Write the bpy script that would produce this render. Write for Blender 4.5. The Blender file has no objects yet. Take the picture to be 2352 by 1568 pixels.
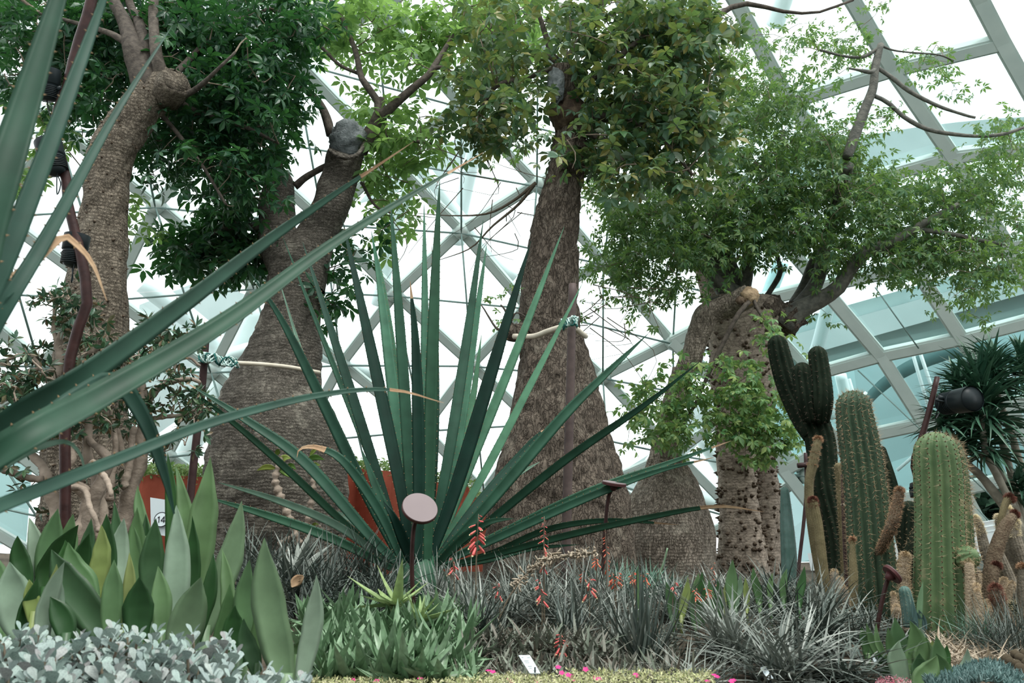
import bpy, math, random
import numpy as np
from mathutils import Vector, Matrix, noise

SC = bpy.context.scene
COL = SC.collection
random.seed(7)
rng = np.random.default_rng(7)
PI = math.pi
W, H, F_PX = 2352.0, 1568.0, 1829.3
PITCH = math.radians(14.0)
CZ = 1.5
cp, sp = math.cos(PITCH), math.sin(PITCH)

# ------------------------------------------------------------------ camera, sky, light, exposure
cam_d = bpy.data.cameras.new('camera')
cam = bpy.data.objects.new('camera', cam_d)
COL.objects.link(cam)
cam.location = (0, 0, CZ)
cam.rotation_euler = (PI / 2 + PITCH, 0, 0)
cam_d.sensor_width = 36.0
cam_d.lens = 28.0
cam_d.clip_end = 400
cam_d.dof.use_dof = True
cam_d.dof.focus_distance = 6.5
cam_d.dof.aperture_fstop = 5.6
SC.camera = cam

world = bpy.data.worlds.new('overcast_sky')
SC.world = world
world.use_nodes = True
wn = world.node_tree
wn.nodes['Background'].inputs[0].default_value = (0.96, 0.99, 1.0, 1)
wn.nodes['Background'].inputs[1].default_value = 1.8

sun_d = bpy.data.lights.new('overcast_sun', 'SUN')
sun_d.energy = 2.8
sun_d.angle = math.radians(24)
sun_d.color = (1.0, 0.98, 0.93)
sun = bpy.data.objects.new('overcast_sun', sun_d)
sun.rotation_euler = (math.radians(16), math.radians(14), 0)
COL.objects.link(sun)

SC.view_settings.view_transform = 'Standard'
SC.view_settings.look = 'None'
SC.view_settings.exposure = 0.25
SC.view_settings.gamma = 1.0
SC.view_settings.use_curve_mapping = False

# ------------------------------------------------------------------ pixel rays to places in the world
def ray(px, py):
    u = (px - W / 2) / F_PX
    v = (H / 2 - py) / F_PX
    return Vector((u, cp - v * sp, sp + v * cp))

def P(px, py, d):
    r = ray(px, py)
    s = d / r.y
    return Vector((r.x * s, d, CZ + r.z * s))

def S(py, d):
    "metres per pixel"
    return d / ray(0, py).y / F_PX

def PZ(px, py, z):
    r = ray(px, py)
    s = (z - CZ) / r.z
    return Vector((r.x * s, r.y * s, z))

def sstep(a, b, x):
    t = min(1.0, max(0.0, (x - a) / (b - a)))
    return t * t * (3 - 2 * t)

def gz(x, y):
    near = 0.86 + 0.27 * sstep(2.7, 5.4, y)
    right = near - (near - 0.86) * sstep(1.3, 2.6, x - (y - 4) * 0.25)
    return right + 0.02 * math.sin(x * 3.1 + y) + 0.015 * math.sin(y * 4.7 - x * 2)

def G(px, d, dz=0.0):
    x = P(px, 1350, d).x
    return Vector((x, d, gz(x, d) + dz))

# ------------------------------------------------------------------ mesh building
class MB:
    def __init__(self):
        self.v = []; self.n = 0; self.loops = []; self.sizes = []; self.mi = []
    def add(self, v, faces, mi=0):
        v = np.asarray(v, dtype=np.float32).reshape(-1, 3)
        for f in faces:
            f = np.asarray(f, dtype=np.int32)
            if f.size == 0: continue
            self.loops.append((f + self.n).ravel())
            self.sizes.append(np.full(f.shape[0], f.shape[1], dtype=np.int32))
            self.mi.append(np.full(f.shape[0], mi, dtype=np.int32))
        self.v.append(v); self.n += len(v)
    def stamp(self, tm, R, T, mi=0):
        "tm=(verts, [faces]) copied at rotations R (m,3,3) and places T (m,3)"
        v, fs = tm
        m = len(T)
        if m == 0: return
        allv = np.einsum('mij,nj->mni', R, v) + T[:, None, :]
        off = (np.arange(m) * len(v))[:, None, None]
        self.add(allv.reshape(-1, 3), [(f[None] + off).reshape(-1, f.shape[1]) for f in [np.asarray(q, dtype=np.int64) for q in fs]], mi)
    def mesh(self, name, mats, smooth=True, origin=(0, 0, 0)):
        me = bpy.data.meshes.new(name)
        v = (np.concatenate(self.v) - np.asarray(origin, dtype=np.float32)).astype(np.float32)
        lp = np.concatenate(self.loops).astype(np.int32)
        sz = np.concatenate(self.sizes)
        st = np.concatenate([[0], np.cumsum(sz)[:-1]]).astype(np.int32)
        me.vertices.add(len(v)); me.vertices.foreach_set('co', v.ravel())
        me.loops.add(len(lp)); me.loops.foreach_set('vertex_index', lp)
        me.polygons.add(len(sz)); me.polygons.foreach_set('loop_start', st)
        me.polygons.foreach_set('loop_total', sz)
        if not isinstance(mats, (list, tuple)): mats = [mats]
        for m in mats: me.materials.append(m)
        if len(mats) > 1: me.polygons.foreach_set('material_index', np.concatenate(self.mi))
        me.polygons.foreach_set('use_smooth', np.full(len(sz), smooth, dtype=bool))
        me.update(calc_edges=True)
        return me
    def build(self, name, mats, parent=None, smooth=True, kind=None, label=None, origin=None):
        if origin is None: origin = wloc(parent) if parent else (0, 0, 0)
        me = self.mesh(name, mats, smooth, origin)
        o = bpy.data.objects.new(name, me)
        COL.objects.link(o)
        if parent: o.parent = parent
        else: o.location = origin
        if kind: o['kind'] = kind
        if label: o['label'] = label
        return o

def wloc(o):
    v = Vector((0, 0, 0))
    while o is not None:
        v += Vector(o.location); o = o.parent
    return v

def thing(name, label, cat, loc=(0, 0, 0), group=None):
    o = bpy.data.objects.new(name, None)
    COL.objects.link(o)
    o.location = loc
    o.empty_display_size = 0.05
    o['label'] = label; o['category'] = cat
    if group: o['group'] = group
    return o

def structure(name, loc=(0, 0, 0)):
    o = bpy.data.objects.new(name, None)
    COL.objects.link(o); o.location = loc; o['kind'] = 'structure'
    return o

def tag(o, label, cat, group=None):
    o['label'] = label; o['category'] = cat
    if group: o['group'] = group
    return o

def place(me, name, parent, M, mat=None):
    "one more object on shared mesh data, M in world space, parents unrotated"
    o = bpy.data.objects.new(name, me)
    COL.objects.link(o)
    if parent:
        o.parent = parent
        M = Matrix.Translation(-wloc(parent)) @ M
    o.matrix_local = M
    return o

def spline(pts, n):
    "Catmull-Rom through pts (k, dims) resampled to n"
    p = np.asarray([list(q) for q in pts], dtype=float)
    k = len(p)
    if k == 2:
        t = np.linspace(0, 1, n)[:, None]
        return p[0] * (1 - t) + p[1] * t
    dist = np.concatenate([[0], np.cumsum(np.maximum(1e-6, np.linalg.norm(np.diff(p[:, :min(3, p.shape[1])], axis=0), axis=1)))])
    ext = np.vstack([2 * p[0] - p[1], p, 2 * p[-1] - p[-2]])
    s = np.linspace(0, dist[-1], n)
    out = np.zeros((n, p.shape[1]))
    for a, x in enumerate(s):
        i = min(k - 2, max(0, int(np.searchsorted(dist, x, side='right') - 1)))
        t = (x - dist[i]) / (dist[i + 1] - dist[i])
        p0, p1, p2, p3 = ext[i], ext[i + 1], ext[i + 2], ext[i + 3]
        out[a] = 0.5 * ((2 * p1) + (-p0 + p2) * t + (2 * p0 - 5 * p1 + 4 * p2 - p3) * t * t + (-p0 + 3 * p1 - 3 * p2 + p3) * t ** 3)
    return out

def frames(c):
    c = np.asarray(c, dtype=float)
    t = np.gradient(c, axis=0)
    t /= np.maximum(1e-9, np.linalg.norm(t, axis=1))[:, None]
    a = np.array([0, 0, 1.0]) if abs(t[0][2]) < 0.8 else np.array([0, -1.0, 0])
    u = np.zeros_like(c)
    x = a - t[0] * a.dot(t[0]); x /= np.linalg.norm(x)
    for i in range(len(c)):
        x = x - t[i] * x.dot(t[i]); x /= max(1e-9, np.linalg.norm(x))
        u[i] = x
    w = np.cross(t, u)
    return t, u, w

def tube_arr(c, r, seg=8, rfun=None, capa=True, capb=True):
    c = np.asarray([list(q) for q in c], dtype=float)
    n = len(c)
    r = np.broadcast_to(np.asarray(r, dtype=float), (n,))
    t, u, w = frames(c)
    th = np.linspace(0, 2 * PI, seg, endpoint=False)
    R = r[:, None] * np.ones(seg)[None]
    if rfun is not None: R = R * rfun(np.linspace(0, 1, n)[:, None], th[None])
    v = c[:, None, :] + R[:, :, None] * (np.cos(th)[None, :, None] * u[:, None, :] + np.sin(th)[None, :, None] * w[:, None, :])
    v = v.reshape(-1, 3)
    i = np.arange(n - 1)[:, None] * seg
    j = np.arange(seg)[None]; j2 = (j + 1) % seg
    q = np.stack([i + j, i + j2, i + seg + j2, i + seg + j], -1).reshape(-1, 4)
    tris = []
    if capa:
        v = np.vstack([v, c[0]]); k = len(v) - 1
        jj = np.arange(seg); tris.append(np.stack([np.full(seg, k), (jj + 1) % seg, jj], -1))
    if capb:
        v = np.vstack([v, c[-1]]); k = len(v) - 1
        jj = np.arange(seg) + (n - 1) * seg; tris.append(np.stack([np.full(seg, k), jj, (np.arange(seg) + 1) % seg + (n - 1) * seg], -1))
    fs = [q]
    if tris: fs.append(np.vstack(tris))
    return v, fs

def tube(mb, c, r, seg=8, mi=0, **k):
    v, fs = tube_arr(c, r, seg, **k)
    mb.add(v, fs, mi)

def bar(mb, a, b, w, h, up=None, mi=0):
    "rectangular bar from a to b"
    a = Vector(a); b = Vector(b)
    t = (b - a).normalized()
    up = Vector(up) if up is not None else Vector((0, 0, 1))
    s = t.cross(up)
    if s.length < 1e-4: s = t.cross(Vector((0, 1, 0)))
    s.normalize(); u = s.cross(t).normalized()
    v = []
    for p in (a, b):
        for x, y in ((-1, -1), (1, -1), (1, 1), (-1, 1)):
            v.append(p + s * (x * w / 2) + u * (y * h / 2))
    mb.add([list(q) for q in v], [np.array([[3, 2, 1, 0], [4, 5, 6, 7], [0, 1, 5, 4], [1, 2, 6, 5], [2, 3, 7, 6], [3, 0, 4, 7]])], mi)

def box(mb, c, s, mi=0, rot=None):
    c = Vector(c)
    v = []
    for z in (-1, 1):
        for x, y in ((-1, -1), (1, -1), (1, 1), (-1, 1)):
            q = Vector((x * s[0] / 2, y * s[1] / 2, z * s[2] / 2))
            if rot is not None: q = rot @ q
            v.append(list(c + q))
    mb.add(v, [np.array([[3, 2, 1, 0], [4, 5, 6, 7], [0, 1, 5, 4], [1, 2, 6, 5], [2, 3, 7, 6], [3, 0, 4, 7]])], mi)

def pxpath(pts, n):
    "pts of (px, py, radius_px, d) -> centres (n,3), radii (n)"
    q = [list(P(a, b, d)) + [r * S(b, d)] for a, b, r, d in pts]
    s = spline(q, n)
    return s[:, :3], np.maximum(s[:, 3], 1e-4)

def rotm(axis, a):
    return Matrix.Rotation(a, 3, axis)

def euler_np(rx, ry, rz):
    "arrays -> (m,3,3): Rz @ Ry @ Rx"
    rx, ry, rz = map(np.asarray, (rx, ry, rz))
    m = len(rz)
    cx, sx, cy, sy, cz, sz = np.cos(rx), np.sin(rx), np.cos(ry), np.sin(ry), np.cos(rz), np.sin(rz)
    R = np.zeros((m, 3, 3))
    R[:, 0, 0] = cz * cy; R[:, 0, 1] = cz * sy * sx - sz * cx; R[:, 0, 2] = cz * sy * cx + sz * sx
    R[:, 1, 0] = sz * cy; R[:, 1, 1] = sz * sy * sx + cz * cx; R[:, 1, 2] = sz * sy * cx - cz * sx
    R[:, 2, 0] = -sy; R[:, 2, 1] = cy * sx; R[:, 2, 2] = cy * cx
    return R

def dirs_np(d, roll=None):
    "(m,3) directions -> rotations whose local +Y points along d and local +Z is as upward as it can be"
    d = d / np.maximum(1e-9, np.linalg.norm(d, axis=1))[:, None]
    up = np.tile(np.array([0, 0, 1.0]), (len(d), 1))
    up[np.abs(d[:, 2]) > 0.98] = (0.3, -1, 0)
    x = np.cross(d, up); x /= np.linalg.norm(x, axis=1)[:, None]
    z = np.cross(x, d)
    if roll is not None:
        c, s = np.cos(roll)[:, None], np.sin(roll)[:, None]
        x, z = x * c + z * s, z * c - x * s
    return np.stack([x, d, z], -1)

# ------------------------------------------------------------------ materials
def newmat(name):
    m = bpy.data.materials.new(name); m.use_nodes = True
    nt = m.node_tree; nt.nodes.clear()
    return m, nt, nt.nodes, nt.links

def ramp(N, stops):
    r = N.new('ShaderNodeValToRGB')
    e = r.color_ramp.elements
    while len(e) < len(stops): e.new(0.5)
    for k, (p, c) in enumerate(stops):
        e[k].position = p; e[k].color = (*c, 1) if len(c) == 3 else c
    return r

def surf(name, c1, c2, scale=6.0, rough=0.6, bump=0.2, stretch=(1, 1, 1), spec=0.14, c3=None, metallic=0.0, detail=6, vary=0.15, bscale=None, contrast=(0.35, 0.65)):
    m, nt, N, L = newmat(name)
    out = N.new('ShaderNodeOutputMaterial'); b = N.new('ShaderNodeBsdfPrincipled')
    tc = N.new('ShaderNodeTexCoord'); mp = N.new('ShaderNodeMapping')
    mp.inputs['Scale'].default_value = stretch
    L.new(tc.outputs['Object'], mp.inputs[0])
    nz = N.new('ShaderNodeTexNoise'); nz.inputs['Scale'].default_value = scale; nz.inputs['Detail'].default_value = detail
    L.new(mp.outputs[0], nz.inputs['Vector'])
    st = [(contrast[0], c1), (contrast[1], c2)]
    if c3: st.append((min(1, contrast[1] + 0.12), c3))
    r = ramp(N, st); L.new(nz.outputs[0], r.inputs[0])
    hs = N.new('ShaderNodeHueSaturation'); oi = N.new('ShaderNodeObjectInfo')
    mr = N.new('ShaderNodeMapRange'); mr.inputs[3].default_value = 1 - vary; mr.inputs[4].default_value = 1 + vary
    L.new(oi.outputs['Random'], mr.inputs[0]); L.new(mr.outputs[0], hs.inputs['Value'])
    L.new(r.outputs[0], hs.inputs['Color']); L.new(hs.outputs[0], b.inputs['Base Color'])
    b.inputs['Roughness'].default_value = rough; b.inputs['Metallic'].default_value = metallic
    b.inputs['Specular IOR Level'].default_value = spec
    if bump:
        nb = N.new('ShaderNodeTexNoise'); nb.inputs['Scale'].default_value = bscale or scale * 3; nb.inputs['Detail'].default_value = 5
        L.new(mp.outputs[0], nb.inputs['Vector'])
        bp = N.new('ShaderNodeBump'); bp.inputs['Strength'].default_value = bump; bp.inputs['Distance'].default_value = 0.02
        L.new(nb.outputs[0], bp.inputs['Height']); L.new(bp.outputs[0], b.inputs['Normal'])
    L.new(b.outputs[0], out.inputs[0])
    return m

def leafmat(name, cols, rough=0.45, trans=0.35, tcol=None, spec=0.35, patch=0.0, patchcol=(0.3, 0.25, 0.05), gloss_var=0.0, stripes=0.0):
    "cols: list of colours picked at random for each leaf"
    m, nt, N, L = newmat(name)
    out = N.new('ShaderNodeOutputMaterial'); b = N.new('ShaderNodeBsdfPrincipled')
    geo = N.new('ShaderNodeNewGeometry'); oi = N.new('ShaderNodeObjectInfo')
    ad = N.new('ShaderNodeMath'); ad.operation = 'ADD'
    L.new(geo.outputs['Random Per Island'], ad.inputs[0]); L.new(oi.outputs['Random'], ad.inputs[1])
    fr = N.new('ShaderNodeMath'); fr.operation = 'FRACT'; L.new(ad.outputs[0], fr.inputs[0])
    k = len(cols)
    r = ramp(N, [(i / max(1, k - 1), c) for i, c in enumerate(cols)])
    L.new(fr.outputs[0], r.inputs[0])
    col = r.outputs[0]
    tc = N.new('ShaderNodeTexCoord')
    nz = N.new('ShaderNodeTexNoise'); nz.inputs['Scale'].default_value = 9; nz.inputs['Detail'].default_value = 4
    L.new(tc.outputs['Object'], nz.inputs['Vector'])
    mrn = N.new('ShaderNodeMapRange'); mrn.inputs[1].default_value = 0.3; mrn.inputs[2].default_value = 0.7
    mrn.inputs[3].default_value = 0.78; mrn.inputs[4].default_value = 1.22
    L.new(nz.outputs[0], mrn.inputs[0])
    hs = N.new('ShaderNodeHueSaturation'); L.new(mrn.outputs[0], hs.inputs['Value']); L.new(col, hs.inputs['Color'])
    col = hs.outputs[0]
    if patch:
        n2 = N.new('ShaderNodeTexNoise'); n2.inputs['Scale'].default_value = 14; L.new(tc.outputs['Object'], n2.inputs['Vector'])
        r2 = ramp(N, [(0.62, (0, 0, 0)), (0.7, (1, 1, 1))]); L.new(n2.outputs[0], r2.inputs[0])
        mu = N.new('ShaderNodeMath'); mu.operation = 'MULTIPLY'; mu.inputs[1].default_value = patch; L.new(r2.outputs[0], mu.inputs[0])
        mx = N.new('ShaderNodeMix'); mx.data_type = 'RGBA'; L.new(mu.outputs[0], mx.inputs[0]); L.new(col, mx.inputs[6]); mx.inputs[7].default_value = (*patchcol, 1)
        col = mx.outputs[2]
    L.new(col, b.inputs['Base Color'])
    b.inputs['Roughness'].default_value = rough; b.inputs['Specular IOR Level'].default_value = spec
    if trans > 0:
        tr = N.new('ShaderNodeBsdfTranslucent')
        if tcol:
            m2 = N.new('ShaderNodeMix'); m2.data_type = 'RGBA'; m2.inputs[0].default_value = 0.7
            L.new(col, m2.inputs[6]); m2.inputs[7].default_value = (*tcol, 1); L.new(m2.outputs[2], tr.inputs[0])
        else:
            L.new(col, tr.inputs[0])
        ms = N.new('ShaderNodeMixShader'); ms.inputs[0].default_value = trans
        L.new(b.outputs[0], ms.inputs[1]); L.new(tr.outputs[0], ms.inputs[2]); L.new(ms.outputs[0], out.inputs[0])
    else:
        L.new(b.outputs[0], out.inputs[0])
    return m

def barkmat(name, base, dark, pale, vs=9.0, stretch=(1, 1, 0.45), lichen=0.35, ring=0.0, bump=0.6):
    m, nt, N, L = newmat(name)
    out = N.new('ShaderNodeOutputMaterial'); b = N.new('ShaderNodeBsdfPrincipled')
    tc = N.new('ShaderNodeTexCoord'); mp = N.new('ShaderNodeMapping'); mp.inputs['Scale'].default_value = stretch
    L.new(tc.outputs['Object'], mp.inputs[0])
    wz = N.new('ShaderNodeTexNoise'); wz.inputs['Scale'].default_value = 9; wz.inputs['Detail'].default_value = 5; L.new(mp.outputs[0], wz.inputs['Vector'])
    va = N.new('ShaderNodeVectorMath'); va.operation = 'MULTIPLY_ADD'; va.inputs[1].default_value = (0.3, 0.3, 0.3)
    L.new(wz.outputs['Color'], va.inputs[0]); L.new(mp.outputs[0], va.inputs[2])
    vo = N.new('ShaderNodeTexVoronoi'); vo.feature = 'DISTANCE_TO_EDGE'; vo.inputs['Scale'].default_value = vs
    L.new(va.outputs[0], vo.inputs['Vector'])
    nz = N.new('ShaderNodeTexNoise'); nz.inputs['Scale'].default_value = 22; nz.inputs['Detail'].default_value = 8; nz.inputs['Roughness'].default_value = 0.7
    L.new(mp.outputs[0], nz.inputs['Vector'])
    r0 = ramp(N, [(0.3, dark), (0.5, base), (0.72, tuple(min(1, x * 1.5) for x in base))]); L.new(nz.outputs[0], r0.inputs[0])
    rc = ramp(N, [(0.0, (0.25, 0.25, 0.25)), (0.14, (1, 1, 1))]); L.new(vo.outputs[0], rc.inputs[0])
    mx = N.new('ShaderNodeMix'); mx.data_type = 'RGBA'; L.new(rc.outputs[0], mx.inputs[0])
    mx.inputs[6].default_value = (*[x * 0.55 for x in dark], 1); L.new(r0.outputs[0], mx.inputs[7])
    n2 = N.new('ShaderNodeTexNoise'); n2.inputs['Scale'].default_value = 3.2; n2.inputs['Detail'].default_value = 10; n2.inputs['Roughness'].default_value = 0.75
    L.new(tc.outputs['Object'], n2.inputs['Vector'])
    r2 = ramp(N, [(0.53, (0, 0, 0)), (0.62, (1, 1, 1))]); L.new(n2.outputs[0], r2.inputs[0])
    mu = N.new('ShaderNodeMath'); mu.operation = 'MULTIPLY'; mu.inputs[1].default_value = lichen; L.new(r2.outputs[0], mu.inputs[0])
    m3 = N.new('ShaderNodeMix'); m3.data_type = 'RGBA'; L.new(mu.outputs[0], m3.inputs[0]); L.new(mx.outputs[2], m3.inputs[6]); m3.inputs[7].default_value = (*pale, 1)
    L.new(m3.outputs[2], b.inputs['Base Color'])
    b.inputs['Roughness'].default_value = 0.85; b.inputs['Specular IOR Level'].default_value = 0.15
    # height
    hm = N.new('ShaderNodeMath'); hm.operation = 'MULTIPLY'; L.new(rc.outputs[0], hm.inputs[0]); hm.inputs[1].default_value = 0.6
    h2 = N.new('ShaderNodeMath'); h2.operation = 'MULTIPLY_ADD'; L.new(nz.outputs[0], h2.inputs[0]); h2.inputs[1].default_value = 0.7; L.new(hm.outputs[0], h2.inputs[2])
    hh = h2.outputs[0]
    if ring:
        wv = N.new('ShaderNodeTexWave'); wv.wave_type = 'BANDS'; wv.bands_direction = 'Z'; wv.inputs['Scale'].default_value = 9
        wv.inputs['Distortion'].default_value = 6; wv.inputs['Detail'].default_value = 4
        L.new(tc.outputs['Object'], wv.inputs['Vector'])
        h3 = N.new('ShaderNodeMath'); h3.operation = 'MULTIPLY_ADD'; L.new(wv.outputs[0], h3.inputs[0]); h3.inputs[1].default_value = ring; L.new(hh, h3.inputs[2]); hh = h3.outputs[0]
    bp = N.new('ShaderNodeBump'); bp.inputs['Strength'].default_value = bump; bp.inputs['Distance'].default_value = 0.035
    L.new(hh, bp.inputs['Height']); L.new(bp.outputs[0], b.inputs['Normal'])
    L.new(b.outputs[0], out.inputs[0])
    return m

def glassmat(name, tint, gloss=0.07):
    m, nt, N, L = newmat(name)
    out = N.new('ShaderNodeOutputMaterial')
    t = N.new('ShaderNodeBsdfTransparent'); t.inputs[0].default_value = (*tint, 1)
    g = N.new('ShaderNodeBsdfGlossy'); g.inputs['Roughness'].default_value = 0.03; g.inputs[0].default_value = (0.9, 1, 1, 1)
    ms = N.new('ShaderNodeMixShader'); ms.inputs[0].default_value = gloss
    L.new(t.outputs[0], ms.inputs[1]); L.new(g.outputs[0], ms.inputs[2]); L.new(ms.outputs[0], out.inputs[0])
    return m

M = {}
M['soil'] = surf('soil', (0.035, 0.028, 0.02), (0.09, 0.075, 0.055), 14, 0.95, 0.6)
M['steel'] = surf('painted_steel', (0.38, 0.46, 0.43), (0.42, 0.50, 0.465), 3, 0.45, 0.0, vary=0.04)
M['cable'] = surf('steel_cable', (0.16, 0.24, 0.22), (0.2, 0.29, 0.27), 8, 0.4, 0.0, metallic=0.3)
M['outer'] = surf('outer_white_metal', (0.72, 0.8, 0.8), (0.8, 0.87, 0.87), 1, 0.5, 0.0)
M['outer_teal'] = surf('outer_tinted_glass', (0.44, 0.66, 0.67), (0.56, 0.77, 0.78), 0.25, 0.15, 0.0, spec=0.6)
M['outer_grey'] = surf('outer_grey_metal', (0.36, 0.45, 0.44), (0.42, 0.51, 0.5), 1, 0.5, 0.0)
M['outer_dark'] = surf('outer_dark_band', (0.10, 0.2, 0.2), (0.15, 0.26, 0.26), 0.4, 0.4, 0.0)
M['glass'] = glassmat('roof_glass', (0.86, 0.95, 0.94))
M['glass_teal'] = glassmat('tinted_wall_glass', (0.74, 0.92, 0.92), 0.08)
M['terracotta'] = surf('terracotta_paint', (0.30, 0.075, 0.045), (0.38, 0.10, 0.06), 5, 0.8, 0.15)
M['pole'] = surf('brown_steel', (0.035, 0.02, 0.02), (0.055, 0.034, 0.032), 12, 0.5, 0.1)
M['pole_grey'] = surf('grey_brown_steel', (0.06, 0.045, 0.042), (0.09, 0.068, 0.062), 12, 0.55, 0.1)
M['rust_pole'] = surf('red_brown_steel', (0.022, 0.010, 0.009), (0.04, 0.018, 0.016), 12, 0.4, 0.1)
M['black'] = surf('black_metal', (0.012, 0.018, 0.02), (0.022, 0.03, 0.032), 6, 0.4, 0.0)
M['disc'] = surf('matte_disc_plate', (0.16, 0.132, 0.134), (0.19, 0.158, 0.16), 2.5, 0.5, 0.0)
M['disc_rim'] = surf('disc_rim', (0.05, 0.018, 0.018), (0.065, 0.026, 0.026), 8, 0.4, 0.0)
M['card'] = surf('white_card', (0.5, 0.58, 0.6), (0.56, 0.64, 0.66), 3, 0.4, 0.0)
M['ink'] = surf('dark_ink', (0.03, 0.03, 0.04), (0.04, 0.04, 0.05), 3, 0.6, 0.0)
M['greyink'] = surf('grey_ink', (0.3, 0.33, 0.33), (0.33, 0.35, 0.35), 3, 0.6, 0.0)
M['hose'] = surf('cream_rubber_hose', (0.55, 0.50, 0.40), (0.66, 0.61, 0.50), 9, 0.5, 0.05)
M['rope_dark'] = surf('dark_green_rope', (0.02, 0.10, 0.09), (0.03, 0.14, 0.12), 60, 0.8, 0.3)
M['rope_pale'] = surf('pale_green_rope', (0.45, 0.62, 0.57), (0.55, 0.7, 0.65), 60, 0.8, 0.3)
M['barkA'] = barkmat('spiny_grey_bark', (0.14, 0.12, 0.092), (0.07, 0.057, 0.042), (0.27, 0.25, 0.2), 24, (1, 1, 0.8), 0.3, 0.3)
M['barkB'] = barkmat('smooth_ringed_bark', (0.118, 0.108, 0.09), (0.055, 0.05, 0.04), (0.36, 0.34, 0.28), 26, (0.8, 0.8, 1.3), 0.5, 0.35)
M['barkC'] = barkmat('cracked_brown_bark', (0.13, 0.108, 0.085), (0.055, 0.043, 0.033), (0.32, 0.29, 0.23), 24, (1, 1, 0.42), 0.4, 0.0, 0.8)
M['barkD'] = barkmat('bottle_tree_bark', (0.27, 0.235, 0.19), (0.12, 0.10, 0.078), (0.46, 0.43, 0.35), 26, (1, 1, 0.35), 0.45, 0.2, 0.8)
M['barkE'] = barkmat('pale_thorny_bark', (0.27, 0.23, 0.185), (0.17, 0.14, 0.11), (0.40, 0.36, 0.29), 8, (1, 1, 1.3), 0.25, 0.4, 0.25)
M['branch'] = surf('grey_branch', (0.05, 0.043, 0.036), (0.10, 0.086, 0.07), 22, 0.8, 0.4)
M['branchE'] = surf('green_grey_branch', (0.075, 0.08, 0.07), (0.14, 0.14, 0.12), 16, 0.75, 0.4)
M['thorn'] = surf('brown_thorn', (0.07, 0.052, 0.038), (0.11, 0.085, 0.06), 20, 0.7, 0.1)
M['sealant'] = surf('grey_cut_sealant', (0.07, 0.085, 0.085), (0.15, 0.17, 0.17), 16, 0.7, 0.8, contrast=(0.3, 0.6))
M['cutwood'] = surf('cut_wood', (0.17, 0.12, 0.075), (0.36, 0.27, 0.17), 14, 0.8, 0.5)
M['oldwood'] = surf('dark_cut_wood', (0.05, 0.035, 0.025), (0.12, 0.09, 0.06), 14, 0.8, 0.8)
M['twig'] = surf('twig', (0.11, 0.09, 0.065), (0.17, 0.14, 0.105), 30, 0.8, 0.2)
M['shrubwood'] = surf('pale_shrub_wood', (0.20, 0.165, 0.13), (0.30, 0.25, 0.20), 12, 0.75, 0.4)
M['leafA'] = leafmat('dark_canopy_leaf', [(0.012, 0.05, 0.03), (0.02, 0.075, 0.035), (0.03, 0.11, 0.03), (0.016, 0.06, 0.035)], 0.4, 0.3, (0.05, 0.17, 0.03))
M['leafB'] = leafmat('bright_canopy_leaf', [(0.06, 0.15, 0.05), (0.12, 0.24, 0.07), (0.2, 0.34, 0.11), (0.07, 0.17, 0.05)], 0.45, 0.5, (0.26, 0.45, 0.10))
M['leafC'] = leafmat('olive_canopy_leaf', [(0.04, 0.10, 0.06), (0.06, 0.15, 0.05), (0.045, 0.105, 0.065), (0.12, 0.17, 0.05), (0.22, 0.2, 0.05), (0.05, 0.12, 0.06), (0.05, 0.12, 0.07), (0.21, 0.26, 0.18)], 0.42, 0.32, (0.17, 0.27, 0.06))
M['leafE'] = leafmat('small_canopy_leaf', [(0.045, 0.12, 0.06), (0.07, 0.17, 0.06), (0.06, 0.14, 0.08), (0.15, 0.24, 0.06), (0.055, 0.13, 0.065), (0.20, 0.28, 0.12)], 0.45, 0.38, (0.2, 0.36, 0.06))
M['leafS'] = leafmat('lime_spray_leaf', [(0.06, 0.18, 0.07), (0.12, 0.26, 0.09), (0.28, 0.37, 0.11), (0.09, 0.21, 0.09), (0.2, 0.34, 0.14)], 0.45, 0.38, (0.26, 0.42, 0.1))
M['leafJ'] = leafmat('shrub_leaf', [(0.035, 0.085, 0.05), (0.05, 0.125, 0.065), (0.07, 0.14, 0.055), (0.04, 0.1, 0.06), (0.15, 0.1, 0.05), (0.035, 0.09, 0.055)], 0.35, 0.15)
M['leafR'] = leafmat('planter_leaf', [(0.1, 0.2, 0.06), (0.2, 0.34, 0.1), (0.3, 0.38, 0.16)], 0.5, 0.25)
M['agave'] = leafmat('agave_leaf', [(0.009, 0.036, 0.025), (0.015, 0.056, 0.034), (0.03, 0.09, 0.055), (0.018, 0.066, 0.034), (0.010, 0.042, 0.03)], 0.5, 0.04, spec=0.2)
M['agave_lit'] = leafmat('agave_leaf_lit', [(0.05, 0.15, 0.09), (0.07, 0.18, 0.115), (0.055, 0.16, 0.075)], 0.5, 0.06, spec=0.2)  # paler agave copy: light on the upper faces put into the colour
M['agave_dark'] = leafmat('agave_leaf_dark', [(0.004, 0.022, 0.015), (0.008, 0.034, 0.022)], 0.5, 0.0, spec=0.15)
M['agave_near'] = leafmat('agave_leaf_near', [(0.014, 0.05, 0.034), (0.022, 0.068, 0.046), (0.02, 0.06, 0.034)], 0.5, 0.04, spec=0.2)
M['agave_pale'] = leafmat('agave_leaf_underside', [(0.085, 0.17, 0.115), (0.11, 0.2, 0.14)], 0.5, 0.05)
M['tooth'] = surf('red_brown_tooth', (0.16, 0.11, 0.06), (0.24, 0.16, 0.08), 20, 0.6, 0.0)
M['drytip'] = surf('dry_leaf_tip', (0.30, 0.19, 0.11), (0.45, 0.32, 0.2), 12, 0.7, 0.2)
def greenblade(name, cols, **k): return leafmat(name, cols, **k)
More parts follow.
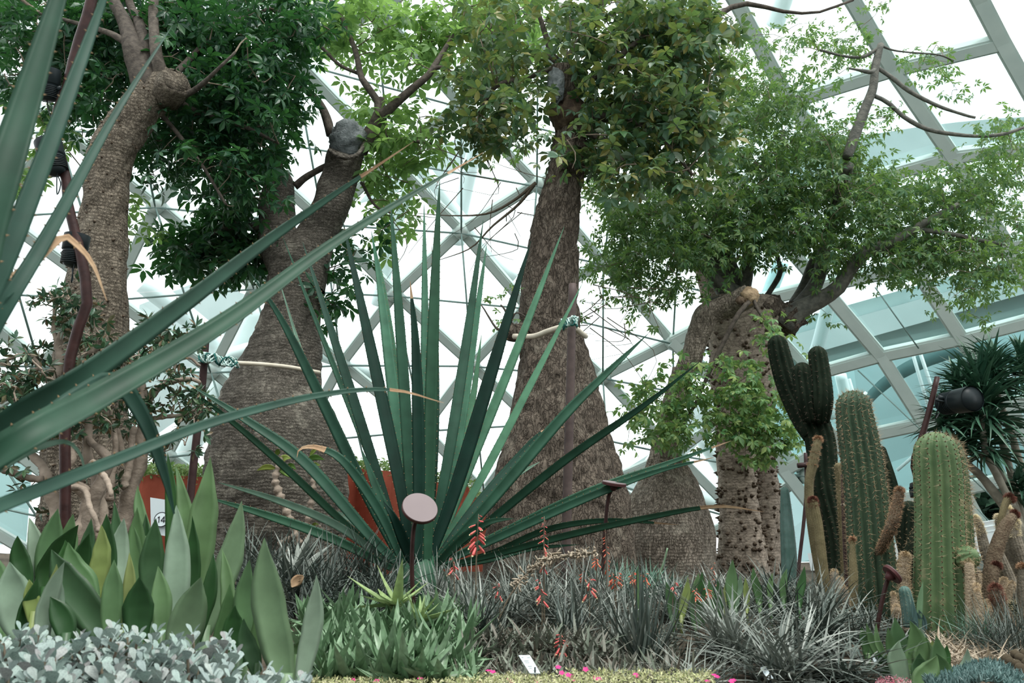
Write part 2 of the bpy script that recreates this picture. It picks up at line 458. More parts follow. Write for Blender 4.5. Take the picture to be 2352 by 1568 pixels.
M['sans_pale'] = leafmat('pale_sansevieria', [(0.19, 0.28, 0.2), (0.24, 0.33, 0.24), (0.16, 0.25, 0.16)], 0.4, 0.12)
M['sans_mid'] = leafmat('green_sansevieria', [(0.075, 0.16, 0.06), (0.12, 0.21, 0.09), (0.09, 0.18, 0.08)], 0.4, 0.15)
M['sans_soft'] = leafmat('soft_green_sansevieria', [(0.15, 0.24, 0.13), (0.18, 0.28, 0.16)], 0.4, 0.13)
M['sans_dark'] = leafmat('dark_sansevieria', [(0.022, 0.07, 0.022), (0.035, 0.10, 0.028), (0.05, 0.11, 0.05)], 0.4, 0.12)
M['sans_yellow'] = leafmat('yellow_sansevieria', [(0.2, 0.27, 0.08), (0.26, 0.30, 0.12)], 0.45, 0.2)
M['silver'] = leafmat('silver_leaf', [(0.28, 0.37, 0.34), (0.34, 0.43, 0.39), (0.26, 0.32, 0.31), (0.37, 0.45, 0.41), (0.32, 0.31, 0.31)], 0.75, 0.1, spec=0.1)
M['aloe'] = leafmat('green_aloe_leaf', [(0.095, 0.18, 0.09), (0.17, 0.28, 0.16), (0.055, 0.12, 0.05), (0.25, 0.36, 0.235)], 0.35, 0.12)
M['aloe2'] = leafmat('yellowish_aloe_leaf', [(0.19, 0.28, 0.11), (0.25, 0.34, 0.14)], 0.35, 0.15)
M['dyck'] = leafmat('grey_blade_leaf', [(0.10, 0.125, 0.105), (0.22, 0.25, 0.22), (0.055, 0.075, 0.062), (0.34, 0.37, 0.335), (0.16, 0.18, 0.15)], 0.55, 0.08)
M['dyckd'] = leafmat('dark_grey_blade_leaf', [(0.045, 0.068, 0.058), (0.085, 0.11, 0.092), (0.035, 0.052, 0.043), (0.16, 0.185, 0.16)], 0.5, 0.05)
M['dyckg'] = leafmat('green_grey_blade_leaf', [(0.05, 0.13, 0.09), (0.09, 0.19, 0.13), (0.15, 0.25, 0.2), (0.06, 0.15, 0.1)], 0.5, 0.1)
M['dyckr'] = leafmat('dull_brown_green_leaf', [(0.10, 0.13, 0.09), (0.17, 0.19, 0.15), (0.12, 0.10, 0.08), (0.2, 0.23, 0.19)], 0.55, 0.08)
M['straw'] = leafmat('dry_straw', [(0.3, 0.25, 0.18), (0.4, 0.35, 0.27), (0.24, 0.19, 0.13)], 0.8, 0.1)
M['purslane'] = leafmat('cream_purslane_leaf', [(0.45, 0.47, 0.22), (0.5, 0.5, 0.3), (0.3, 0.36, 0.14), (0.55, 0.52, 0.35)], 0.5, 0.2)
M['pink'] = leafmat('magenta_petal', [(0.6, 0.03, 0.22), (0.7, 0.05, 0.28)], 0.5, 0.3)
M['redwhite'] = leafmat('crimson_white_petal', [(0.45, 0.03, 0.08), (0.65, 0.45, 0.48), (0.5, 0.05, 0.12), (0.7, 0.6, 0.6)], 0.5, 0.2)
M['blue'] = leafmat('blue_stick_leaf', [(0.08, 0.16, 0.15), (0.12, 0.2, 0.19), (0.055, 0.12, 0.11)], 0.45, 0.15)
M['redflower'] = leafmat('coral_flower', [(0.6, 0.09, 0.09), (0.66, 0.13, 0.12), (0.62, 0.2, 0.15)], 0.45, 0.2)
M['orangeflower'] = leafmat('orange_flower', [(0.68, 0.15, 0.07), (0.6, 0.12, 0.07)], 0.45, 0.2)
M['flowertip'] = surf('cream_flower_tip', (0.6, 0.55, 0.3), (0.7, 0.65, 0.4), 20, 0.5, 0.0)
M['stalk'] = surf('flower_stalk', (0.10, 0.08, 0.06), (0.14, 0.12, 0.08), 20, 0.6, 0.1)
M['cactus'] = surf('green_cactus_skin', (0.028, 0.05, 0.03), (0.045, 0.075, 0.042), 7, 0.55, 0.15, contrast=(0.35, 0.7))
M['cactus_light'] = surf('light_green_cactus_skin', (0.052, 0.095, 0.042), (0.088, 0.135, 0.062), 7, 0.5, 0.15, c3=(0.19, 0.17, 0.10), contrast=(0.3, 0.62))
M['cactus_dark'] = surf('dark_cactus_skin', (0.008, 0.015, 0.009), (0.016, 0.024, 0.015), 9, 0.8, 0.2, spec=0.05)
M['cactus_blue'] = surf('blue_green_cactus_skin', (0.06, 0.12, 0.1), (0.1, 0.17, 0.15), 9, 0.5, 0.2)
M['cactus_olive'] = surf('olive_cactus_skin', (0.10, 0.085, 0.045), (0.16, 0.14, 0.075), 10, 0.6, 0.2)
M['cactus_brown'] = surf('brown_woolly_cactus_skin', (0.085, 0.06, 0.04), (0.14, 0.11, 0.075), 25, 0.9, 0.6)
M['cactus_grey'] = surf('grey_brown_cactus_skin', (0.13, 0.115, 0.09), (0.2, 0.18, 0.14), 25, 0.85, 0.5)
M['cactus_tan'] = surf('tan_hairy_cactus_skin', (0.24, 0.19, 0.13), (0.33, 0.27, 0.19), 30, 0.95, 0.8)
M['ball'] = surf('brown_ball_cactus_skin', (0.10, 0.08, 0.05), (0.22, 0.18, 0.12), 60, 0.9, 0.8)
M['wool'] = leafmat('orange_wool', [(0.32, 0.17, 0.09), (0.42, 0.28, 0.17), (0.2, 0.09, 0.04)], 0.9, 0.1)
M['wool_red'] = leafmat('red_brown_wool', [(0.09, 0.03, 0.02), (0.17, 0.065, 0.04)], 0.9, 0.1)
M['spine'] = leafmat('tan_spine', [(0.36, 0.27, 0.15), (0.46, 0.36, 0.22), (0.26, 0.17, 0.09)], 0.6, 0.1)
M['spine_pale'] = leafmat('pale_gold_spine', [(0.6, 0.52, 0.32), (0.7, 0.62, 0.42)], 0.6, 0.1)
M['spine_dark'] = leafmat('dark_spine', [(0.08, 0.06, 0.045), (0.15, 0.11, 0.08)], 0.6, 0.0)
M['areole'] = surf('brown_areole', (0.05, 0.035, 0.02), (0.09, 0.06, 0.035), 30, 0.9, 0.0)
M['aloetree'] = leafmat('aloe_tree_leaf', [(0.022, 0.075, 0.045), (0.04, 0.11, 0.065), (0.06, 0.14, 0.09), (0.03, 0.085, 0.045)], 0.4, 0.06)
M['aloestem'] = surf('grey_aloe_stem', (0.17, 0.165, 0.13), (0.26, 0.25, 0.2), 14, 0.7, 0.3)
M['climber'] = leafmat('climber_leaf', [(0.08, 0.2, 0.04), (0.12, 0.26, 0.05), (0.3, 0.36, 0.08)], 0.4, 0.3)
M['farplant'] = leafmat('outside_plants', [(0.01, 0.035, 0.02), (0.02, 0.06, 0.03), (0.015, 0.04, 0.03)], 0.7, 0.1)
M['farground'] = surf('outside_paving', (0.32, 0.36, 0.36), (0.4, 0.44, 0.44), 0.6, 0.8, 0.0)
# ------------------------------------------------------------------ the setting
def build_ground():
    mb = MB()
    nx, ny = 70, 80
    xs = np.linspace(-16, 20, nx); ys = np.concatenate([np.linspace(0.7, 8, 50), np.linspace(8.4, 24, 30)])
    v = [(x, y, gz(x, y) + 0.02 * noise.noise(Vector((x * 3, y * 3, 0)))) for y in ys for x in xs]
    i = np.arange(ny - 1)[:, None] * nx; j = np.arange(nx - 1)[None]
    mb.add(v, [np.stack([i + j, i + j + 1, i + nx + j + 1, i + nx + j], -1).reshape(-1, 4)])
    g = mb.build('ground', M['soil']); g['kind'] = 'structure'
    mb = MB()
    mb.add([(-150, -150, -0.6), (150, -150, -0.6), (150, 200, -0.6), (-150, 200, -0.6)], [np.array([[0, 1, 2, 3]])])
    g = mb.build('floor', M['farground']); g['kind'] = 'structure'
build_ground()
# unseen planted wall added behind the viewer to cut the frontal light
wb = structure('wall_back_added', (0, -7, 0))
mb = MB(); box(mb, (0, -7.2, 2.4), (40, .4, 6)); mb.build('light_block_wall', M['farground'], wb, smooth=False)
mb = MB(); T = np.stack([rng.uniform(-18, 18, 5000), rng.uniform(-6.9, -6.2, 5000), rng.uniform(0, 5.6, 5000)], -1)
mb.stamp((np.array([(-.16, 0, 0), (.16, 0, 0), (.0, .35, .05), (0, -.25, 0)]), [np.array([[0, 3, 1], [0, 1, 2]])]), euler_np(*rng.uniform(-PI, PI, (3, 5000))), T)
mb.build('light_block_planting', M['farplant'], wb, smooth=False, kind='stuff')

AX, AY, AZ = 21.0, 19.0, 15.5
def dome(px, py, k=1.0):
    r = ray(px, py); o = Vector((0, 0, CZ))
    a = (r.x / AX) ** 2 + (r.y / AY) ** 2 + (r.z / AZ) ** 2
    b = 2 * o.z * r.z / AZ ** 2
    c = (o.z / AZ) ** 2 - k * k
    t = (-b + math.sqrt(b * b - 4 * a * c)) / (2 * a)
    return o + r * t
def dome_n(p): return Vector((p.x / AX ** 2, p.y / AY ** 2, p.z / AZ ** 2)).normalized()

NODES = {(0, 0): (907, 673), (0, 1): (1060, 528), (0, 2): (1233, 420), (0, -1): (785, 833), (1, 0): (1084, 835), (-1, 1): (897, 362),
 (-1, 2): (1060, 238), (-2, 1): (677, 133), (-2, 2): (864, 17), (-1, 0): (745, 508), (-2, 0): (515, 300), (-2, -1): (360, 468),
 (-1, -1): (585, 657), (-1, -2): (487, 850), (-2, -2): (258, 682), (-3, -2): (-5, 490), (-2, -3): (95, 835), (-1, -3): (385, 1045),
 (0, -2): (690, 1010), (1, -1): (972, 985), (1, 1): (1210, 702), (1, 2): (1385, 600), (2, 1): (1384, 863), (2, 2): (1544, 783),
 (2, 0): (1225, 970), (3, 1): (1550, 1040), (3, 2): (1705, 925), (2, 3): (1715, 690), (0, 3): (1420, 335), (-1, 3): (1235, 105),
 (-2, 3): (1060, -95), (-3, 1): (470, -60), (-3, 0): (290, 120), (-3, -1): (135, 292), (-3, -3): (-120, 660), (3, 0): (1400, 1105),
 (2, -1): (1112, 1130), (1, -2): (862, 1155), (0, -3): (590, 1185), (-1, -4): (285, 1225), (-2, -4): (-45, 975), (1, 3): (1560, 500),
 (-3, 2): (690, -200), (-4, 0): (60, -60), (-4, -1): (-90, 120), (0, 4): (1590, 230), (-1, 4): (1420, -30), (3, 3): (1860, 850),
 (4, 1): (1700, 1190), (4, 2): (1850, 1090), (4, 0): (1580, 1250), (3, -1): (1290, 1250), (0, -4): (480, 1300), (1, -3): (760, 1290), (2, -2): (1010, 1270), (-4, -2): (-240, 320),
 (-3, -4): (-260, 830), (-2, -5): (-180, 1120), (-1, -5): (190, 1340), (3, -2): (1180, 1360)}
roof = structure('roof', (0, 12, 4))
def beam(a, b, w, h, mat=None, root=None):
    mb = MB(); n = dome_n((a + b) / 2)
    bar(mb, a, b, w, h, up=n)
    # thin cap flange seen on the inside of each box beam
    n2 = n * (h / 2 + 0.02)
    bar(mb, a - n2, b - n2, w * 0.72, 0.04, up=n)
    return mb.build('beam', mat or M['steel'], root or roof, smooth=False)
def cable(a, b, r=0.022, root=None):
    mb = MB(); n = dome_n((a + b) / 2)
    tube(mb, [a - n * 0.28, b - n * 0.28], r, 6)
    return mb.build('cable', M['cable'], root or roof)
def pane(pts, mat, root=None):
    mb = MB(); c = sum(pts, Vector()) / len(pts); n = dome_n(c)
    q = [p + n * 0.22 + (c - p) * 0.004 for p in pts]
    k = len(q)
    v = [list(x) for x in q] + [list(x + n * 0.02) for x in q]
    # one thin glazed sheet
    mb.add(v[:k], [np.array([list(range(k))])])
    return mb.build('pane', mat, root or roof, smooth=False)
nd = {k: dome(*v) for k, v in NODES.items()}
for (i, j), p in nd.items():
    for q in ((i + 1, j), (i, j + 1)):
        if q in nd: beam(p, nd[q], 0.21, 0.26)
    if (i - 1, j + 1) in nd and (i, j + 1) in nd: pass
    if (i + 1, j - 1) in nd: cable(p, nd[(i + 1, j - 1)])
    if (i + 1, j + 1) in nd: cable(p, nd[(i + 1, j + 1)])
    if all(q in nd for q in ((i + 1, j), (i, j + 1), (i + 1, j + 1))):
        pane([p, nd[(i + 1, j)], nd[(i + 1, j + 1)]], M['glass'])
        pane([p, nd[(i + 1, j + 1)], nd[(i, j + 1)]], M['glass'])
    mb = MB(); n = dome_n(p)
    tube(mb, [p - n * 0.3, p - n * 0.12], [0.12, 0.2], 10)
    mb.build('node_plate', M['steel'], roof)

# rectangular glazing on the right
QR = {
 'B': [(2085, -330), (2251, 0), (2301, 97), (2430, 328), (2560, 520), (2660, 690), (2760, 860)],
 'A': [(1870, -150), (1958, 0), (2050, 158), (2187, 358), (2312, 563), (2405, 726), (2500, 890)],
 'D': [(1600, -150), (1690, 0), (1813, 232), (1965, 420), (2100, 612), (2208, 777), (2312, 930), (2405, 1082)],
 'F': [(1360, -150), (1440, 20), (1600, 290), (1745, 490), (1886, 655), (2022, 816), (2122, 972), (2207, 1122), (2297, 1290)],
 'L': [(1385, 600), (1560, 555), (1717, 695), (1818, 872), (1920, 1015), (2040, 1150), (2130, 1300)],
 'K': [(1544, 783), (1700, 925), (1800, 1080), (1905, 1215), (2010, 1350)]}
wallr = structure('wall_right', (6, 12, 3))
QP = {k: [dome(*p, 0.985) for p in v] for k, v in QR.items()}
for k, v in QP.items():
    for a, b in zip(v, v[1:]): beam(a, b, 0.27, 0.3, root=wallr)
def cross(c1, i1, c2, i2, n):
    for t in range(n):
        if i1 + t < len(QP[c1]) and i2 + t < len(QP[c2]): beam(QP[c1][i1 + t], QP[c2][i2 + t], 0.25, 0.28, root=wallr)
cross('A', 0, 'B', 1, 6) if False else None
PAIRS = [('B', 2, 'A', 2), ('B', 3, 'A', 3), ('B', 4, 'A', 4), ('B', 5, 'A', 5), ('B', 6, 'A', 6),
 ('A', 2, 'D', 2), ('A', 3, 'D', 3), ('A', 4, 'D', 4), ('A', 5, 'D', 5), ('A', 6, 'D', 6),
 ('D', 2, 'F', 2), ('D', 3, 'F', 3), ('D', 4, 'F', 4), ('D', 5, 'F', 5), ('D', 6, 'F', 6), ('D', 7, 'F', 7),
 ('F', 3, 'L', 1), ('F', 4, 'L', 2), ('F', 5, 'L', 3), ('F', 6, 'L', 4), ('F', 7, 'L', 5), ('F', 8, 'L', 6),
 ('L', 2, 'K', 0), ('L', 3, 'K', 1), ('L', 4, 'K', 2), ('L', 5, 'K', 3), ('L', 6, 'K', 4)]
for a, i, b, j in PAIRS:
    beam(QP[a][i], QP[b][j], 0.25, 0.28, root=wallr)
    if i + 1 < len(QP[a]) and j + 1 < len(QP[b]):
        pane([QP[a][i], QP[a][i + 1], QP[b][j + 1], QP[b][j]], M['glass_teal'], wallr)
for a, b in (('B', 'A'), ('A', 'D'), ('D', 'F')):
    for i in (0, 1): pane([QP[a][i], QP[a][i + 1], QP[b][i + 1], QP[b][i]], M['glass'], wallr)
for p, q in (((1970, 850), (2330, 1190)), ((2010, 660), (2110, 800)), ((2200, 1120), (2330, 1260))):
    mb = MB(); tube(mb, [dome(*p, 0.97), dome(*q, 0.97)], 0.014, 6); mb.build('cable', M['cable'], wallr)
# vent louvres at the foot of the glass wall
mb = MB()
for k in range(4):
    a, b = dome(2195, 1215 + k * 12, 0.96), dome(2420, 1175 + k * 12, 0.96)
    mb = MB(); bar(mb, a, b, 0.03, 0.1, up=(0, -0.5, 1)); mb.build('louvre', M['outer'], wallr, smooth=False)
mb = MB(); bar(mb, dome(1860, 1290, 0.97), dome(2480, 1225, 0.97), 0.3, 0.35); mb.build('trim_rail', M['outer'], wallr, smooth=False)

# outside: arches, canopy and the neighbouring dome seen through the glass
outer = structure('exterior_arches', (0, 24, 5))
def otube(pts, r, mat='outer', k=1.2, name='arch_tube'):
    mb = MB(); c = spline([list(dome(*p, k)) for p in pts], 14)
    tube(mb, c, r, 10); mb.build(name, M[mat], outer)
otube([(450, 870), (560, 805), (720, 810), (860, 860)], 0.2)
otube([(960, 380), (905, 520), (870, 700)], 0.22, k=1.3)
otube([(940, 350), (1100, 560), (1180, 640)], 0.22, k=1.3)
otube([(1100, 300), (1060, 480), (1050, 560)], 0.22, k=1.35)
otube([(600, 700), (520, 860), (400, 1080)], 0.35, k=1.25)
otube([(330, 650), (470, 760), (620, 900)], 0.3, k=1.3)
otube([(1780, 60), (1800, 0), (1830, -90)], 0.2, k=1.2)
otube([(1610, 1000), (1680, 1120), (1720, 1260)], 0.22)
otube([(1480, 1060), (1600, 1140), (1700, 1160)], 0.22)
otube([(1905, 690), (1880, 790), (1858, 850)], 0.16, k=1.12)
otube([(1830, 850), (1880, 880), (1915, 960)], 0.14, k=1.12)
otube([(1930, 860), (1945, 930), (1950, 1000)], 0.14, k=1.12)
otube([(1795, 600), (1760, 690)], 0.2, k=1.2, mat='outer_teal')
def opanel(pts, mat, k=1.3, name='panel', th=0.15):
    mb = MB(); q = [dome(*p, k) for p in pts]
    n = len(q); nn = dome_n(sum(q, Vector()) / n)
    v = [list(x) for x in q] + [list(x + nn * th) for x in q]
    sides = [[a, (a + 1) % n, (a + 1) % n + n, a + n] for a in range(n)]
    mb.add(v, [np.array([list(range(n))]), np.array([list(range(2 * n - 1, n - 1, -1))]), np.array(sides)])
    mb.build(name, M[mat], outer, smooth=False)
# big louvre-like shading fins seen as pale wedges at the left
opanel([(320, 700), (470, 640), (600, 690), (500, 900), (300, 1040)], 'outer', 1.45, 'shade_fin')
opanel([(0, 900), (90, 860), (60, 1250), (-60, 1250)], 'outer_teal', 1.4, 'shade_fin')
opanel([(820, 470), (900, 380), (1120, 290), (1040, 400)], 'outer', 1.5, 'shade_fin')
opanel([(1330, 100), (1560, 0), (1700, -40), (1500, 130)], 'outer', 1.5, 'shade_fin')
opanel([(1480, 1010), (1640, 900), (1760, 880), (1560, 1060)], 'outer', 1.4, 'shade_fin')
opanel([(1400, 1100), (1560, 1000), (1470, 1140)], 'outer', 1.4, 'shade_fin')
# canopy of the neighbouring roof: stacked fascias running across
def oband(l, r, th, mat, k1, k2, name='fascia', sag=0.0):
    a0, b0 = l; a1, b1 = r
    n = 8; v = []
    for t in np.linspace(0, 1, n):
        k = k1 + (k2 - k1) * t
        x = a0 + (a1 - a0) * t; y = b0 + (b1 - b0) * t + sag * math.sin(t * PI)
        for yy, kk in ((y, k), (y + th, k), (y + th, k + 0.03), (y, k + 0.03)): v.append(list(dome(x, yy, kk)))
    i = np.arange(n - 1)[:, None] * 4; j = np.arange(4)[None]; j2 = (j + 1) % 4
    mb = MB(); mb.add(v, [np.stack([i + j, i + j2, i + 4 + j2, i + 4 + j], -1).reshape(-1, 4), np.array([[0, 3, 2, 1], [4 * n - 4, 4 * n - 3, 4 * n - 2, 4 * n - 1]])])
    mb.build(name, M[mat], outer, smooth=False)
oband((1700, 770), (2500, 545), 34, 'outer_grey', 1.3, 1.2)
oband((1700, 803), (2500, 578), 55, 'outer', 1.28, 1.18)
oband((1700, 858), (2500, 633), 46, 'outer_grey', 1.31, 1.21)
oband((1800, 350), (2500, 262), 90, 'outer', 1.45, 1.4, sag=-20)
# neighbouring dome: broad pale teal shell of panels with a dark arch
for a, b, c, d in (((1700, 905), (1960, 835), (1990, 1080), (1760, 1260)), ((1960, 835), (2180, 780), (2200, 1010), (1990, 1080)), ((2180, 780), (2520, 690), (2520, 930), (2200, 1010)),
                   ((1760, 1260), (1990, 1080), (2060, 1250), (1840, 1290)), ((1990, 1080), (2200, 1010), (2260, 1120), (2060, 1180)), ((2200, 1010), (2520, 930), (2520, 1110), (2260, 1120))):
    opanel([a, b, c, d], 'outer_teal', 1.55, 'shell_panel')
arc = spline([(1880, 1130), (1935, 1000), (2020, 890), (2130, 825), (2240, 800), (2352, 830), (2500, 900)], 24)
mb = MB(); v = []
for x, y in arc:
    for yy, kk in ((y - 18, 1.42), (y + 18, 1.42), (y + 18, 1.45), (y - 18, 1.45)): v.append(list(dome(x, yy, kk)))
i = np.arange(23)[:, None] * 4; j = np.arange(4)[None]; j2 = (j + 1) % 4
mb.add(v, [np.stack([i + j, i + j2, i + 4 + j2, i + 4 + j], -1).reshape(-1, 4)])
mb.build('dark_arch', M['outer_dark'], outer)
for p, q in (((1950, 870), (2010, 1080)), ((2110, 800), (2190, 1040)), ((2090, 790), (2160, 1030)), ((1990, 900), (1880, 1060)), ((2290, 800), (2360, 960)), ((2060, 1080), (2200, 960))):
    mb = MB(); tube(mb, [dome(*p, 1.4), dome(*q, 1.4)], 0.05, 6); mb.build('mullion', M['outer'], outer)
opanel([(1840, 1120), (2060, 1060), (2520, 1090), (2520, 1260), (1840, 1290)], 'outer_dark', 1.7, 'far_wall')
# dark planting outside, low on the right
mb = MB(); m = 2600
T = []
for _ in range(m):
    a = PZ(random.uniform(2140, 2420), random.uniform(1120, 1200), 1.5 + random.uniform(0.3, 3.5))
    q = dome(random.uniform(2160, 2460), random.uniform(1100, 1235), random.uniform(1.35, 1.6)); T.append(list(q))
leafq = (np.array([(-.12, 0, 0), (.12, 0, 0), (.0, .25, .05), (0, -.2, 0)]), [np.array([[0, 3, 1], [0, 1, 2]])])
mb.stamp(leafq, euler_np(*rng.uniform(-PI, PI, (3, m))), np.array(T))
o = mb.build('exterior_planting', M['farplant'], None, smooth=False); o['kind'] = 'stuff'; tag(o, 'dark green planting outside behind the glass low on the right', 'bushes')
# ------------------------------------------------------------------ trees
def ridge(p, s, oct=3):
    return noise.fractal(Vector(p) * s, 1.0, 2.0, oct)

def trunk_mesh(pts, d, rings, seg, flute=0.04, nf=7, crack=0.02, cs=3.0, seed=0, zs=0.45, dcurve=None):
    "pts: (py, x_left, x_right) silhouette; returns MB with a displaced trunk and its centres"
    mb = MB()
    q = []
    for k, (y, a, b) in enumerate(pts):
        dd = d if dcurve is None else dcurve(k / (len(pts) - 1))
        q.append(list(P((a + b) / 2, y, dd)) + [(b - a) / 2 * S(y, dd)])
    s = spline(q, rings)
    c, r = s[:, :3], s[:, 3]
    t, u, w = frames(c)
    th = np.linspace(0, 2 * PI, seg, endpoint=False)
    v = np.zeros((rings, seg, 3))
    for i in range(rings):
        for j in range(seg):
            di = math.cos(th[j]) * u[i] + math.sin(th[j]) * w[i]
            p = c[i] + di * r[i]
            f = 1 + flute * math.sin(nf * th[j] + 2.2 * noise.noise(Vector((c[i][2] * 0.9, seed, 3)))) * 0.5
            pv = Vector((p[0] * cs + seed, p[1] * cs, p[2] * cs * zs))
            rr = 1 - abs(noise.noise(pv * 2.0)) * 2
            h = -max(0, rr - 0.55) * crack * 2.2 + noise.noise(pv * 0.6) * crack * 1.6 + noise.noise(Vector((p[0] * 14, p[1] * 14, p[2] * 10))) * crack * 0.55
            v[i, j] = c[i] + di * (r[i] * f + h)
    i = np.arange(rings - 1)[:, None] * seg; j = np.arange(seg)[None]; j2 = (j + 1) % seg
    vv = v.reshape(-1, 3)
    vv = np.vstack([vv, c[-1][None]])
    k = rings * seg
    mb.add(vv, [np.stack([i + j, i + j2, i + seg + j2, i + seg + j], -1).reshape(-1, 4),
                np.stack([np.full(seg, k), np.arange(seg) + (rings - 1) * seg, (np.arange(seg) + 1) % seg + (rings - 1) * seg], -1)])
    return mb, c, r, v

def thorns_on(root, v, c, n, size, mat='thorn', amin=0.0, name='thorn', maxobj=220):
    "cone prickles standing on a trunk surface grid v (rings, seg, 3)"
    rings, seg, _ = v.shape
    cone = MB(); tube(cone, [(0, 0, -0.02), (0, 0, 0.35), (0, 0, 1.0)], [0.5, 0.3, 0.02], 6)
    me = cone.mesh('thorn', M[mat])
    cv, cf = tube_arr([(0, 0, -0.02), (0, 0, 0.35), (0, 0, 1.0)], [0.5, 0.3, 0.02], 6)
    cand = []
    for _ in range(n):
        i = int(rng.integers(int(rings * amin), rings - 2)); j = int(rng.integers(0, seg))
        p = v[i, j]; nrm = p - c[i]; nrm = nrm / np.linalg.norm(nrm)
        if nrm[1] > 0.35: continue
        s = size * rng.uniform(0.5, 1.25)
        cand.append((p, nrm, s))
    R = dirs_np(np.array([a[1] for a in cand]))
    # local +Y is the outward direction: turn the cone's Z onto it
    for k, (p, nrm, s) in enumerate(cand[:maxobj]):
        X = R[k]; m3 = np.stack([X[:, 0], -X[:, 2], X[:, 1]], -1) * s
        m4 = Matrix([[*m3[0], p[0]], [*m3[1], p[1]], [*m3[2], p[2]], [0, 0, 0, 1]])
        place(me, name, root, m4)
    if len(cand) > maxobj:
        mb = MB(); rest = range(maxobj, len(cand))
        Rm = np.array([np.stack([R[k][:, 0], -R[k][:, 2], R[k][:, 1]], -1) * cand[k][2] for k in rest])
        mb.stamp((cv, cf), Rm, np.array([cand[k][0] for k in rest]))
        mb.build('small_thorns', M[mat], root, kind='stuff')

def leaflet(L, Wd, fold=0.15, droop=0.12, seg=2, y0=0.0):
    if seg == 1:
        v = [(0, y0, 0), (-Wd / 2, y0 + L * 0.48, fold * Wd), (0, y0 + L * 0.5, -droop * L * 0.3), (Wd / 2, y0 + L * 0.48, fold * Wd), (0, y0 + L, -droop * L)]
        return np.array(v), [np.array([[0, 2, 1], [0, 3, 2], [1, 2, 4], [2, 3, 4]])]
    v = [(0, y0, 0), (-Wd * .36, y0 + L * .28, fold * Wd * .7), (0, y0 + L * .28, 0), (Wd * .36, y0 + L * .28, fold * Wd * .7),
         (-Wd / 2, y0 + L * .62, fold * Wd - droop * L * .3), (0, y0 + L * .62, -droop * L * .35), (Wd / 2, y0 + L * .62, fold * Wd - droop * L * .3), (0, y0 + L, -droop * L)]
    return np.array(v), [np.array([[0, 2, 1], [0, 3, 2], [4, 5, 7], [5, 6, 7]]), np.array([[1, 2, 5, 4], [2, 3, 6, 5]])]

def palmate(n, L, Wd, spread, seg=2, droop=0.25, petiole=0.6, seed=0):
    r = random.Random(seed)
    V = []; T = []; Q = []; off = 0
    for k in range(n):
        a = (k - (n - 1) / 2) * spread / max(1, n - 1) + r.uniform(-.08, .08)
        l = L * (1 - 0.28 * abs(k - (n - 1) / 2) / max(1, (n - 1) / 2)) * r.uniform(0.9, 1.05)
        v, f = leaflet(l, Wd * l / L, seg=seg, droop=droop * r.uniform(.4, 1.6), y0=L * 0.06)
        ca, sa = math.cos(a), math.sin(a)
        tilt = r.uniform(-.3, .15)
        v2 = v.copy(); v2[:, 2] += v[:, 1] * tilt
        R = np.array([[ca, sa, 0], [-sa, ca, 0], [0, 0, 1]])
        V.append(v2 @ R.T)
        T.append(f[0] + off)
        if len(f) > 1: Q.append(f[1] + off)
        off += len(v)
    if petiole:
        w = L * 0.018
        V.append(np.array([(-w, 0, 0), (w, 0, 0), (0, -petiole * L, L * petiole * 0.35), (0, 0, -w)])); T.append(np.array([[0, 1, 2], [1, 3, 2], [3, 0, 2]]) + off)
    return np.vstack(V), [np.vstack(T)] + ([np.vstack(Q)] if Q else [])

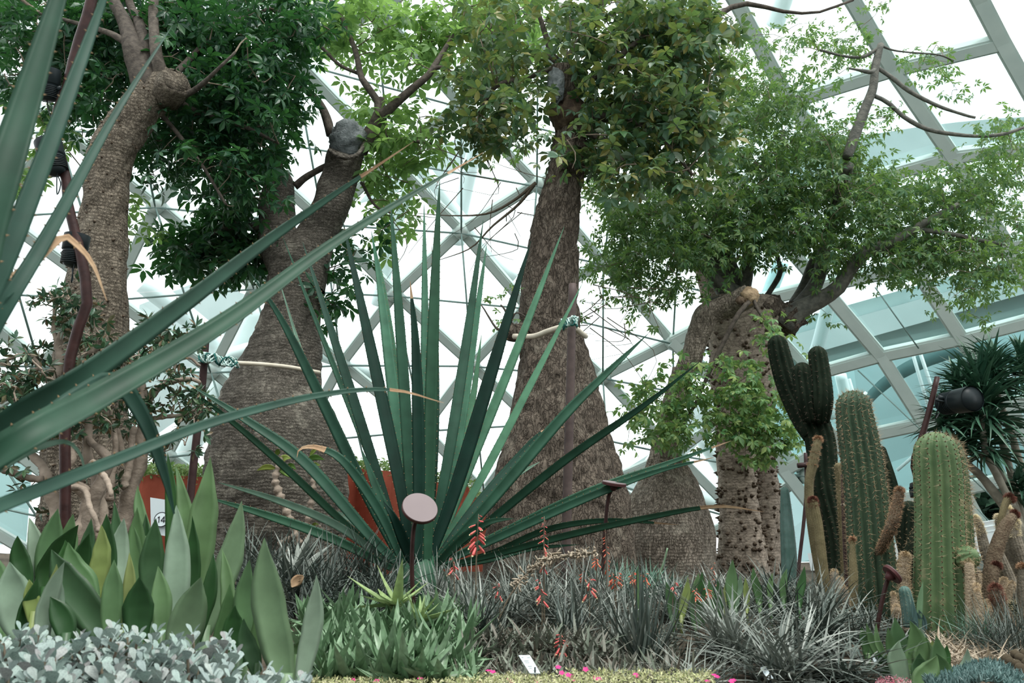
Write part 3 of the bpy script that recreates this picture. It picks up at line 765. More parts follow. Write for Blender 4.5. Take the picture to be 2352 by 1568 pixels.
def canopy(root, blobs, d, dd, tmpls, mat, size, per, cs, pivots, twigmat='twig', nobj=300, hang=0.0, up=0.35, twig=0.006, twigs=True, dmin=None, droop=0.0, dens=1.0):
    """blobs: (px, py, rx, ry, clusters); leaves in bunches round twig ends.
    tmpls: leaf templates; pivots: points the twigs leave from"""
    C_ = []
    for (px, py, rx, ry, n) in blobs:
        for _ in range(max(1, int(n * dens))):
            a = random.uniform(0, 2 * PI); q = math.sqrt(random.random())
            x, y = px + rx * q * math.cos(a), py + ry * q * math.sin(a)
            di = d + random.uniform(-dd, dd) * math.sqrt(max(0.05, 1 - q * q))
            C_.append(P(x, y, di))
    C_ = np.array([list(c) for c in C_])
    m = len(C_) * per
    base = np.repeat(C_, per, axis=0)
    off = rng.normal(0, 1, (m, 3)) * cs * np.array([1, 1, 0.7])
    T = base + off; T[:, 2] -= np.abs(rng.normal(0, 1, m)) * hang
    dirs = off + rng.normal(0, 0.5, (m, 3)) * cs; dirs[:, 2] -= cs * (0.3 + droop)
    R = dirs_np(dirs, rng.normal(0, 0.55, m))
    sc = size * rng.uniform(0.65, 1.25, m)
    order = np.argsort(T[:, 1] + rng.uniform(-dd, dd, m) * 0.6)
    ids = rng.integers(0, len(tmpls), m)
    mes = []
    for t in tmpls:
        q = MB(); q.add(*t); mes.append(q.mesh('leaf', M[mat], smooth=False))
    o3 = order[:nobj]
    for k in o3:
        r3 = R[k] * sc[k]; p = T[k]
        place(mes[ids[k]], 'leaf', root, Matrix([[*r3[0], p[0]], [*r3[1], p[1]], [*r3[2], p[2]], [0, 0, 0, 1]]))
    rest = order[nobj:]
    if len(rest):
        mb = MB()
        for t in range(len(tmpls)):
            s = rest[ids[rest] == t]
            mb.stamp(tmpls[t], R[s] * sc[s][:, None, None], T[s])
        mb.build('foliage', M[mat], root, smooth=False, kind='stuff')
    if twigs and len(pivots):
        pv = np.array([list(p) for p in pivots]); mb = MB()
        ends = []
        for c in C_:
            dist = np.linalg.norm(pv - c, axis=1)
            # branch off twigs that already reach near here
            if ends:
                e = np.array(ends[-400:]); de = np.linalg.norm(e - c, axis=1)
                k = int(np.argmin(de)); k2 = int(np.argmin(dist))
                a = e[k] if de[k] < dist[k2] * 0.8 else pv[k2]
            else: a = pv[int(np.argmin(dist))]
            L = np.linalg.norm(c - a)
            mid = (a + c) / 2 + rng.normal(0, 0.09, 3) * L + np.array([0, 0, 0.07 * L])
            sp_ = spline([a, mid, c], 5)
            tube(mb, sp_, np.linspace(twig * (1 + L * 1.2), twig * 0.5, 5), 4, capa=False, capb=False)
            ends.append(c); ends.append(mid)
        mb.build('twigs', M[twigmat], root, kind='stuff')
    return C_

def limb(root, pts, mat, name='branch', seg=14, n=22, wob=0.012):
    c, r = pxpath(pts, n)
    for i in range(1, n - 1):
        c[i] += np.array(noise.noise_vector(Vector(c[i] * 2.0))) * wob
        r[i] *= 1 + 0.10 * noise.noise(Vector(c[i] * 9))
    mb = MB(); tube(mb, c, r, seg)
    mb.build(name, M[mat], root)
    return c

# ---- tree A: spiny trunk at the left, cut stub at its top, dark canopy
dA = 6.6
tA = thing('silk_floss_tree', 'tall spiny grey trunk at the left behind the shrub, under dark green leaves', 'tree', G(195, dA))
mb, cA, rA, vA = trunk_mesh([(1420, 60, 315), (1290, 78, 300), (1150, 100, 300), (1000, 108, 287), (850, 128, 284), (700, 150, 284), (560, 180, 284), (450, 190, 288), (380, 200, 298), (330, 215, 318), (260, 268, 362), (200, 330, 408), (168, 365, 415)], dA, 150, 72, crack=0.022, cs=2.6, seed=1)
mb.build('trunk', M['barkA'], tA)
thorns_on(tA, vA, cA, 420, 0.024, amin=0.05, maxobj=160)
e = P(403, 186, dA - 0.16); ax = Vector((.62, -.66, .25)).normalized()
mb = MB(); tube(mb, [e - ax * .24, e - ax * .12, e - ax * .02, e, e + ax * .005, e - ax * .03], [0.15, 0.15, 0.148, .14, .115, .10], 26, rfun=lambda t, a: 1 + .05 * np.sin(3 * a + 4 * t) + .03 * np.sin(7 * a), capb=False)
mb.build('branch_stub', M['barkA'], tA)
mb = MB(); tube(mb, [e - ax * .09, e - ax * .05, e - ax * .045], [0.118, 0.115, 0.03], 18); mb.build('cut_face', M['oldwood'], tA)
pvA = []
for pts in ([(352, 215, 38, dA), (325, 150, 32, dA), (308, 110, 24, dA), (290, 60, 17, dA + .1), (262, 0, 13, dA + .2), (240, -60, 9, dA + .3)],
            [(330, 150, 20, dA), (335, 110, 14, dA), (322, 60, 12, dA + .1), (300, 10, 9, dA + .3), (285, -60, 7, dA + .4)],
            [(385, 190, 22, dA), (366, 150, 15, dA - .1), (357, 90, 12, dA - .1), (352, 0, 11, dA), (350, -90, 8, dA)],
            [(398, 210, 14, dA), (412, 222, 9, dA - .05), (440, 212, 7, dA - .1), (470, 190, 6, dA - .2), (500, 160, 4, dA - .3), (540, 120, 3, dA - .3)],
            [(300, 105, 9, dA), (260, 80, 7, dA), (200, 60, 5, dA), (90, 30, 4, dA)],
            [(400, 170, 8, dA), (440, 130, 7, dA + .3), (520, 60, 6, dA + .5), (620, 20, 4, dA + .6)],
            [(385, 215, 7, dA), (460, 260, 6, dA + .3), (560, 290, 5, dA + .4), (640, 330, 3, dA + .4)],
            [(350, 240, 6, dA + .1), (410, 310, 5, dA + .2), (470, 390, 4, dA + .2), (520, 470, 3, dA + .2)]):
    pvA += list(limb(tA, pts, 'branch'))[4:]
lfA = [palmate(5, 1, 0.42, 3.6, seed=s) for s in range(4)] + [palmate(6, 1, 0.40, 4.4, seed=9)]
canopy(tA, [(120, 40, 190, 70, 130), (330, 40, 130, 60, 64), (560, 60, 170, 80, 135), (540, 170, 150, 70, 105), (60, 150, 110, 60, 22), (100, 210, 110, 50, 18), (250, 190, 70, 60, 28), (470, 270, 130, 60, 75),
    (600, 260, 80, 60, 42), (340, 340, 60, 45, 16), (420, 370, 110, 50, 46), (560, 370, 90, 45, 34), (520, 440, 90, 40, 22), (170, 290, 45, 60, 12), (250, 130, 90, 60, 30), (130, 110, 130, 60, 40), (690, 60, 70, 60, 22), (430, 130, 70, 60, 28)],
   dA + 0.7, 0.8, lfA, 'leafA', 0.125, 6, 0.14, pvA, nobj=300, dens=.66)
# yellow-green young leaves near the lower left of its canopy
canopy(tA, [(90, 250, 20, 15, 3), (80, 290, 40, 20, 3), (65, 400, 45, 25, 7), (160, 330, 30, 20, 4), (320, 520, 30, 20, 3), (310, 475, 12, 20, 2)], dA + 1.0, 0.3, lfA, 'leafB', 0.13, 4, 0.1, [P(120, 300, dA + .8)], nobj=20, twig=0.003)

# ---- tree B: bottle trunk left of centre, forked, grey sealed cut
dB = 8.2
tB = thing('bottle_tree', 'forked bottle tree left of centre with a grey sealed cut limb', 'tree', G(630, dB))
mb, cB, rB, vB = trunk_mesh([(1440, 545, 790), (1300, 515, 788), (1200, 492, 790), (1100, 484, 786), (1000, 490, 777), (930, 508, 752), (880, 535, 738), (830, 560, 736), (780, 584, 738), (740, 600, 738), (680, 616, 737), (620, 617, 748), (585, 625, 756), (560, 640, 752)], dB, 150, 84, flute=0.09, nf=5, crack=0.02, cs=2.2, seed=5, zs=1.3)
mb.build('trunk', M['barkB'], tB)
def fatlimb(root, pts, d, mat, name, seed, seg=48, rings=60, crack=0.02, cap=True):
    q = [list(P(x, y, dd)) + [r * S(y, dd)] for x, y, r, dd in pts]
    s = spline(q, rings); c, r = s[:, :3], s[:, 3]
    t, u, w = frames(c); th = np.linspace(0, 2 * PI, seg, endpoint=False)
    v = np.zeros((rings, seg, 3))
    for i in range(rings):
        for j in range(seg):
            di = math.cos(th[j]) * u[i] + math.sin(th[j]) * w[i]; p = c[i] + di * r[i]
            pv = Vector(p * 4 + seed)
            v[i, j] = p + di * (noise.noise(pv) * crack * 1.6 - max(0, 0.45 - abs(noise.noise(pv * 1.7)) * 2) * crack)
    mb = MB(); i = np.arange(rings - 1)[:, None] * seg; j = np.arange(seg)[None]; j2 = (j + 1) % seg
    vv = np.vstack([v.reshape(-1, 3), c[-1][None]]); k = rings * seg
    mb.add(vv, [np.stack([i + j, i + j2, i + seg + j2, i + seg + j], -1).reshape(-1, 4), np.stack([np.full(seg, k), np.arange(seg) + (rings - 1) * seg, (np.arange(seg) + 1) % seg + (rings - 1) * seg], -1)])
    mb.build(name, M[mat], root); return c, v
c1, v1 = fatlimb(tB, [(690, 660, 58, dB), (705, 590, 52, dB), (735, 530, 44, dB), (762, 470, 42, dB - .1), (775, 420, 42, dB - .1), (788, 380, 42, dB - .15), (796, 345, 42, dB - .25)], dB, 'barkB', 'main_limb', 3)
c2, v2 = fatlimb(tB, [(680, 640, 50, dB), (655, 590, 48, dB), (640, 540, 44, dB + .05), (636, 490, 42, dB + .1), (640, 440, 38, dB + .1), (643, 405, 28, dB + .1), (645, 388, 10, dB + .1)], dB, 'barkB', 'side_limb', 8)
# sealed cut
def lump(root, centre, rx, ry, rz, mat, name, amp=0.15, seg=28, rings=16, sc=9, rot=None):
    mb = MB(); v = []
    for i in range(rings):
        a = PI * i / (rings - 1) - PI / 2
        for j in range(seg):
            b = 2 * PI * j / seg
            p = Vector((math.cos(a) * math.cos(b), math.cos(a) * math.sin(b), math.sin(a)))
            k = 1 + amp * noise.noise(p * 2.3 + Vector(centre) * sc) + amp * .5 * noise.noise(p * 6 + Vector(centre))
            q = Vector((p.x * rx, p.y * ry, p.z * rz)) * k
            if rot is not None: q = rot @ q
            v.append(list(Vector(centre) + q))
    i = np.arange(rings - 1)[:, None] * seg; j = np.arange(seg)[None]; j2 = (j + 1) % seg
    mb.add(v, [np.stack([i + j, i + j2, i + seg + j2, i + seg + j], -1).reshape(-1, 4)])
    return mb.build(name, M[mat], root)
lump(tB, P(797, 322, dB - .32), 0.20, 0.12, 0.20, 'sealant', 'sealed_cut', 0.3, rot=Matrix.Rotation(.35, 3, 'X'))
mb = MB(); tube(mb, spline([P(757, 345, dB - .38), P(775, 358, dB - .5), P(800, 362, dB - .52), P(825, 352, dB - .45), P(838, 325, dB - .34)], 20), 0.022, 8, rfun=lambda t, a: 1 + .35 * np.sin(40 * t + 3 * a)); mb.build('bark_rim', M['barkB'], tB)
pvB = []
for pts in ([(826, 345, 20, dB - .2), (845, 315, 17, dB - .2), (862, 285, 15, dB - .2), (870, 260, 12, dB - .2), (868, 235, 9, dB - .2), (845, 200, 8, dB - .2), (828, 170, 7, dB - .1), (815, 110, 6, dB), (790, 50, 5, dB + .1), (760, 0, 4, dB + .2)],
            [(872, 272, 13, dB - .2), (900, 245, 11, dB - .25), (950, 200, 9, dB - .3), (985, 170, 8, dB - .3), (1010, 130, 6, dB - .2), (1040, 80, 4, dB)],
            [(872, 262, 8, dB - .2), (878, 225, 8, dB - .2)],
            [(985, 170, 6, dB - .3), (1010, 155, 5, dB - .3), (1060, 180, 4, dB - .2), (1100, 200, 3, dB)],
            [(640, 400, 14, dB + .1), (636, 370, 12, dB + .1), (628, 330, 10, dB + .1), (608, 285, 8, dB + .1), (598, 240, 6, dB + .1), (570, 180, 4, dB)],
            [(760, 310, 11, dB - .2), (752, 275, 10, dB - .2), (735, 240, 9, dB - .2), (700, 205, 8, dB - .15), (660, 180, 7, dB - .1), (600, 165, 5, dB)],
            [(825, 170, 4, dB), (780, 150, 4, dB), (740, 110, 4, dB), (700, 80, 3, dB)],
            [(677, 428, 9, dB), (700, 408, 8, dB), (740, 385, 7, dB), (770, 370, 7, dB - .1)],
            [(830, 300, 5, dB - .1), (870, 312, 5, dB), (920, 320, 4, dB), (990, 330, 3, dB)],
            [(690, 540, 8, dB + .2), (560, 520, 6, dB), (480, 540, 4, dB), (430, 570, 3, dB)],
            [(830, 420, 4, dB + .2), (860, 470, 3, dB), (900, 490, 3, dB)]):
    pvB += list(limb(tB, pts, 'branch', n=20))[3:]
lfB = [palmate(5, 1, 0.46, 4.0, seed=s + 20) for s in range(4)]
canopy(tB, [(900, 60, 150, 70, 62), (960, 130, 110, 50, 26), (780, 90, 80, 50, 14), (720, 40, 60, 40, 10), (850, 290, 70, 45, 17), (930, 310, 80, 55, 34), (860, 350, 60, 35, 12), (880, 430, 60, 40, 14), (895, 490, 50, 35, 13), (800, 60, 50, 50, 8), (1120, 60, 110, 60, 30), (1010, 60, 70, 50, 18), (1180, 30, 90, 40, 22)],
   dB + .3, 0.6, lfB, 'leafB', 0.165, 5, 0.19, pvB, nobj=300, dens=.58)
canopy(tB, [(450, 570, 75, 38, 22), (520, 600, 90, 40, 26), (570, 560, 60, 50, 18), (530, 480, 50, 60, 12), (500, 520, 50, 40, 8), (570, 400, 40, 50, 6), (600, 300, 50, 60, 10), (580, 200, 60, 60, 12), (800, 580, 22, 45, 7), (765, 620, 15, 15, 2), (755, 690, 14, 28, 6), (660, 230, 60, 60, 8)],
   dB + .2, 0.5, lfB, 'leafA', 0.16, 5, 0.15, pvB + [P(740, 620, dB)], nobj=0)

# ---- tree C: the big centre bottle tree
dC = 7.6
tC = thing('bottle_tree', 'broad cracked-bark bottle tree right behind the spiky agave and tied to the tall stake', 'tree', G(1280, dC))
mb, cC, rC, vC = trunk_mesh([(1440, 1100, 1460), (1330, 1106, 1454), (1230, 1112, 1447), (1150, 1118, 1440), (1080, 1132, 1426), (1000, 1152, 1404), (930, 1168, 1384), (860, 1182, 1362), (780, 1190, 1338), (700, 1195, 1326), (620, 1203, 1324), (540, 1215, 1326), (460, 1232, 1332), (400, 1250, 1338), (340, 1262, 1345), (280, 1275, 1345)], dC, 240, 110, flute=0.06, nf=6, crack=0.03, cs=3.4, seed=9, zs=0.5)
mb.build('trunk', M['barkC'], tC)
lump(tC, P(1305, 265, dC - .05), 0.2, 0.2, 0.22, 'oldwood', 'burl', 0.3)
fatlimb(tC, [(1318, 300, 34, dC), (1305, 240, 30, dC), (1290, 190, 27, dC - .1), (1288, 150, 24, dC - .15)], dC, 'barkC', 'upper_trunk', 21, seg=32, rings=30)
lump(tC, P(1278, 195, dC - .25), 0.09, 0.07, 0.2, 'sealant', 'sealed_cut', 0.3)
pvC = []
for pts in ([(1325, 290, 24, dC), (1370, 265, 20, dC), (1430, 250, 15, dC), (1500, 200, 11, dC), (1560, 130, 9, dC + .1), (1620, 60, 7, dC + .2), (1700, 10, 6, dC + .3), (1800, 25, 4, dC + .3), (1880, 28, 3, dC + .3), (1960, 0, 3, dC + .3)],
            [(1280, 140, 8, dC), (1265, 120, 7, dC), (1250, 70, 6, dC), (1225, 0, 5, dC), (1200, -60, 4, dC)],
            [(1285, 150, 7, dC), (1260, 130, 6, dC), (1220, 125, 4, dC), (1180, 125, 3, dC)],
            [(1300, 140, 9, dC), (1350, 70, 8, dC), (1390, 0, 7, dC), (1420, -60, 5, dC)],
            [(1270, 160, 8, dC), (1200, 180, 6, dC - .2), (1140, 200, 5, dC - .3), (1100, 260, 3, dC - .3)],
            [(1400, 250, 8, dC), (1480, 290, 6, dC - .3), (1540, 340, 5, dC - .4), (1590, 400, 3, dC - .4)],
            [(1330, 200, 9, dC), (1400, 150, 8, dC - .2), (1480, 80, 6, dC - .3), (1550, 30, 4, dC - .3)],
            [(1340, 300, 9, dC), (1400, 330, 6, dC - .3), (1440, 380, 4, dC - .4)]):
    pvC += list(limb(tC, pts, 'branch', n=20))[3:]
lfC = [palmate(5, 1, 0.55, 4.2, seed=s + 40) for s in range(5)]
canopy(tC, [(1120, 60, 90, 60, 40), (1140, 160, 100, 60, 60), (1130, 260, 90, 60, 58), (1190, 240, 60, 60, 24), (1110, 310, 70, 30, 20), (1420, 60, 170, 70, 130), (1560, 60, 130, 70, 90), (1440, 160, 150, 60, 120), (1580, 170, 110, 70, 80), (1400, 230, 80, 60, 36), (1520, 260, 130, 60, 95), (1480, 330, 150, 50, 100),
    (1330, 330, 70, 40, 20), (1310, 380, 50, 25, 12), (1420, 400, 90, 45, 36), (1550, 400, 80, 60, 40), (1600, 310, 60, 70, 24), (1290, 60, 60, 50, 16)],
   dC - .1, 0.85, lfC, 'leafC', 0.125, 6, 0.13, pvC, nobj=300, dens=.37)
# cut branch stub with sprouts, left of the trunk
c = limb(tC, [(1200, 760, 20, dC - .1), (1172, 765, 20, dC - .3), (1165, 745, 14, dC - .35)], 'barkC', 'branch_stub', n=12)
for q in ([(1168, 748, 4, dC - .35), (1163, 720, 3, dC - .4), (1150, 700, 2, dC - .4)], [(1170, 745, 4, dC - .35), (1185, 720, 2, dC - .4), (1210, 730, 2, dC - .4)], [(1160, 760, 4, dC - .35), (1140, 755, 3, dC - .4), (1105, 700, 1.5, dC - .4)]):
    limb(tC, q, 'branch', 'sprout', seg=6, n=8)
canopy(tC, [(1160, 660, 30, 20, 2), (1120, 690, 40, 20, 2), (1165, 740, 25, 12, 3)], dC - .35, 0.1, lfC, 'leafS', 0.05, 3, 0.05, [P(1165, 745, dC - .35)], nobj=0, twig=0.002)

# ---- tree D: small bottle tree, bent grey neck with a cut end
dD = 9.4
tD = thing('bottle_tree', 'squat bottle tree right of the broad one, its bent neck cut off at the top', 'tree', G(1535, dD))
mb, cD, rD, vD = trunk_mesh([(1430, 1450, 1635), (1360, 1436, 1642), (1300, 1428, 1643), (1230, 1424, 1642), (1180, 1432, 1632), (1130, 1452, 1615), (1090, 1470, 1592), (1060, 1480, 1572), (1020, 1497, 1558), (960, 1512, 1568), (900, 1530, 1578), (850, 1545, 1590)], dD, 130, 84, flute=0.05, nf=9, crack=0.022, cs=3.0, seed=14, zs=0.35)
mb.build('trunk', M['barkD'], tD)
fatlimb(tD, [(1562, 875, 24, dD), (1585, 820, 25, dD - .05), (1608, 760, 27, dD - .1), (1625, 722, 28, dD - .15), (1652, 708, 27, dD - .2), (1690, 698, 27, dD - .3), (1725, 682, 28, dD - .4)], dD, 'barkD', 'bent_neck', 31, seg=36, rings=60)
lump(tD, P(1722, 680, dD - .5), 0.10, 0.06, 0.11, 'cutwood', 'cut_end', 0.35, rot=Matrix.Rotation(.5, 3, 'Y'))
lump(tD, P(1700, 690, dD - .55), 0.05, 0.03, 0.05, 'oldwood', 'knot', 0.3)
for q in ([(1725, 690, 6, dD - .5), (1700, 715, 6, dD - .6), (1660, 790, 5, dD - .6), (1640, 830, 5, dD - .6), (1600, 920, 4, dD - .6), (1560, 990, 3, dD - .6)],
          [(1640, 830, 5, dD - .6), (1610, 850, 4, dD - .6), (1560, 870, 3, dD - .6)], [(1640, 828, 5, dD - .6), (1665, 850, 4, dD - .6), (1690, 880, 2, dD - .6)],
          [(1728, 680, 5, dD - .5), (1745, 720, 3, dD - .6), (1775, 760, 2, dD - .6)]):
    limb(tD, q, 'branch', 'shoot', seg=7, n=14)
lfS = [palmate(5, 1, 0.5, 3.6, seg=1, seed=s + 60) for s in range(4)]
lfS2 = [palmate(5, 1, 0.5, 3.6, seed=s + 60) for s in range(4)]
canopy(tD, [(1540, 880, 55, 40, 30), (1500, 940, 60, 55, 44), (1560, 960, 50, 50, 30), (1570, 840, 35, 25, 9), (1440, 1020, 22, 12, 3), (1530, 1000, 50, 30, 14), (1660, 850, 40, 40, 14), (1720, 880, 60, 50, 36), (1690, 940, 70, 60, 56), (1760, 960, 65, 60, 50), (1720, 1010, 80, 50, 44), (1800, 1000, 40, 45, 18), (1640, 960, 40, 50, 16),
    (1745, 735, 35, 20, 7), (1780, 765, 35, 20, 8), (1820, 790, 20, 12, 2), (1740, 1055, 30, 18, 6), (1600, 1030, 40, 15, 5), (1810, 925, 20, 20, 4)],
   dD - .7, 0.35, lfS2, 'leafS', 0.085, 5, 0.09, [P(1600, 900, dD - .6), P(1690, 880, dD - .6), P(1560, 870, dD - .6), P(1775, 760, dD - .6), P(1725, 700, dD - .5), P(1640, 900, dD - .7), P(1730, 930, dD - .7)], nobj=300, twig=0.003, droop=0.5, dens=.54)

# ---- tree E: pale thorny trunks, wide branches and fine foliage over the right half
dE = 10.0
tE = thing('silk_floss_tree', 'pale thorny double trunk on the right, its grey limbs carrying the fine-leaved canopy', 'tree', G(1720, dE))
mb, cE, rE, vE = trunk_mesh([(1450, 1635, 1775), (1370, 1640, 1770), (1280, 1645, 1765), (1200, 1650, 1750), (1120, 1648, 1742), (1040, 1646, 1746), (960, 1640, 1770), (880, 1630, 1790), (800, 1625, 1795), (740, 1620, 1800), (700, 1625, 1800)], dE, 130, 84, flute=0.14, nf=4, crack=0.014, cs=2.0, seed=22, zs=1.2)
mb.build('trunk', M['barkE'], tE)
thorns_on(tE, vE, cE, 900, 0.05, maxobj=200)
mb, c_, r_, v_ = trunk_mesh([(1450, 1715, 1800), (1390, 1715, 1800), (1300, 1712, 1795), (1220, 1718, 1795), (1150, 1730, 1795), (1080, 1730, 1785), (1010, 1720, 1770)], dE + .3, 80, 60, flute=0.08, nf=4, crack=0.014, cs=2.0, seed=25, zs=1.2)
mb.build('second_trunk', M['barkE'], tE)
thorns_on(tE, v_, c_, 200, 0.05, maxobj=70)
mb, c_, r_, v_ = trunk_mesh([(760, 1640, 1720), (700, 1615, 1700), (650, 1602, 1672), (600, 1590, 1640)], dE + .4, 50, 48, flute=0.05, crack=0.014, seed=27)
mb.build('left_trunk_fork', M['barkE'], tE)
thorns_on(tE, v_, c_, 90, 0.045, maxobj=30)
lump(tE, P(1760, 715, dE - .3), 0.28, 0.2, 0.22, 'barkC', 'burl', 0.4)
lump(tE, P(1808, 730, dE - .3), 0.2, 0.2, 0.2, 'barkC', 'burl', 0.45)
pvE = []
for pts in ([(1800, 745, 34, dE - .3), (1830, 715, 24, dE - .4), (1880, 690, 19, dE - .5), (1925, 660, 17, dE - .6), (1950, 620, 16, dE - .7), (1985, 582, 15, dE - .8), (2040, 560, 12, dE - .9), (2100, 525, 9, dE - 1.), (2200, 470, 6, dE - 1.1)],
            [(1812, 735, 26, dE - .3), (1850, 690, 19, dE - .2), (1878, 640, 16, dE - .2), (1890, 590, 15, dE - .1), (1900, 540, 12, dE), (1930, 470, 9, dE), (1960, 400, 7, dE)],
            [(1815, 720, 18, dE - .1), (1840, 670, 12, dE), (1868, 600, 10, dE), (1890, 560, 8, dE + .1)],
            [(1690, 700, 30, dE), (1660, 650, 25, dE), (1640, 600, 20, dE), (1600, 520, 14, dE), (1560, 440, 9, dE), (1520, 380, 6, dE)],
            [(1700, 690, 28, dE + .1), (1680, 630, 22, dE + .1), (1665, 580, 18, dE + .1), (1650, 500, 13, dE), (1660, 420, 9, dE), (1680, 340, 6, dE)],
            [(1695, 680, 24, dE - .1), (1660, 660, 17, dE - .2), (1640, 640, 13, dE - .3), (1600, 600, 8, dE - .4)],
            [(1700, 680, 20, dE), (1715, 620, 15, dE), (1720, 560, 12, dE), (1740, 480, 9, dE), (1780, 400, 7, dE), (1800, 300, 5, dE)],
            [(1760, 680, 6, dE), (1790, 630, 6, dE), (1785, 590, 5, dE), (1770, 540, 5, dE)],
            [(1700, 700, 16, dE - .3), (1650, 690, 10, dE - .3), (1625, 695, 7, dE - .3)],
            [(1945, 362, 11, dE - 1.3), (1968, 300, 12, dE - 1.3), (1990, 240, 11, dE - 1.3), (2005, 200, 10, dE - 1.3), (2012, 150, 9, dE - 1.3), (2023, 102, 7, dE - 1.3)],
            [(2008, 220, 5, dE - 1.3), (2040, 235, 5, dE - 1.3), (2080, 270, 5, dE - 1.3), (2140, 300, 5, dE - 1.3), (2230, 313, 4, dE - 1.3), (2300, 308, 4, dE - 1.3), (2370, 285, 3, dE - 1.3)],
            [(2015, 155, 5, dE - 1.3), (2050, 180, 5, dE - 1.3), (2090, 210, 5, dE - 1.3), (2160, 245, 4, dE - 1.3), (2240, 270, 3, dE - 1.3)],
            [(2022, 108, 4, dE - 1.3), (1985, 130, 4, dE - 1.3), (1940, 130, 3, dE - 1.3), (1880, 115, 3, dE - 1.3)],
            [(2020, 105, 3, dE - 1.3), (2060, 118, 2, dE - 1.3), (2150, 125, 2, dE - 1.3), (2190, 140, 2, dE - 1.3)],
            [(2010, 160, 4, dE - 1.4), (2000, 165, 5, dE - 1.5), (1970, 160, 3, dE - 1.5), (1950, 157, 2, dE - 1.5)],
            [(1950, 380, 12, dE - 1.2), (1925, 440, 10, dE - .8), (1905, 520, 9, dE - .4)],
            [(2100, 525, 6, dE - 1), (2200, 540, 5, dE - 1), (2300, 560, 4, dE - 1)]):
    pvE += list(limb(tE, pts, 'branchE', n=20))[3:]
lfE = [palmate(5, 1, 0.42, 3.4, seg=1, seed=s + 80) for s in range(5)]
EB = [(1400, 480, 60, 70, 34), (1400, 590, 60, 80, 44), (1450, 660, 60, 40, 22), (1500, 560, 100, 70, 100), (1480, 470, 90, 60, 60), (1560, 640, 60, 50, 30), (1600, 480, 110, 90, 120), (1640, 560, 110, 60, 90), (1720, 440, 120, 90, 130), (1760, 540, 100, 60, 90), (1860, 480, 110, 80, 120), (1850, 380, 120, 70, 110),
    (1720, 330, 110, 60, 80), (1700, 240, 90, 60, 46), (1780, 210, 90, 60, 34), (1860, 290, 110, 60, 60), (1950, 340, 70, 50, 30), (1990, 440, 110, 60, 80), (1960, 540, 100, 60, 70), (2090, 450, 110, 60, 84), (2080, 560, 110, 60, 80), (2060, 620, 90, 30, 24), (2180, 560, 100, 60, 80), (2190, 440, 80, 70, 44),
    (2280, 480, 90, 110, 90), (2270, 600, 90, 50, 50), (2300, 380, 60, 70, 38), (2240, 640, 60, 30, 14), (2310, 310, 50, 40, 16), (1680, 150, 70, 60, 20), (1750, 110, 90, 50, 16), (1870, 90, 80, 60, 16), (1940, 120, 60, 60, 18), (1970, 70, 40, 30, 6), (2040, 280, 60, 50, 8), (2150, 160, 60, 25, 8), (2185, 190, 25, 35, 6), (2120, 130, 50, 15, 5),
    (2030, 5, 30, 8, 4), (2190, 690, 20, 40, 6), (2140, 660, 20, 30, 5), (2265, 735, 18, 10, 3), (2255, 680, 30, 20, 5), (1350, 420, 30, 60, 10), (1920, 610, 60, 30, 16), (1540, 720, 20, 25, 3), (1490, 740, 15, 12, 2), (1350, 720, 20, 20, 3), (1140, 370, 40, 20, 3), (1210, 340, 40, 40, 5), (1900, 720, 12, 14, 2)]
canopy(tE, EB, dE - .6, 1.0, lfE, 'leafE', 0.092, 8, 0.13, pvE, twigmat='twig', dens=.60, nobj=300, twig=0.0035, droop=0.7)
# bare hanging twigs between the centre trees
mb = MB()
for k in range(46):
    x, y = random.uniform(900, 1210), random.uniform(250, 560)
    if k % 3 == 0: x, y = random.uniform(1340, 1500), random.uniform(650, 780)
    a = P(x, y, dC + random.uniform(0.3, 1.2)); b = a + Vector((random.uniform(-.5, .5), random.uniform(-.2, .2), random.uniform(-.5, .2))); c = b + Vector((random.uniform(-.5, .3), 0, random.uniform(-.4, .1)))
    tube(mb, spline([a, b, c], 8), np.linspace(0.006, 0.002, 8), 4)
tube(mb, spline([P(1230, 420, dC), P(1180, 460, dC + .2), P(1120, 490, dC + .3), P(1040, 495, dC + .4), P(960, 490, dC + .4)], 16), np.linspace(0.02, 0.003, 16), 5)
tube(mb, spline([P(1230, 420, dC), P(1190, 470, dC + .2), P(1130, 520, dC + .3), P(1080, 570, dC + .4), P(1000, 600, dC + .4)], 16), np.linspace(0.02, 0.003, 16), 5)
mb.build('bare_twigs', M['twig'], tC, kind='stuff')
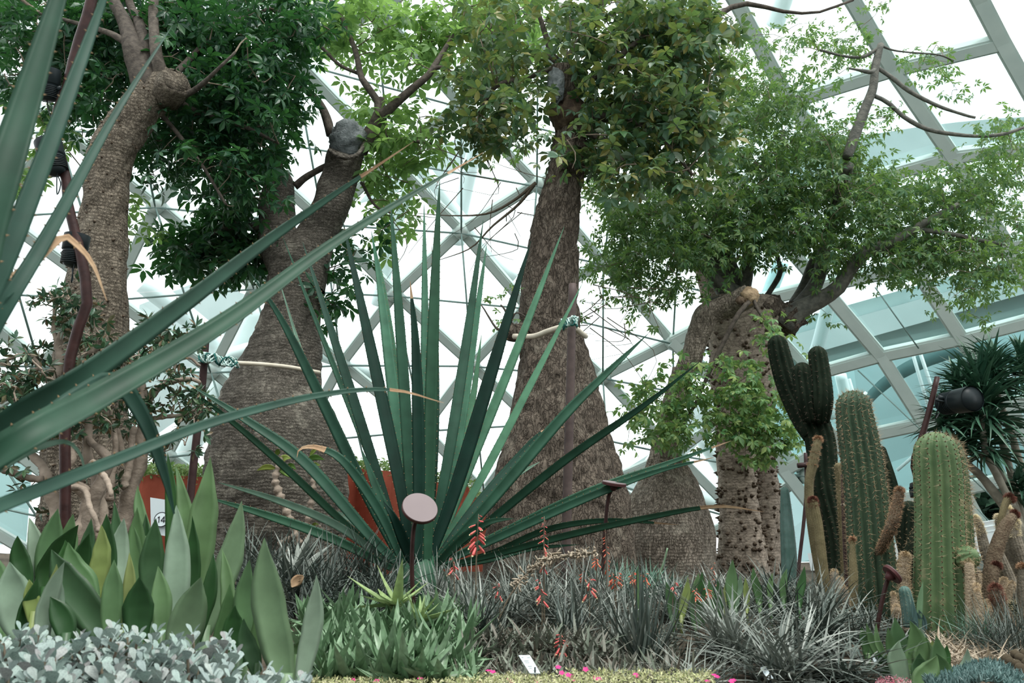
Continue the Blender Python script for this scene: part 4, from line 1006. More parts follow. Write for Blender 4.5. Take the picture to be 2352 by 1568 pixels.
# ------------------------------------------------------------------ blade leaves
def blade(pts3, widths, roll=0.0, cup=0.3, thick=0.18, n=26, hint=None, keel=1.0, vary=False):
    """thick channelled leaf along 3-D points; widths along it; returns (verts, faces, centres, side, normal, w)"""
    c = spline([list(p) for p in pts3], n)
    w = np.interp(np.linspace(0, 1, n), np.linspace(0, 1, len(widths)), widths)
    t = np.gradient(c, axis=0); t /= np.linalg.norm(t, axis=1)[:, None]
    if hint is None:
        mid = Vector(c[n // 2]); hint = (Vector((0, 0, CZ)) - mid).normalized()
    h = np.array(list(hint))
    s = np.cross(t, h); s /= np.maximum(1e-6, np.linalg.norm(s, axis=1))[:, None]
    nn = np.cross(s, t)
    cr, sr = math.cos(roll), math.sin(roll)
    s, nn = s * cr + nn * sr, nn * cr - s * sr
    # cross-section: concave top, keeled underside
    xs = np.array([-1, -0.6, 0, 0.6, 1, 0.55, 0, -0.55])
    top = np.array([0, -0.45 * cup, -0.75 * cup, -0.45 * cup, 0, 0, 0, 0])
    bot = np.array([0, 0, 0, 0, 0, -1.0, -1.45, -1.0])
    v = c[:, None, :] + s[:, None, :] * (xs[None, :, None] * w[:, None, None] / 2) \
        + nn[:, None, :] * ((top[None, :] * w[:, None] / 2 + bot[None, :] * (w[:, None] * thick * 0.5 + w[:, None] * cup * 0.3))[:, :, None])
    k = 8
    i = np.arange(n - 1)[:, None] * k; j = np.arange(k)[None]; j2 = (j + 1) % k
    f = np.stack([i + j, i + j2, i + k + j2, i + k + j], -1).reshape(-1, 4)
    return v.reshape(-1, 3), [f[:, ::-1]], c, s, nn, w

def teeth(mb, c, s, nn, w, step, size):
    L = np.concatenate([[0], np.cumsum(np.linalg.norm(np.diff(c, axis=0), axis=1))])
    m = max(2, int(L[-1] * 0.9 / step))
    for k in range(1, m):
        x = k / m * L[-1] * 0.92
        p = np.array([np.interp(x, L, c[:, a]) for a in range(3)]); sd = np.array([np.interp(x, L, s[:, a]) for a in range(3)])
        ww = np.interp(x, L, w); tt = np.array([np.interp(min(L[-1], x + .01), L, c[:, a]) for a in range(3)]) - p
        tt /= max(1e-6, np.linalg.norm(tt)); nz_ = np.cross(sd, tt)
        for g in (-1, 1):
            b = p + sd * g * ww * 0.495
            v = [b - tt * size * .45, b + tt * size * .45, b + nz_ * size * .25, b + sd * g * size + tt * size * .35]
            mb.add(v, [np.array([[0, 1, 3], [1, 2, 3], [2, 0, 3]])])

def traced_leaf(root, pts, wpx, mat, name='leaf', roll=None, cup=0.35, thick=0.2, n=30, tsize=0.008, tstep=0.035, dry=0.0, prof=None, drymat='drytip', tip=0.02, trim=None):
    "pts (px,py,d); wpx = widest width in pixels"
    q = [P(*p) for p in pts]
    mid = pts[len(pts) // 2]
    W0 = wpx * S(mid[1], mid[2])
    prof = prof or (0.85, 1.0, 1.0, 0.95, 0.85, 0.7, 0.5, 0.28, tip)
    roll = random.uniform(-.5, .5) if roll is None else roll
    v, f, c, s, nn, w = blade(q, [a * W0 for a in prof], roll, cup, thick, n)
    mb = MB()
    if dry:
        k = int((1 - dry) * (n - 1)) * 8; fq = f[0]
        lo = fq[fq.min(axis=1) < k]; hi = fq[fq.min(axis=1) >= k]
        mb.add(v, [lo], 0)
        mb.n -= len(v); mb.v.pop(); mb.add(v, [hi], 1)
        o = mb.build(name, [M[mat], M[drymat]], root)
    else:
        mb.add(v, f); o = mb.build(name, M[mat], root)
    if tsize:
        tb = MB(); teeth(tb, c, s, nn, w, tstep, tsize)
        tb.build('margin_teeth', M['tooth'], o, kind='stuff', smooth=False, origin=wloc(root))
    return o

# ---- the big spiky agave in the centre
dG = 5.2
ag = thing('spiky_agave', 'large dark green agave fanning long toothed leaves in the middle of the bed', 'agave', G(960, dG))
B = lambda x, y, z=0.0: (x, y, dG + z)
AG = [ # px path from base to tip, width px, material, dry tip
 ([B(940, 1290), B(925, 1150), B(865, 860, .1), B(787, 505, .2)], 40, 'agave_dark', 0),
 ([B(950, 1280, .2), B(915, 1000, .3), B(872, 650, .5), B(853, 530, .5)], 34, 'agave_lit', 0),
 ([B(950, 1280, .2), B(925, 1000, .4), B(885, 690, .6), B(860, 560, .7)], 28, 'agave_lit', 0),
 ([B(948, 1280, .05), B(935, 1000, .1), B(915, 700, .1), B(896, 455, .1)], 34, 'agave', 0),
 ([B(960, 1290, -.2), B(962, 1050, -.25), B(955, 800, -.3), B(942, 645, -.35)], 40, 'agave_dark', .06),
 ([B(975, 1280, .1), B(975, 1000, .15), B(976, 750, .2), B(974, 465, .25)], 30, 'agave_lit', 0),
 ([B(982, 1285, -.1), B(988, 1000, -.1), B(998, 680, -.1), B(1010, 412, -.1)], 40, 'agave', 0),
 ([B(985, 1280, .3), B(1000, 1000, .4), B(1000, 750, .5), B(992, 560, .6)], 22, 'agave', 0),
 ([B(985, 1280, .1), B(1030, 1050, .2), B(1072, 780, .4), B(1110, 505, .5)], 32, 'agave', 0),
 ([B(990, 1280, .15), B(1045, 1050, .3), B(1085, 790, .5), B(1118, 560, .6)], 30, 'agave_lit', 0),
 ([B(1000, 1280, .3), B(1050, 1080, .4), B(1085, 920, .6), B(1106, 768, .7)], 28, 'agave_lit', 0),
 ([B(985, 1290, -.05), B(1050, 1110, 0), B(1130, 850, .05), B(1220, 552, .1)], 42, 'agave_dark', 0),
 ([B(995, 1290, .1), B(1075, 1080, .3), B(1180, 820, .5), B(1296, 520, .7)], 30, 'agave_lit', 0),
 ([B(995, 1290, .05), B(1110, 1090, .2), B(1220, 880, .35), B(1338, 650, .5)], 27, 'agave_lit', 0),
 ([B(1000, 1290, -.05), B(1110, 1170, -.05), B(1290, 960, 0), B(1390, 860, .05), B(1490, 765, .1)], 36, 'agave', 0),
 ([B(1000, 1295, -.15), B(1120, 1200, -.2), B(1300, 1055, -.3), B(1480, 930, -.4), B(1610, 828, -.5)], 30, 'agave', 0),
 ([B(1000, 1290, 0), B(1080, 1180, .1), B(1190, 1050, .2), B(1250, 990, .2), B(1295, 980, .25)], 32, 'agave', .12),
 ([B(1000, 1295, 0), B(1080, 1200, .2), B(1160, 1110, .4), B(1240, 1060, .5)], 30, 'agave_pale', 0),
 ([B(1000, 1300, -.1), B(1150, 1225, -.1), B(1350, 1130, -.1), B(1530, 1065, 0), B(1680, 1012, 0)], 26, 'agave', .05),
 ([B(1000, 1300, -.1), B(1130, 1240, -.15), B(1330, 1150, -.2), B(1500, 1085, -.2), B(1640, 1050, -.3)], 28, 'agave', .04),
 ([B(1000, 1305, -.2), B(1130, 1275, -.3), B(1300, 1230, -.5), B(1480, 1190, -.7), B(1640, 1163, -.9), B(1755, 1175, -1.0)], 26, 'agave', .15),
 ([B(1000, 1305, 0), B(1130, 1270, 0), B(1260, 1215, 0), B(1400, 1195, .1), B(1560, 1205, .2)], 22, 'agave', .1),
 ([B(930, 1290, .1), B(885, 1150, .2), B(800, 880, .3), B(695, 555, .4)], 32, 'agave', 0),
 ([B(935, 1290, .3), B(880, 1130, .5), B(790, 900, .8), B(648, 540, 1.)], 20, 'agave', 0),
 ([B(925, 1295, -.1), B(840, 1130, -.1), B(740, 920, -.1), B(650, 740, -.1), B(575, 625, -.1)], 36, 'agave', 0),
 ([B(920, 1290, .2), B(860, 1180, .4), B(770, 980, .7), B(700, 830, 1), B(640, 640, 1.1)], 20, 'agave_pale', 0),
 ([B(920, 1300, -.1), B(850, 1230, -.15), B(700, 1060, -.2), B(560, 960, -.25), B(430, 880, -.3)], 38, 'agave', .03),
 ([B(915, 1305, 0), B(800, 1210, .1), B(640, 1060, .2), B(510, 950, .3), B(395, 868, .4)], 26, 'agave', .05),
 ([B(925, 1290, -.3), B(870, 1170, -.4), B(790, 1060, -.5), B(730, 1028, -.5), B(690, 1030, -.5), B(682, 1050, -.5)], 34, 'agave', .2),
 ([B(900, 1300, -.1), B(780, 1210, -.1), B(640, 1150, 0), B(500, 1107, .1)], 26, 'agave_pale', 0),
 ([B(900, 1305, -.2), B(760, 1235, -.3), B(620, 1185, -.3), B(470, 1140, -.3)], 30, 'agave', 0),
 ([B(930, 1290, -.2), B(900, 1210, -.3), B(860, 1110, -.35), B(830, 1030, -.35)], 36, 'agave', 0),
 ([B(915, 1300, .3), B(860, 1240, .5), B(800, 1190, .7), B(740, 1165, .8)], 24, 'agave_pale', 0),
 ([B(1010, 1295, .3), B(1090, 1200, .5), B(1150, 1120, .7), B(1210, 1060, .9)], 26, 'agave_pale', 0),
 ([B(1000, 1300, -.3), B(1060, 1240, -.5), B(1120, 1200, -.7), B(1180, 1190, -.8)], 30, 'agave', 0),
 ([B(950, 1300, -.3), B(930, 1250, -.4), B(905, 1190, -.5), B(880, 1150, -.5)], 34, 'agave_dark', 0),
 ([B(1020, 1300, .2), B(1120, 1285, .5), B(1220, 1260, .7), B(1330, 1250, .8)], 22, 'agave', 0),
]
for pts, wp, mt, dry in AG:
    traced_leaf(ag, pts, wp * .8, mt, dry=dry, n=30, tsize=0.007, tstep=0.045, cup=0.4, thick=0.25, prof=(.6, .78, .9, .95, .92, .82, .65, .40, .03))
mb = MB(); tube(mb, [G(960, dG, -.05), G(960, dG, .12), P(962, 1275, dG)], [.16, .2, .1], 14); mb.build('stem', M['agave'], ag)

# ---- near agave whose leaves reach in from the left edge
agn = thing('near_agave', 'out-of-focus agave reaching in from beyond the left edge with broad toothed leaves', 'agave', (-1.9, 1.7, gz(-1.9, 1.7)))
mb = MB(); tube(mb, [(-1.9, 1.7, .8), (-1.9, 1.7, 1.1), (-1.88, 1.7, 1.35)], [.12, .16, .1], 14); mb.build('stem', M['agave_near'], agn)
NP = (.8, .95, 1, 1, .95, .85, .68, .42, .03)
def ngl(pts, wp, mt='agave_near', **k):
    q = [(-420, 1330, 1.62)] + list(pts)
    traced_leaf(agn, q, wp, mt, n=40, tsize=k.pop('tsize', 0.0055), tstep=0.05, prof=k.pop('prof', NP), **k)
ngl([(0, 1035, 1.5), (250, 895, 1.7), (520, 735, 1.9), (800, 535, 2.15), (1110, 350, 2.4)], 45, roll=.5, cup=.6, dry=.07, prof=(1.0, 1.3, 1.4, 1.3, 1.05, .82, .6, .32, .02))
ngl([(0, 985, 1.7), (200, 860, 1.8), (420, 700, 2.0), (660, 520, 2.25), (950, 325, 2.5)], 38, roll=-.3, prof=(1, 1.3, 1.4, 1.25, 1.05, .85, .6, .3, .02), dry=.12)
ngl([(-60, 740, 1.5), (40, 640, 1.55), (110, 570, 1.6), (150, 543, 1.62), (185, 570, 1.64), (215, 610, 1.66), (245, 690, 1.7)], 62, dry=.3, prof=(.8, 1, 1.1, 1.1, 1.0, .8, .4, .25, .03))
ngl([(-150, 900, 1.3), (-20, 480, 1.3), (60, 230, 1.35), (150, -60, 1.4), (190, -200, 1.4)], 84, roll=.2, cup=.6)
ngl([(-180, 960, 1.35), (-10, 640, 1.4), (115, 330, 1.5), (230, 20, 1.6), (290, -160, 1.6)], 46, roll=-.1)
ngl([(-150, 980, 1.5), (0, 720, 1.5), (110, 540, 1.6), (260, 270, 1.75), (395, 60, 1.9)], 32, roll=.1, prof=(.8, 1.1, 1.2, 1.15, 1., .85, .6, .35, .03))
ngl([(-160, 1230, 1.4), (0, 1160, 1.5), (250, 1062, 1.7), (500, 965, 1.9), (740, 906, 2.1), (900, 895, 2.2), (1020, 925, 2.3)], 28, roll=.3, dry=.08, cup=.4)
ngl([(-150, 1150, 1.5), (0, 1070, 1.6), (80, 1030, 1.65), (150, 1014, 1.7), (185, 1045, 1.7), (200, 1110, 1.7)], 46, 'agave_pale', roll=0, prof=(.8, 1, 1, .9, .8, .6, .4, .2, .02))
ngl([(-100, 1120, 1.5), (60, 1000, 1.6), (180, 910, 1.7), (265, 875, 1.8), (330, 960, 1.85), (375, 1080, 1.9), (400, 1180, 1.95)], 46, roll=.2, prof=(.8, 1, 1, 1, .95, .95, .85, .6, .1))

# ---- broad soft-green leaves (left cluster): each clump is a plant
SP = (.55, .7, .86, .97, 1, .97, .85, .62, .32, .02)
def sleaf(root, bx, by, tx, ty, wp, d, mat, bend=0.0, twist=None, sh=0.0):
    mx, my = (bx + tx) / 2 + bend, (by + ty) / 2
    pts = [(bx, by + 26, d), (bx * .75 + mx * .25 + bend * .4, by * .72 + my * .28, d), (mx, my, d + sh * .5), (tx * .6 + mx * .4 + bend * .2, ty * .6 + my * .4, d + sh), (tx, ty, d + sh)]
    q = P(*pts[0]); zg = gz(q.x, q.y)
    ripple = [a * random.uniform(.93, 1.06) for a in SP]
    o = traced_leaf(root, pts, wp, mat, roll=random.uniform(-.35, .35) if twist is None else twist, cup=.55, thick=.07, n=24, tsize=0, prof=ripple)
    if q.z > zg + .01:
        mb = MB(); w = wp * .2 * S(by, d); tube(mb, [(q.x, q.y, zg - .03), (q.x, q.y, q.z + .03)], [w * .8, w], 8); mb.build('leaf_base', M[mat], root)
    return o
SL = {  # plant: label, leaves
 'a': ('broad-leaved clump with the pale silvery upright leaf below the 14 card', [(393, 1440, 405, 1160, 62, 2.85, 'sans_pale', 8), (430, 1370, 404, 1070, 42, 3.05, 'sans_mid', 14), (430, 1400, 483, 1050, 74, 3.0, 'sans_mid', 6), (470, 1430, 555, 1150, 60, 2.95, 'sans_soft', 14), (415, 1500, 462, 1325, 84, 2.7, 'sans_soft', -4),
      (370, 1440, 363, 1300, 48, 2.72, 'sans_mid', 4), (440, 1370, 440, 1180, 40, 2.98, 'sans_dark', 0), (450, 1450, 490, 1270, 40, 2.8, 'sans_dark', 10), (350, 1370, 358, 1190, 54, 3.05, 'sans_dark', -4), (520, 1450, 510, 1260, 34, 2.88, 'sans_mid', 8), (395, 1330, 385, 1040, 34, 3.2, 'sans_dark', 6)]),
 'b': ('broad-leaved clump with a dark leaf and a yellow-tipped leaf leaning left', [(233, 1440, 118, 1262, 80, 2.75, 'sans_dark', -14), (215, 1360, 157, 1245, 54, 2.85, 'sans_mid', -14), (217, 1350, 233, 1205, 44, 2.9, 'sans_yellow', 8), (255, 1440, 262, 1285, 50, 2.7, 'sans_mid', 0), (315, 1450, 320, 1325, 70, 2.65, 'sans_dark', 0),
      (285, 1420, 297, 1268, 28, 2.75, 'sans_yellow', 6), (240, 1360, 245, 1180, 50, 2.95, 'sans_dark', 0), (180, 1350, 205, 1225, 46, 3.0, 'sans_dark', -6)]),
 'c': ('broad-leaved clump of dull green leaves in front of the twisted shrub', [(110, 1340, 133, 1168, 56, 3.1, 'sans_mid', -6), (90, 1330, 67, 1188, 40, 3.1, 'sans_pale', 6), (105, 1340, 180, 1205, 60, 3.0, 'sans_dark', -8), (150, 1320, 168, 1180, 46, 3.15, 'sans_mid', -4), (190, 1330, 210, 1190, 36, 3.2, 'sans_dark', 0), (60, 1330, 40, 1230, 46, 3.05, 'sans_dark', -6), (130, 1360, 150, 1240, 50, 2.95, 'sans_dark', 10)]),
 'd': ('broad-leaved clump at the left edge with a small yellow leaf', [(55, 1450, 22, 1290, 84, 2.7, 'sans_pale', -6), (20, 1440, -20, 1260, 70, 2.8, 'sans_mid', -4), (75, 1400, 67, 1330, 36, 2.65, 'sans_yellow', 0), (95, 1400, 130, 1295, 30, 2.7, 'sans_yellow', 8), (100, 1460, 148, 1290, 44, 2.6, 'sans_pale', -10), (135, 1450, 140, 1320, 46, 2.65, 'sans_pale', -10), (50, 1440, 86, 1325, 40, 2.65, 'sans_dark', 4), (150, 1450, 115, 1370, 50, 2.6, 'sans_dark', 6)]),
 'e': ('broad-leaved clump with narrow dark leaves just left of the tallest pale leaf', [(563, 1470, 573, 1285, 50, 2.7, 'sans_mid', -6), (545, 1510, 540, 1390, 56, 2.6, 'sans_dark', -6), (580, 1500, 600, 1370, 40, 2.65, 'sans_mid', 8), (495, 1500, 528, 1340, 40, 2.7, 'sans_mid', 8), (590, 1520, 560, 1420, 40, 2.55, 'sans_dark', -10)]),
 'f': ('tallest pale broad leaf with a curled smaller leaf at its right', [(655, 1545, 607, 1235, 80, 2.5, 'sans_soft', -14), (690, 1550, 727, 1320, 50, 2.52, 'sans_pale', 10), (630, 1490, 600, 1420, 40, 2.6, 'sans_mid', -6), (680, 1500, 690, 1470, 34, 2.6, 'sans_mid', 0)]),
 'g': ('broad-leaved clump half hidden behind, left of the 14 card', [(320, 1350, 315, 1165, 44, 3.25, 'sans_mid', -4), (345, 1250, 316, 1115, 30, 3.3, 'sans_mid', -8), (335, 1330, 335, 1180, 34, 3.3, 'sans_dark', 0), (275, 1340, 285, 1190, 50, 3.2, 'sans_pale', -6), (300, 1340, 303, 1200, 46, 3.25, 'sans_mid', 4), (260, 1300, 262, 1150, 26, 3.4, 'sans_dark', 6)]),
}
for key, (lab, L) in SL.items():
    dm = sum(l[5] for l in L) / len(L); xm = sum(l[0] for l in L) / len(L)
    r = thing('sansevieria', lab, 'plant', G(xm, dm), 'broad-leaved plants at the left front')
    for (bx, by, tx, ty, wp, d, mt, bend) in L: sleaf(r, bx, by, tx, ty, wp, d, mt, bend)

# far row of the same green spear leaves between the tree feet, and the clump at the lower right
SR = [('row of green spear leaves in front of the squat bottle tree', 4.35, [(1470, 1400, 1465, 1300, 14, 'sans_mid'), (1545, 1400, 1530, 1335, 18, 'sans_mid'), (1565, 1400, 1580, 1325, 16, 'sans_yellow'), (1590, 1400, 1605, 1315, 18, 'sans_mid'), (1615, 1400, 1613, 1312, 18, 'sans_dark'), (1635, 1400, 1628, 1330, 16, 'sans_mid'), (1560, 1420, 1545, 1360, 22, 'sans_mid'), (1600, 1420, 1590, 1365, 20, 'sans_mid'), (1650, 1400, 1648, 1330, 16, 'sans_dark')]),
      ('row of green spear leaves in front of the thorny trunks', 4.5, [(1680, 1370, 1683, 1285, 22, 'sans_mid'), (1690, 1380, 1700, 1318, 14, 'sans_pale'), (1745, 1370, 1730, 1302, 16, 'sans_mid'), (1770, 1370, 1775, 1315, 12, 'sans_mid'), (1800, 1360, 1808, 1305, 14, 'sans_mid'), (1835, 1370, 1848, 1300, 16, 'sans_dark'), (1715, 1380, 1712, 1325, 12, 'sans_yellow'), (1665, 1380, 1668, 1330, 12, 'sans_yellow')])]
for lab, d, L in SR:
    r = thing('sansevieria', lab, 'plant', G(L[0][0], d), 'spear-leaved plants under the trees')
    for (bx, by, tx, ty, wp, mt) in L: sleaf(r, bx, by, tx, ty, wp * 1.3, d + random.uniform(-.1, .1), mt, random.uniform(-4, 4))
r = thing('broad_leaf_rosette', 'clump of broad glossy green leaves at the foot of the light green column cactus', 'plant', G(2100, 3.5))
for (bx, by, tx, ty, wp, d, mt, bend) in [(2080, 1520, 2056, 1418, 40, 4.0, 'sans_mid', -4), (2095, 1560, 2040, 1440, 30, 3.9, 'sans_mid', -14), (2085, 1550, 2090, 1425, 46, 3.85, 'sans_mid', 20), (2100, 1500, 2095, 1430, 26, 4.0, 'sans_dark', 0), (2075, 1560, 2066, 1470, 40, 3.75, 'sans_pale', -10),
    (2120, 1520, 2128, 1462, 40, 3.85, 'sans_mid', 0), (2110, 1570, 2152, 1505, 42, 3.65, 'sans_mid', 6), (2145, 1560, 2150, 1458, 34, 3.8, 'sans_mid', 8), (2160, 1540, 2175, 1480, 24, 3.9, 'sans_dark', 4), (2060, 1560, 2020, 1500, 34, 3.9, 'sans_dark', -8), (2130, 1570, 2112, 1500, 46, 3.7, 'sans_dark', -6),
    (2040, 1520, 2013, 1430, 16, 3.95, 'sans_mid', -10), (2030, 1520, 1990, 1430, 20, 4.05, 'sans_mid', -6), (1995, 1490, 1978, 1440, 26, 4.1, 'sans_mid', 0), (2110, 1480, 2112, 1440, 24, 4.1, 'sans_pale', 4), (2160, 1570, 2150, 1500, 40, 3.75, 'sans_mid', 10), (2140, 1500, 2142, 1470, 18, 3.95, 'sans_yellow', 0)]:
    sleaf(r, bx, by, tx, ty, wp * 1.1, d - .42, mt, bend)
r = thing('broad_leaf_rosette', 'pale spear leaves standing alone left of the brown globe cactus cushion', 'plant', G(2205, 3.6))
for a in [(2205, 1560, 2222, 1488, 26, 3.6, 'sans_pale', 6), (2185, 1545, 2172, 1490, 14, 3.6, 'sans_pale', -4), (2195, 1570, 2188, 1530, 12, 3.6, 'sans_pale', 0)]: sleaf(r, *a)

# ---- rosette and tuft maker
def arc_leaf(L, Wd, arch, segs=5, fold=0.25, base=0.8, toothy=False):
    "leaf along +Y, rising; V-folded, 3 across"
    V = []; y = z = 0; a = 0
    for i in range(segs + 1):
        t = i / segs
        w = Wd * (base + (1 - base) * min(1, t * 4)) * (1 - t) ** 0.75 if t < 1 else 0.0005
        V += [(-w / 2, y, z + fold * w), (0, y, z), (w / 2, y, z + fold * w)]
        a = -arch * (t + .5 / segs)
        y += L / segs * math.cos(a); z += L / segs * math.sin(a)
    f = []
    for i in range(segs):
        k = i * 3
        f += [[k, k + 1, k + 4, k + 3], [k + 1, k + 2, k + 5, k + 4]]
    return np.array(V), [np.array(f)]

def rosette(root, centre, n, L, Wd, mat, emin=0.15, emax=1.35, arch=0.8, nobj=0, tmpl=None, jitter=0.02, name='leaf', az0=0, az1=2 * PI, segs=5, fold=.25, base=.8, sizevar=.3, tilt=(0, 0)):
    tmpl = tmpl or [arc_leaf(1, Wd / L, arch * k, segs, fold, base) for k in (0.5, 0.9, 1.4)]
    az = rng.uniform(az0, az1, n); el = emin + (emax - emin) * rng.uniform(0, 1, n) ** 0.8
    d = np.stack([np.cos(az) * np.cos(el) + tilt[0], np.sin(az) * np.cos(el) + tilt[1], np.sin(el)], -1)
    R = dirs_np(d, rng.normal(0, .25, n)); sc = L * rng.uniform(1 - sizevar, 1 + sizevar * .5, n)
    T = np.array(list(centre))[None] + rng.normal(0, jitter, (n, 3)) * np.array([1, 1, .4])
    ids = rng.integers(0, len(tmpl), n)
    order = np.argsort(T[:, 1] + d[:, 1] * L)
    if nobj:
        mes = []
        for t in tmpl:
            q = MB(); q.add(*t); mes.append(q.mesh(name, M[mat]))
        for k in order[:nobj]:
            r3 = R[k] * sc[k]; p = T[k]
            place(mes[ids[k]], name, root, Matrix([[*r3[0], p[0]], [*r3[1], p[1]], [*r3[2], p[2]], [0, 0, 0, 1]]))
    rest = order[nobj:]
    if len(rest):
        mb = MB()
        for t in range(len(tmpl)):
            s = rest[ids[rest] == t]
            mb.stamp(tmpl[t], R[s] * sc[s][:, None, None], T[s])
        mb.build('leaves', M[mat], root, kind='stuff')

ORD = ['first', 'second', 'third', 'fourth', 'fifth', 'sixth', 'seventh', 'eighth', 'ninth', 'tenth', 'eleventh', 'twelfth', 'thirteenth', 'fourteenth', 'fifteenth', 'sixteenth', 'seventeenth', 'eighteenth', 'nineteenth', 'twentieth']

# ---- silver succulents along the lower left
def paddle():
    prof = [(0, .04), (.25, .16), (.5, .30), (.72, .38), (.9, .27), (1.0, .09)]
    V = []
    for y, w in prof: V += [(-w, y, .07 * (w / .38)), (0, y, 0), (w, y, .07 * (w / .38))]
    Q = []
    for i in range(5):
        k = i * 3; Q += [[k, k + 1, k + 4, k + 3], [k + 1, k + 2, k + 5, k + 4]]
    return np.array(V), [np.array(Q)]
def silver_clump(x, y, d, lab, n=9, hgt=0.2, w=0.16, mat='silver'):
    r = thing('silver_succulent', lab, 'succulent', G(x, d), 'silver succulents along the lower left edge')
    top = P(x, y, d)
    lf = paddle()
    mb = MB(); Rs = []; Ts = []
    for k in range(n):
        a = random.uniform(0, 2 * PI); q = math.sqrt(random.random()) * w
        tip = Vector((top.x + q * math.cos(a), top.y + q * math.sin(a), top.z - random.uniform(0, .045) - q * .25))
        foot = Vector((tip.x * .9 + top.x * .1 + random.uniform(-.03, .03), tip.y, max(gz(tip.x, tip.y) - .02, tip.z - hgt)))
        tube(mb, spline([foot, (foot + tip) / 2 + Vector((random.uniform(-.02, .02), 0, 0)), tip], 6), 0.004, 5)
        for lv in range(7):
            h = lv / 6; p = foot.lerp(tip, 0.30 + .7 * h)
            for s in (0, 1):
                az = lv * PI / 2 + s * PI + random.uniform(-.25, .25); el = .05 + .95 * h + random.uniform(-.15, .15)
                Rs.append((az, el, random.uniform(-.3, .3), (0.044 + .018 * math.sin(PI * h)) * random.uniform(.85, 1.15) * (1 - .25 * h))); Ts.append(list(p))
    mb.build('stems', M['stalk'], r, kind='stuff')
    Rs = np.array(Rs); dv = np.stack([np.cos(Rs[:, 0]) * np.cos(Rs[:, 1]), np.sin(Rs[:, 0]) * np.cos(Rs[:, 1]), np.sin(Rs[:, 1])], -1)
    R = dirs_np(dv, Rs[:, 2]) * Rs[:, 3][:, None, None]
    q = MB(); q.add(*lf); me = q.mesh('leaf', M[mat])
    Ts = np.array(Ts)
    vis = np.argsort(-(Ts[:, 2] - Ts[:, 1] * .4))
    for k in vis[:70]:
        p = Ts[k]; r3 = R[k]
        place(me, 'leaf', r, Matrix([[*r3[0], p[0]], [*r3[1], p[1]], [*r3[2], p[2]], [0, 0, 0, 1]]))
    rest = vis[70:]
    mb = MB(); mb.stamp(lf, R[rest], Ts[rest]); mb.build('leaves', M[mat], r, kind='stuff')
rows = [('back row', 2.35, [(110, 1425), (190, 1440), (280, 1425), (340, 1430), (440, 1450), (505, 1475), (20, 1455)]),
        ('middle row', 2.15, [(50, 1475), (140, 1485), (235, 1478), (330, 1480), (420, 1490), (520, 1520), (610, 1528)]),
        ('front row', 1.95, [(10, 1520), (100, 1530), (190, 1528), (290, 1530), (390, 1540), (490, 1548), (590, 1555)])]
for rn, d, L in rows:
    for k, (x, y) in enumerate(sorted(L)):
        silver_clump(x, y, d, 'silver grey succulent with paddle leaves, %s of the %s from the left' % (ORD[k], rn), n=9)
# ---- green aloe mat
def aloe_rosette(x, y, d, lab, L=0.16, n=22, mat='aloe', Wd=0.045, group='green aloe rosettes in the mat', dz=0.0):
    p = P(x, y, d)
    r = thing('aloe_rosette', lab, 'aloe', (p.x, p.y, min(p.z, p.z)), group)
    foot = G(x, d, -.02)
    mb = MB(); tube(mb, [foot, (p.x, p.y, p.z + .01)], [.012, .018], 7); mb.build('stem', M[mat], r)
    rosette(r, (p.x, p.y, p.z), n, L, Wd, mat, -.15, 1.1, -.35, nobj=n, segs=4, fold=.3, jitter=.012, sizevar=.4)
k = 0
arows = [('back row', 4.25, [(x, 1432 + random.uniform(-8, 10)) for x in np.linspace(690, 1030, 10)]),
         ('second row', 3.95, [(x, 1460 + random.uniform(-8, 8)) for x in np.linspace(700, 1060, 10)]),
         ('third row', 3.65, [(x, 1492 + random.uniform(-8, 8)) for x in np.linspace(720, 1060, 10)]),
         ('fourth row', 3.4, [(x, 1525 + random.uniform(-8, 8)) for x in np.linspace(735, 1050, 9)]),
         ('front row', 3.15, [(x, 1562 + random.uniform(-6, 8)) for x in np.linspace(760, 1020, 8)])]
for rn, d, L in arows:
    for k, (x, y) in enumerate(L):
        x += random.uniform(-12, 12)
        aloe_rosette(x, y, d + random.uniform(-.06, .06), 'green aloe rosette in the mat, %s from the left in the %s' % (ORD[k], rn), L=.17 * random.uniform(.8, 1.25), n=17, Wd=.052)
aloe_rosette(905, 1395, 4.0, 'tall yellowish aloe rosette standing above the mat beside the disc sign post', .24, 12, 'aloe2', .06, None)
aloe_rosette(965, 1428, 3.8, 'yellow-edged aloe shoot leaning right at the edge of the mat', .16, 12, 'aloe2', .045, None)
mb = MB(); T = []; D = []
tm = arc_leaf(1, .22, -.4, 4)
for _ in range(1500):
    d = random.uniform(3.1, 4.5); x = random.uniform(680, 1095)
    y = 1575 - (d - 3.1) / 1.4 * 150 + random.uniform(-5, 18); T.append(list(P(x, y, d)))
n = len(T); az = rng.uniform(0, 2 * PI, n); el = rng.uniform(-.1, 1.2, n)
mb.stamp(tm, dirs_np(np.stack([np.cos(az) * np.cos(el), np.sin(az) * np.cos(el), np.sin(el)], -1), rng.normal(0, .4, n)) * rng.uniform(.06, .13, n)[:, None, None], np.array(T))
o = mb.build('aloe_leaves', M['aloe'], None, kind='stuff'); tag(o, 'tangle of green aloe leaves filling the gaps of the mat', 'aloe')

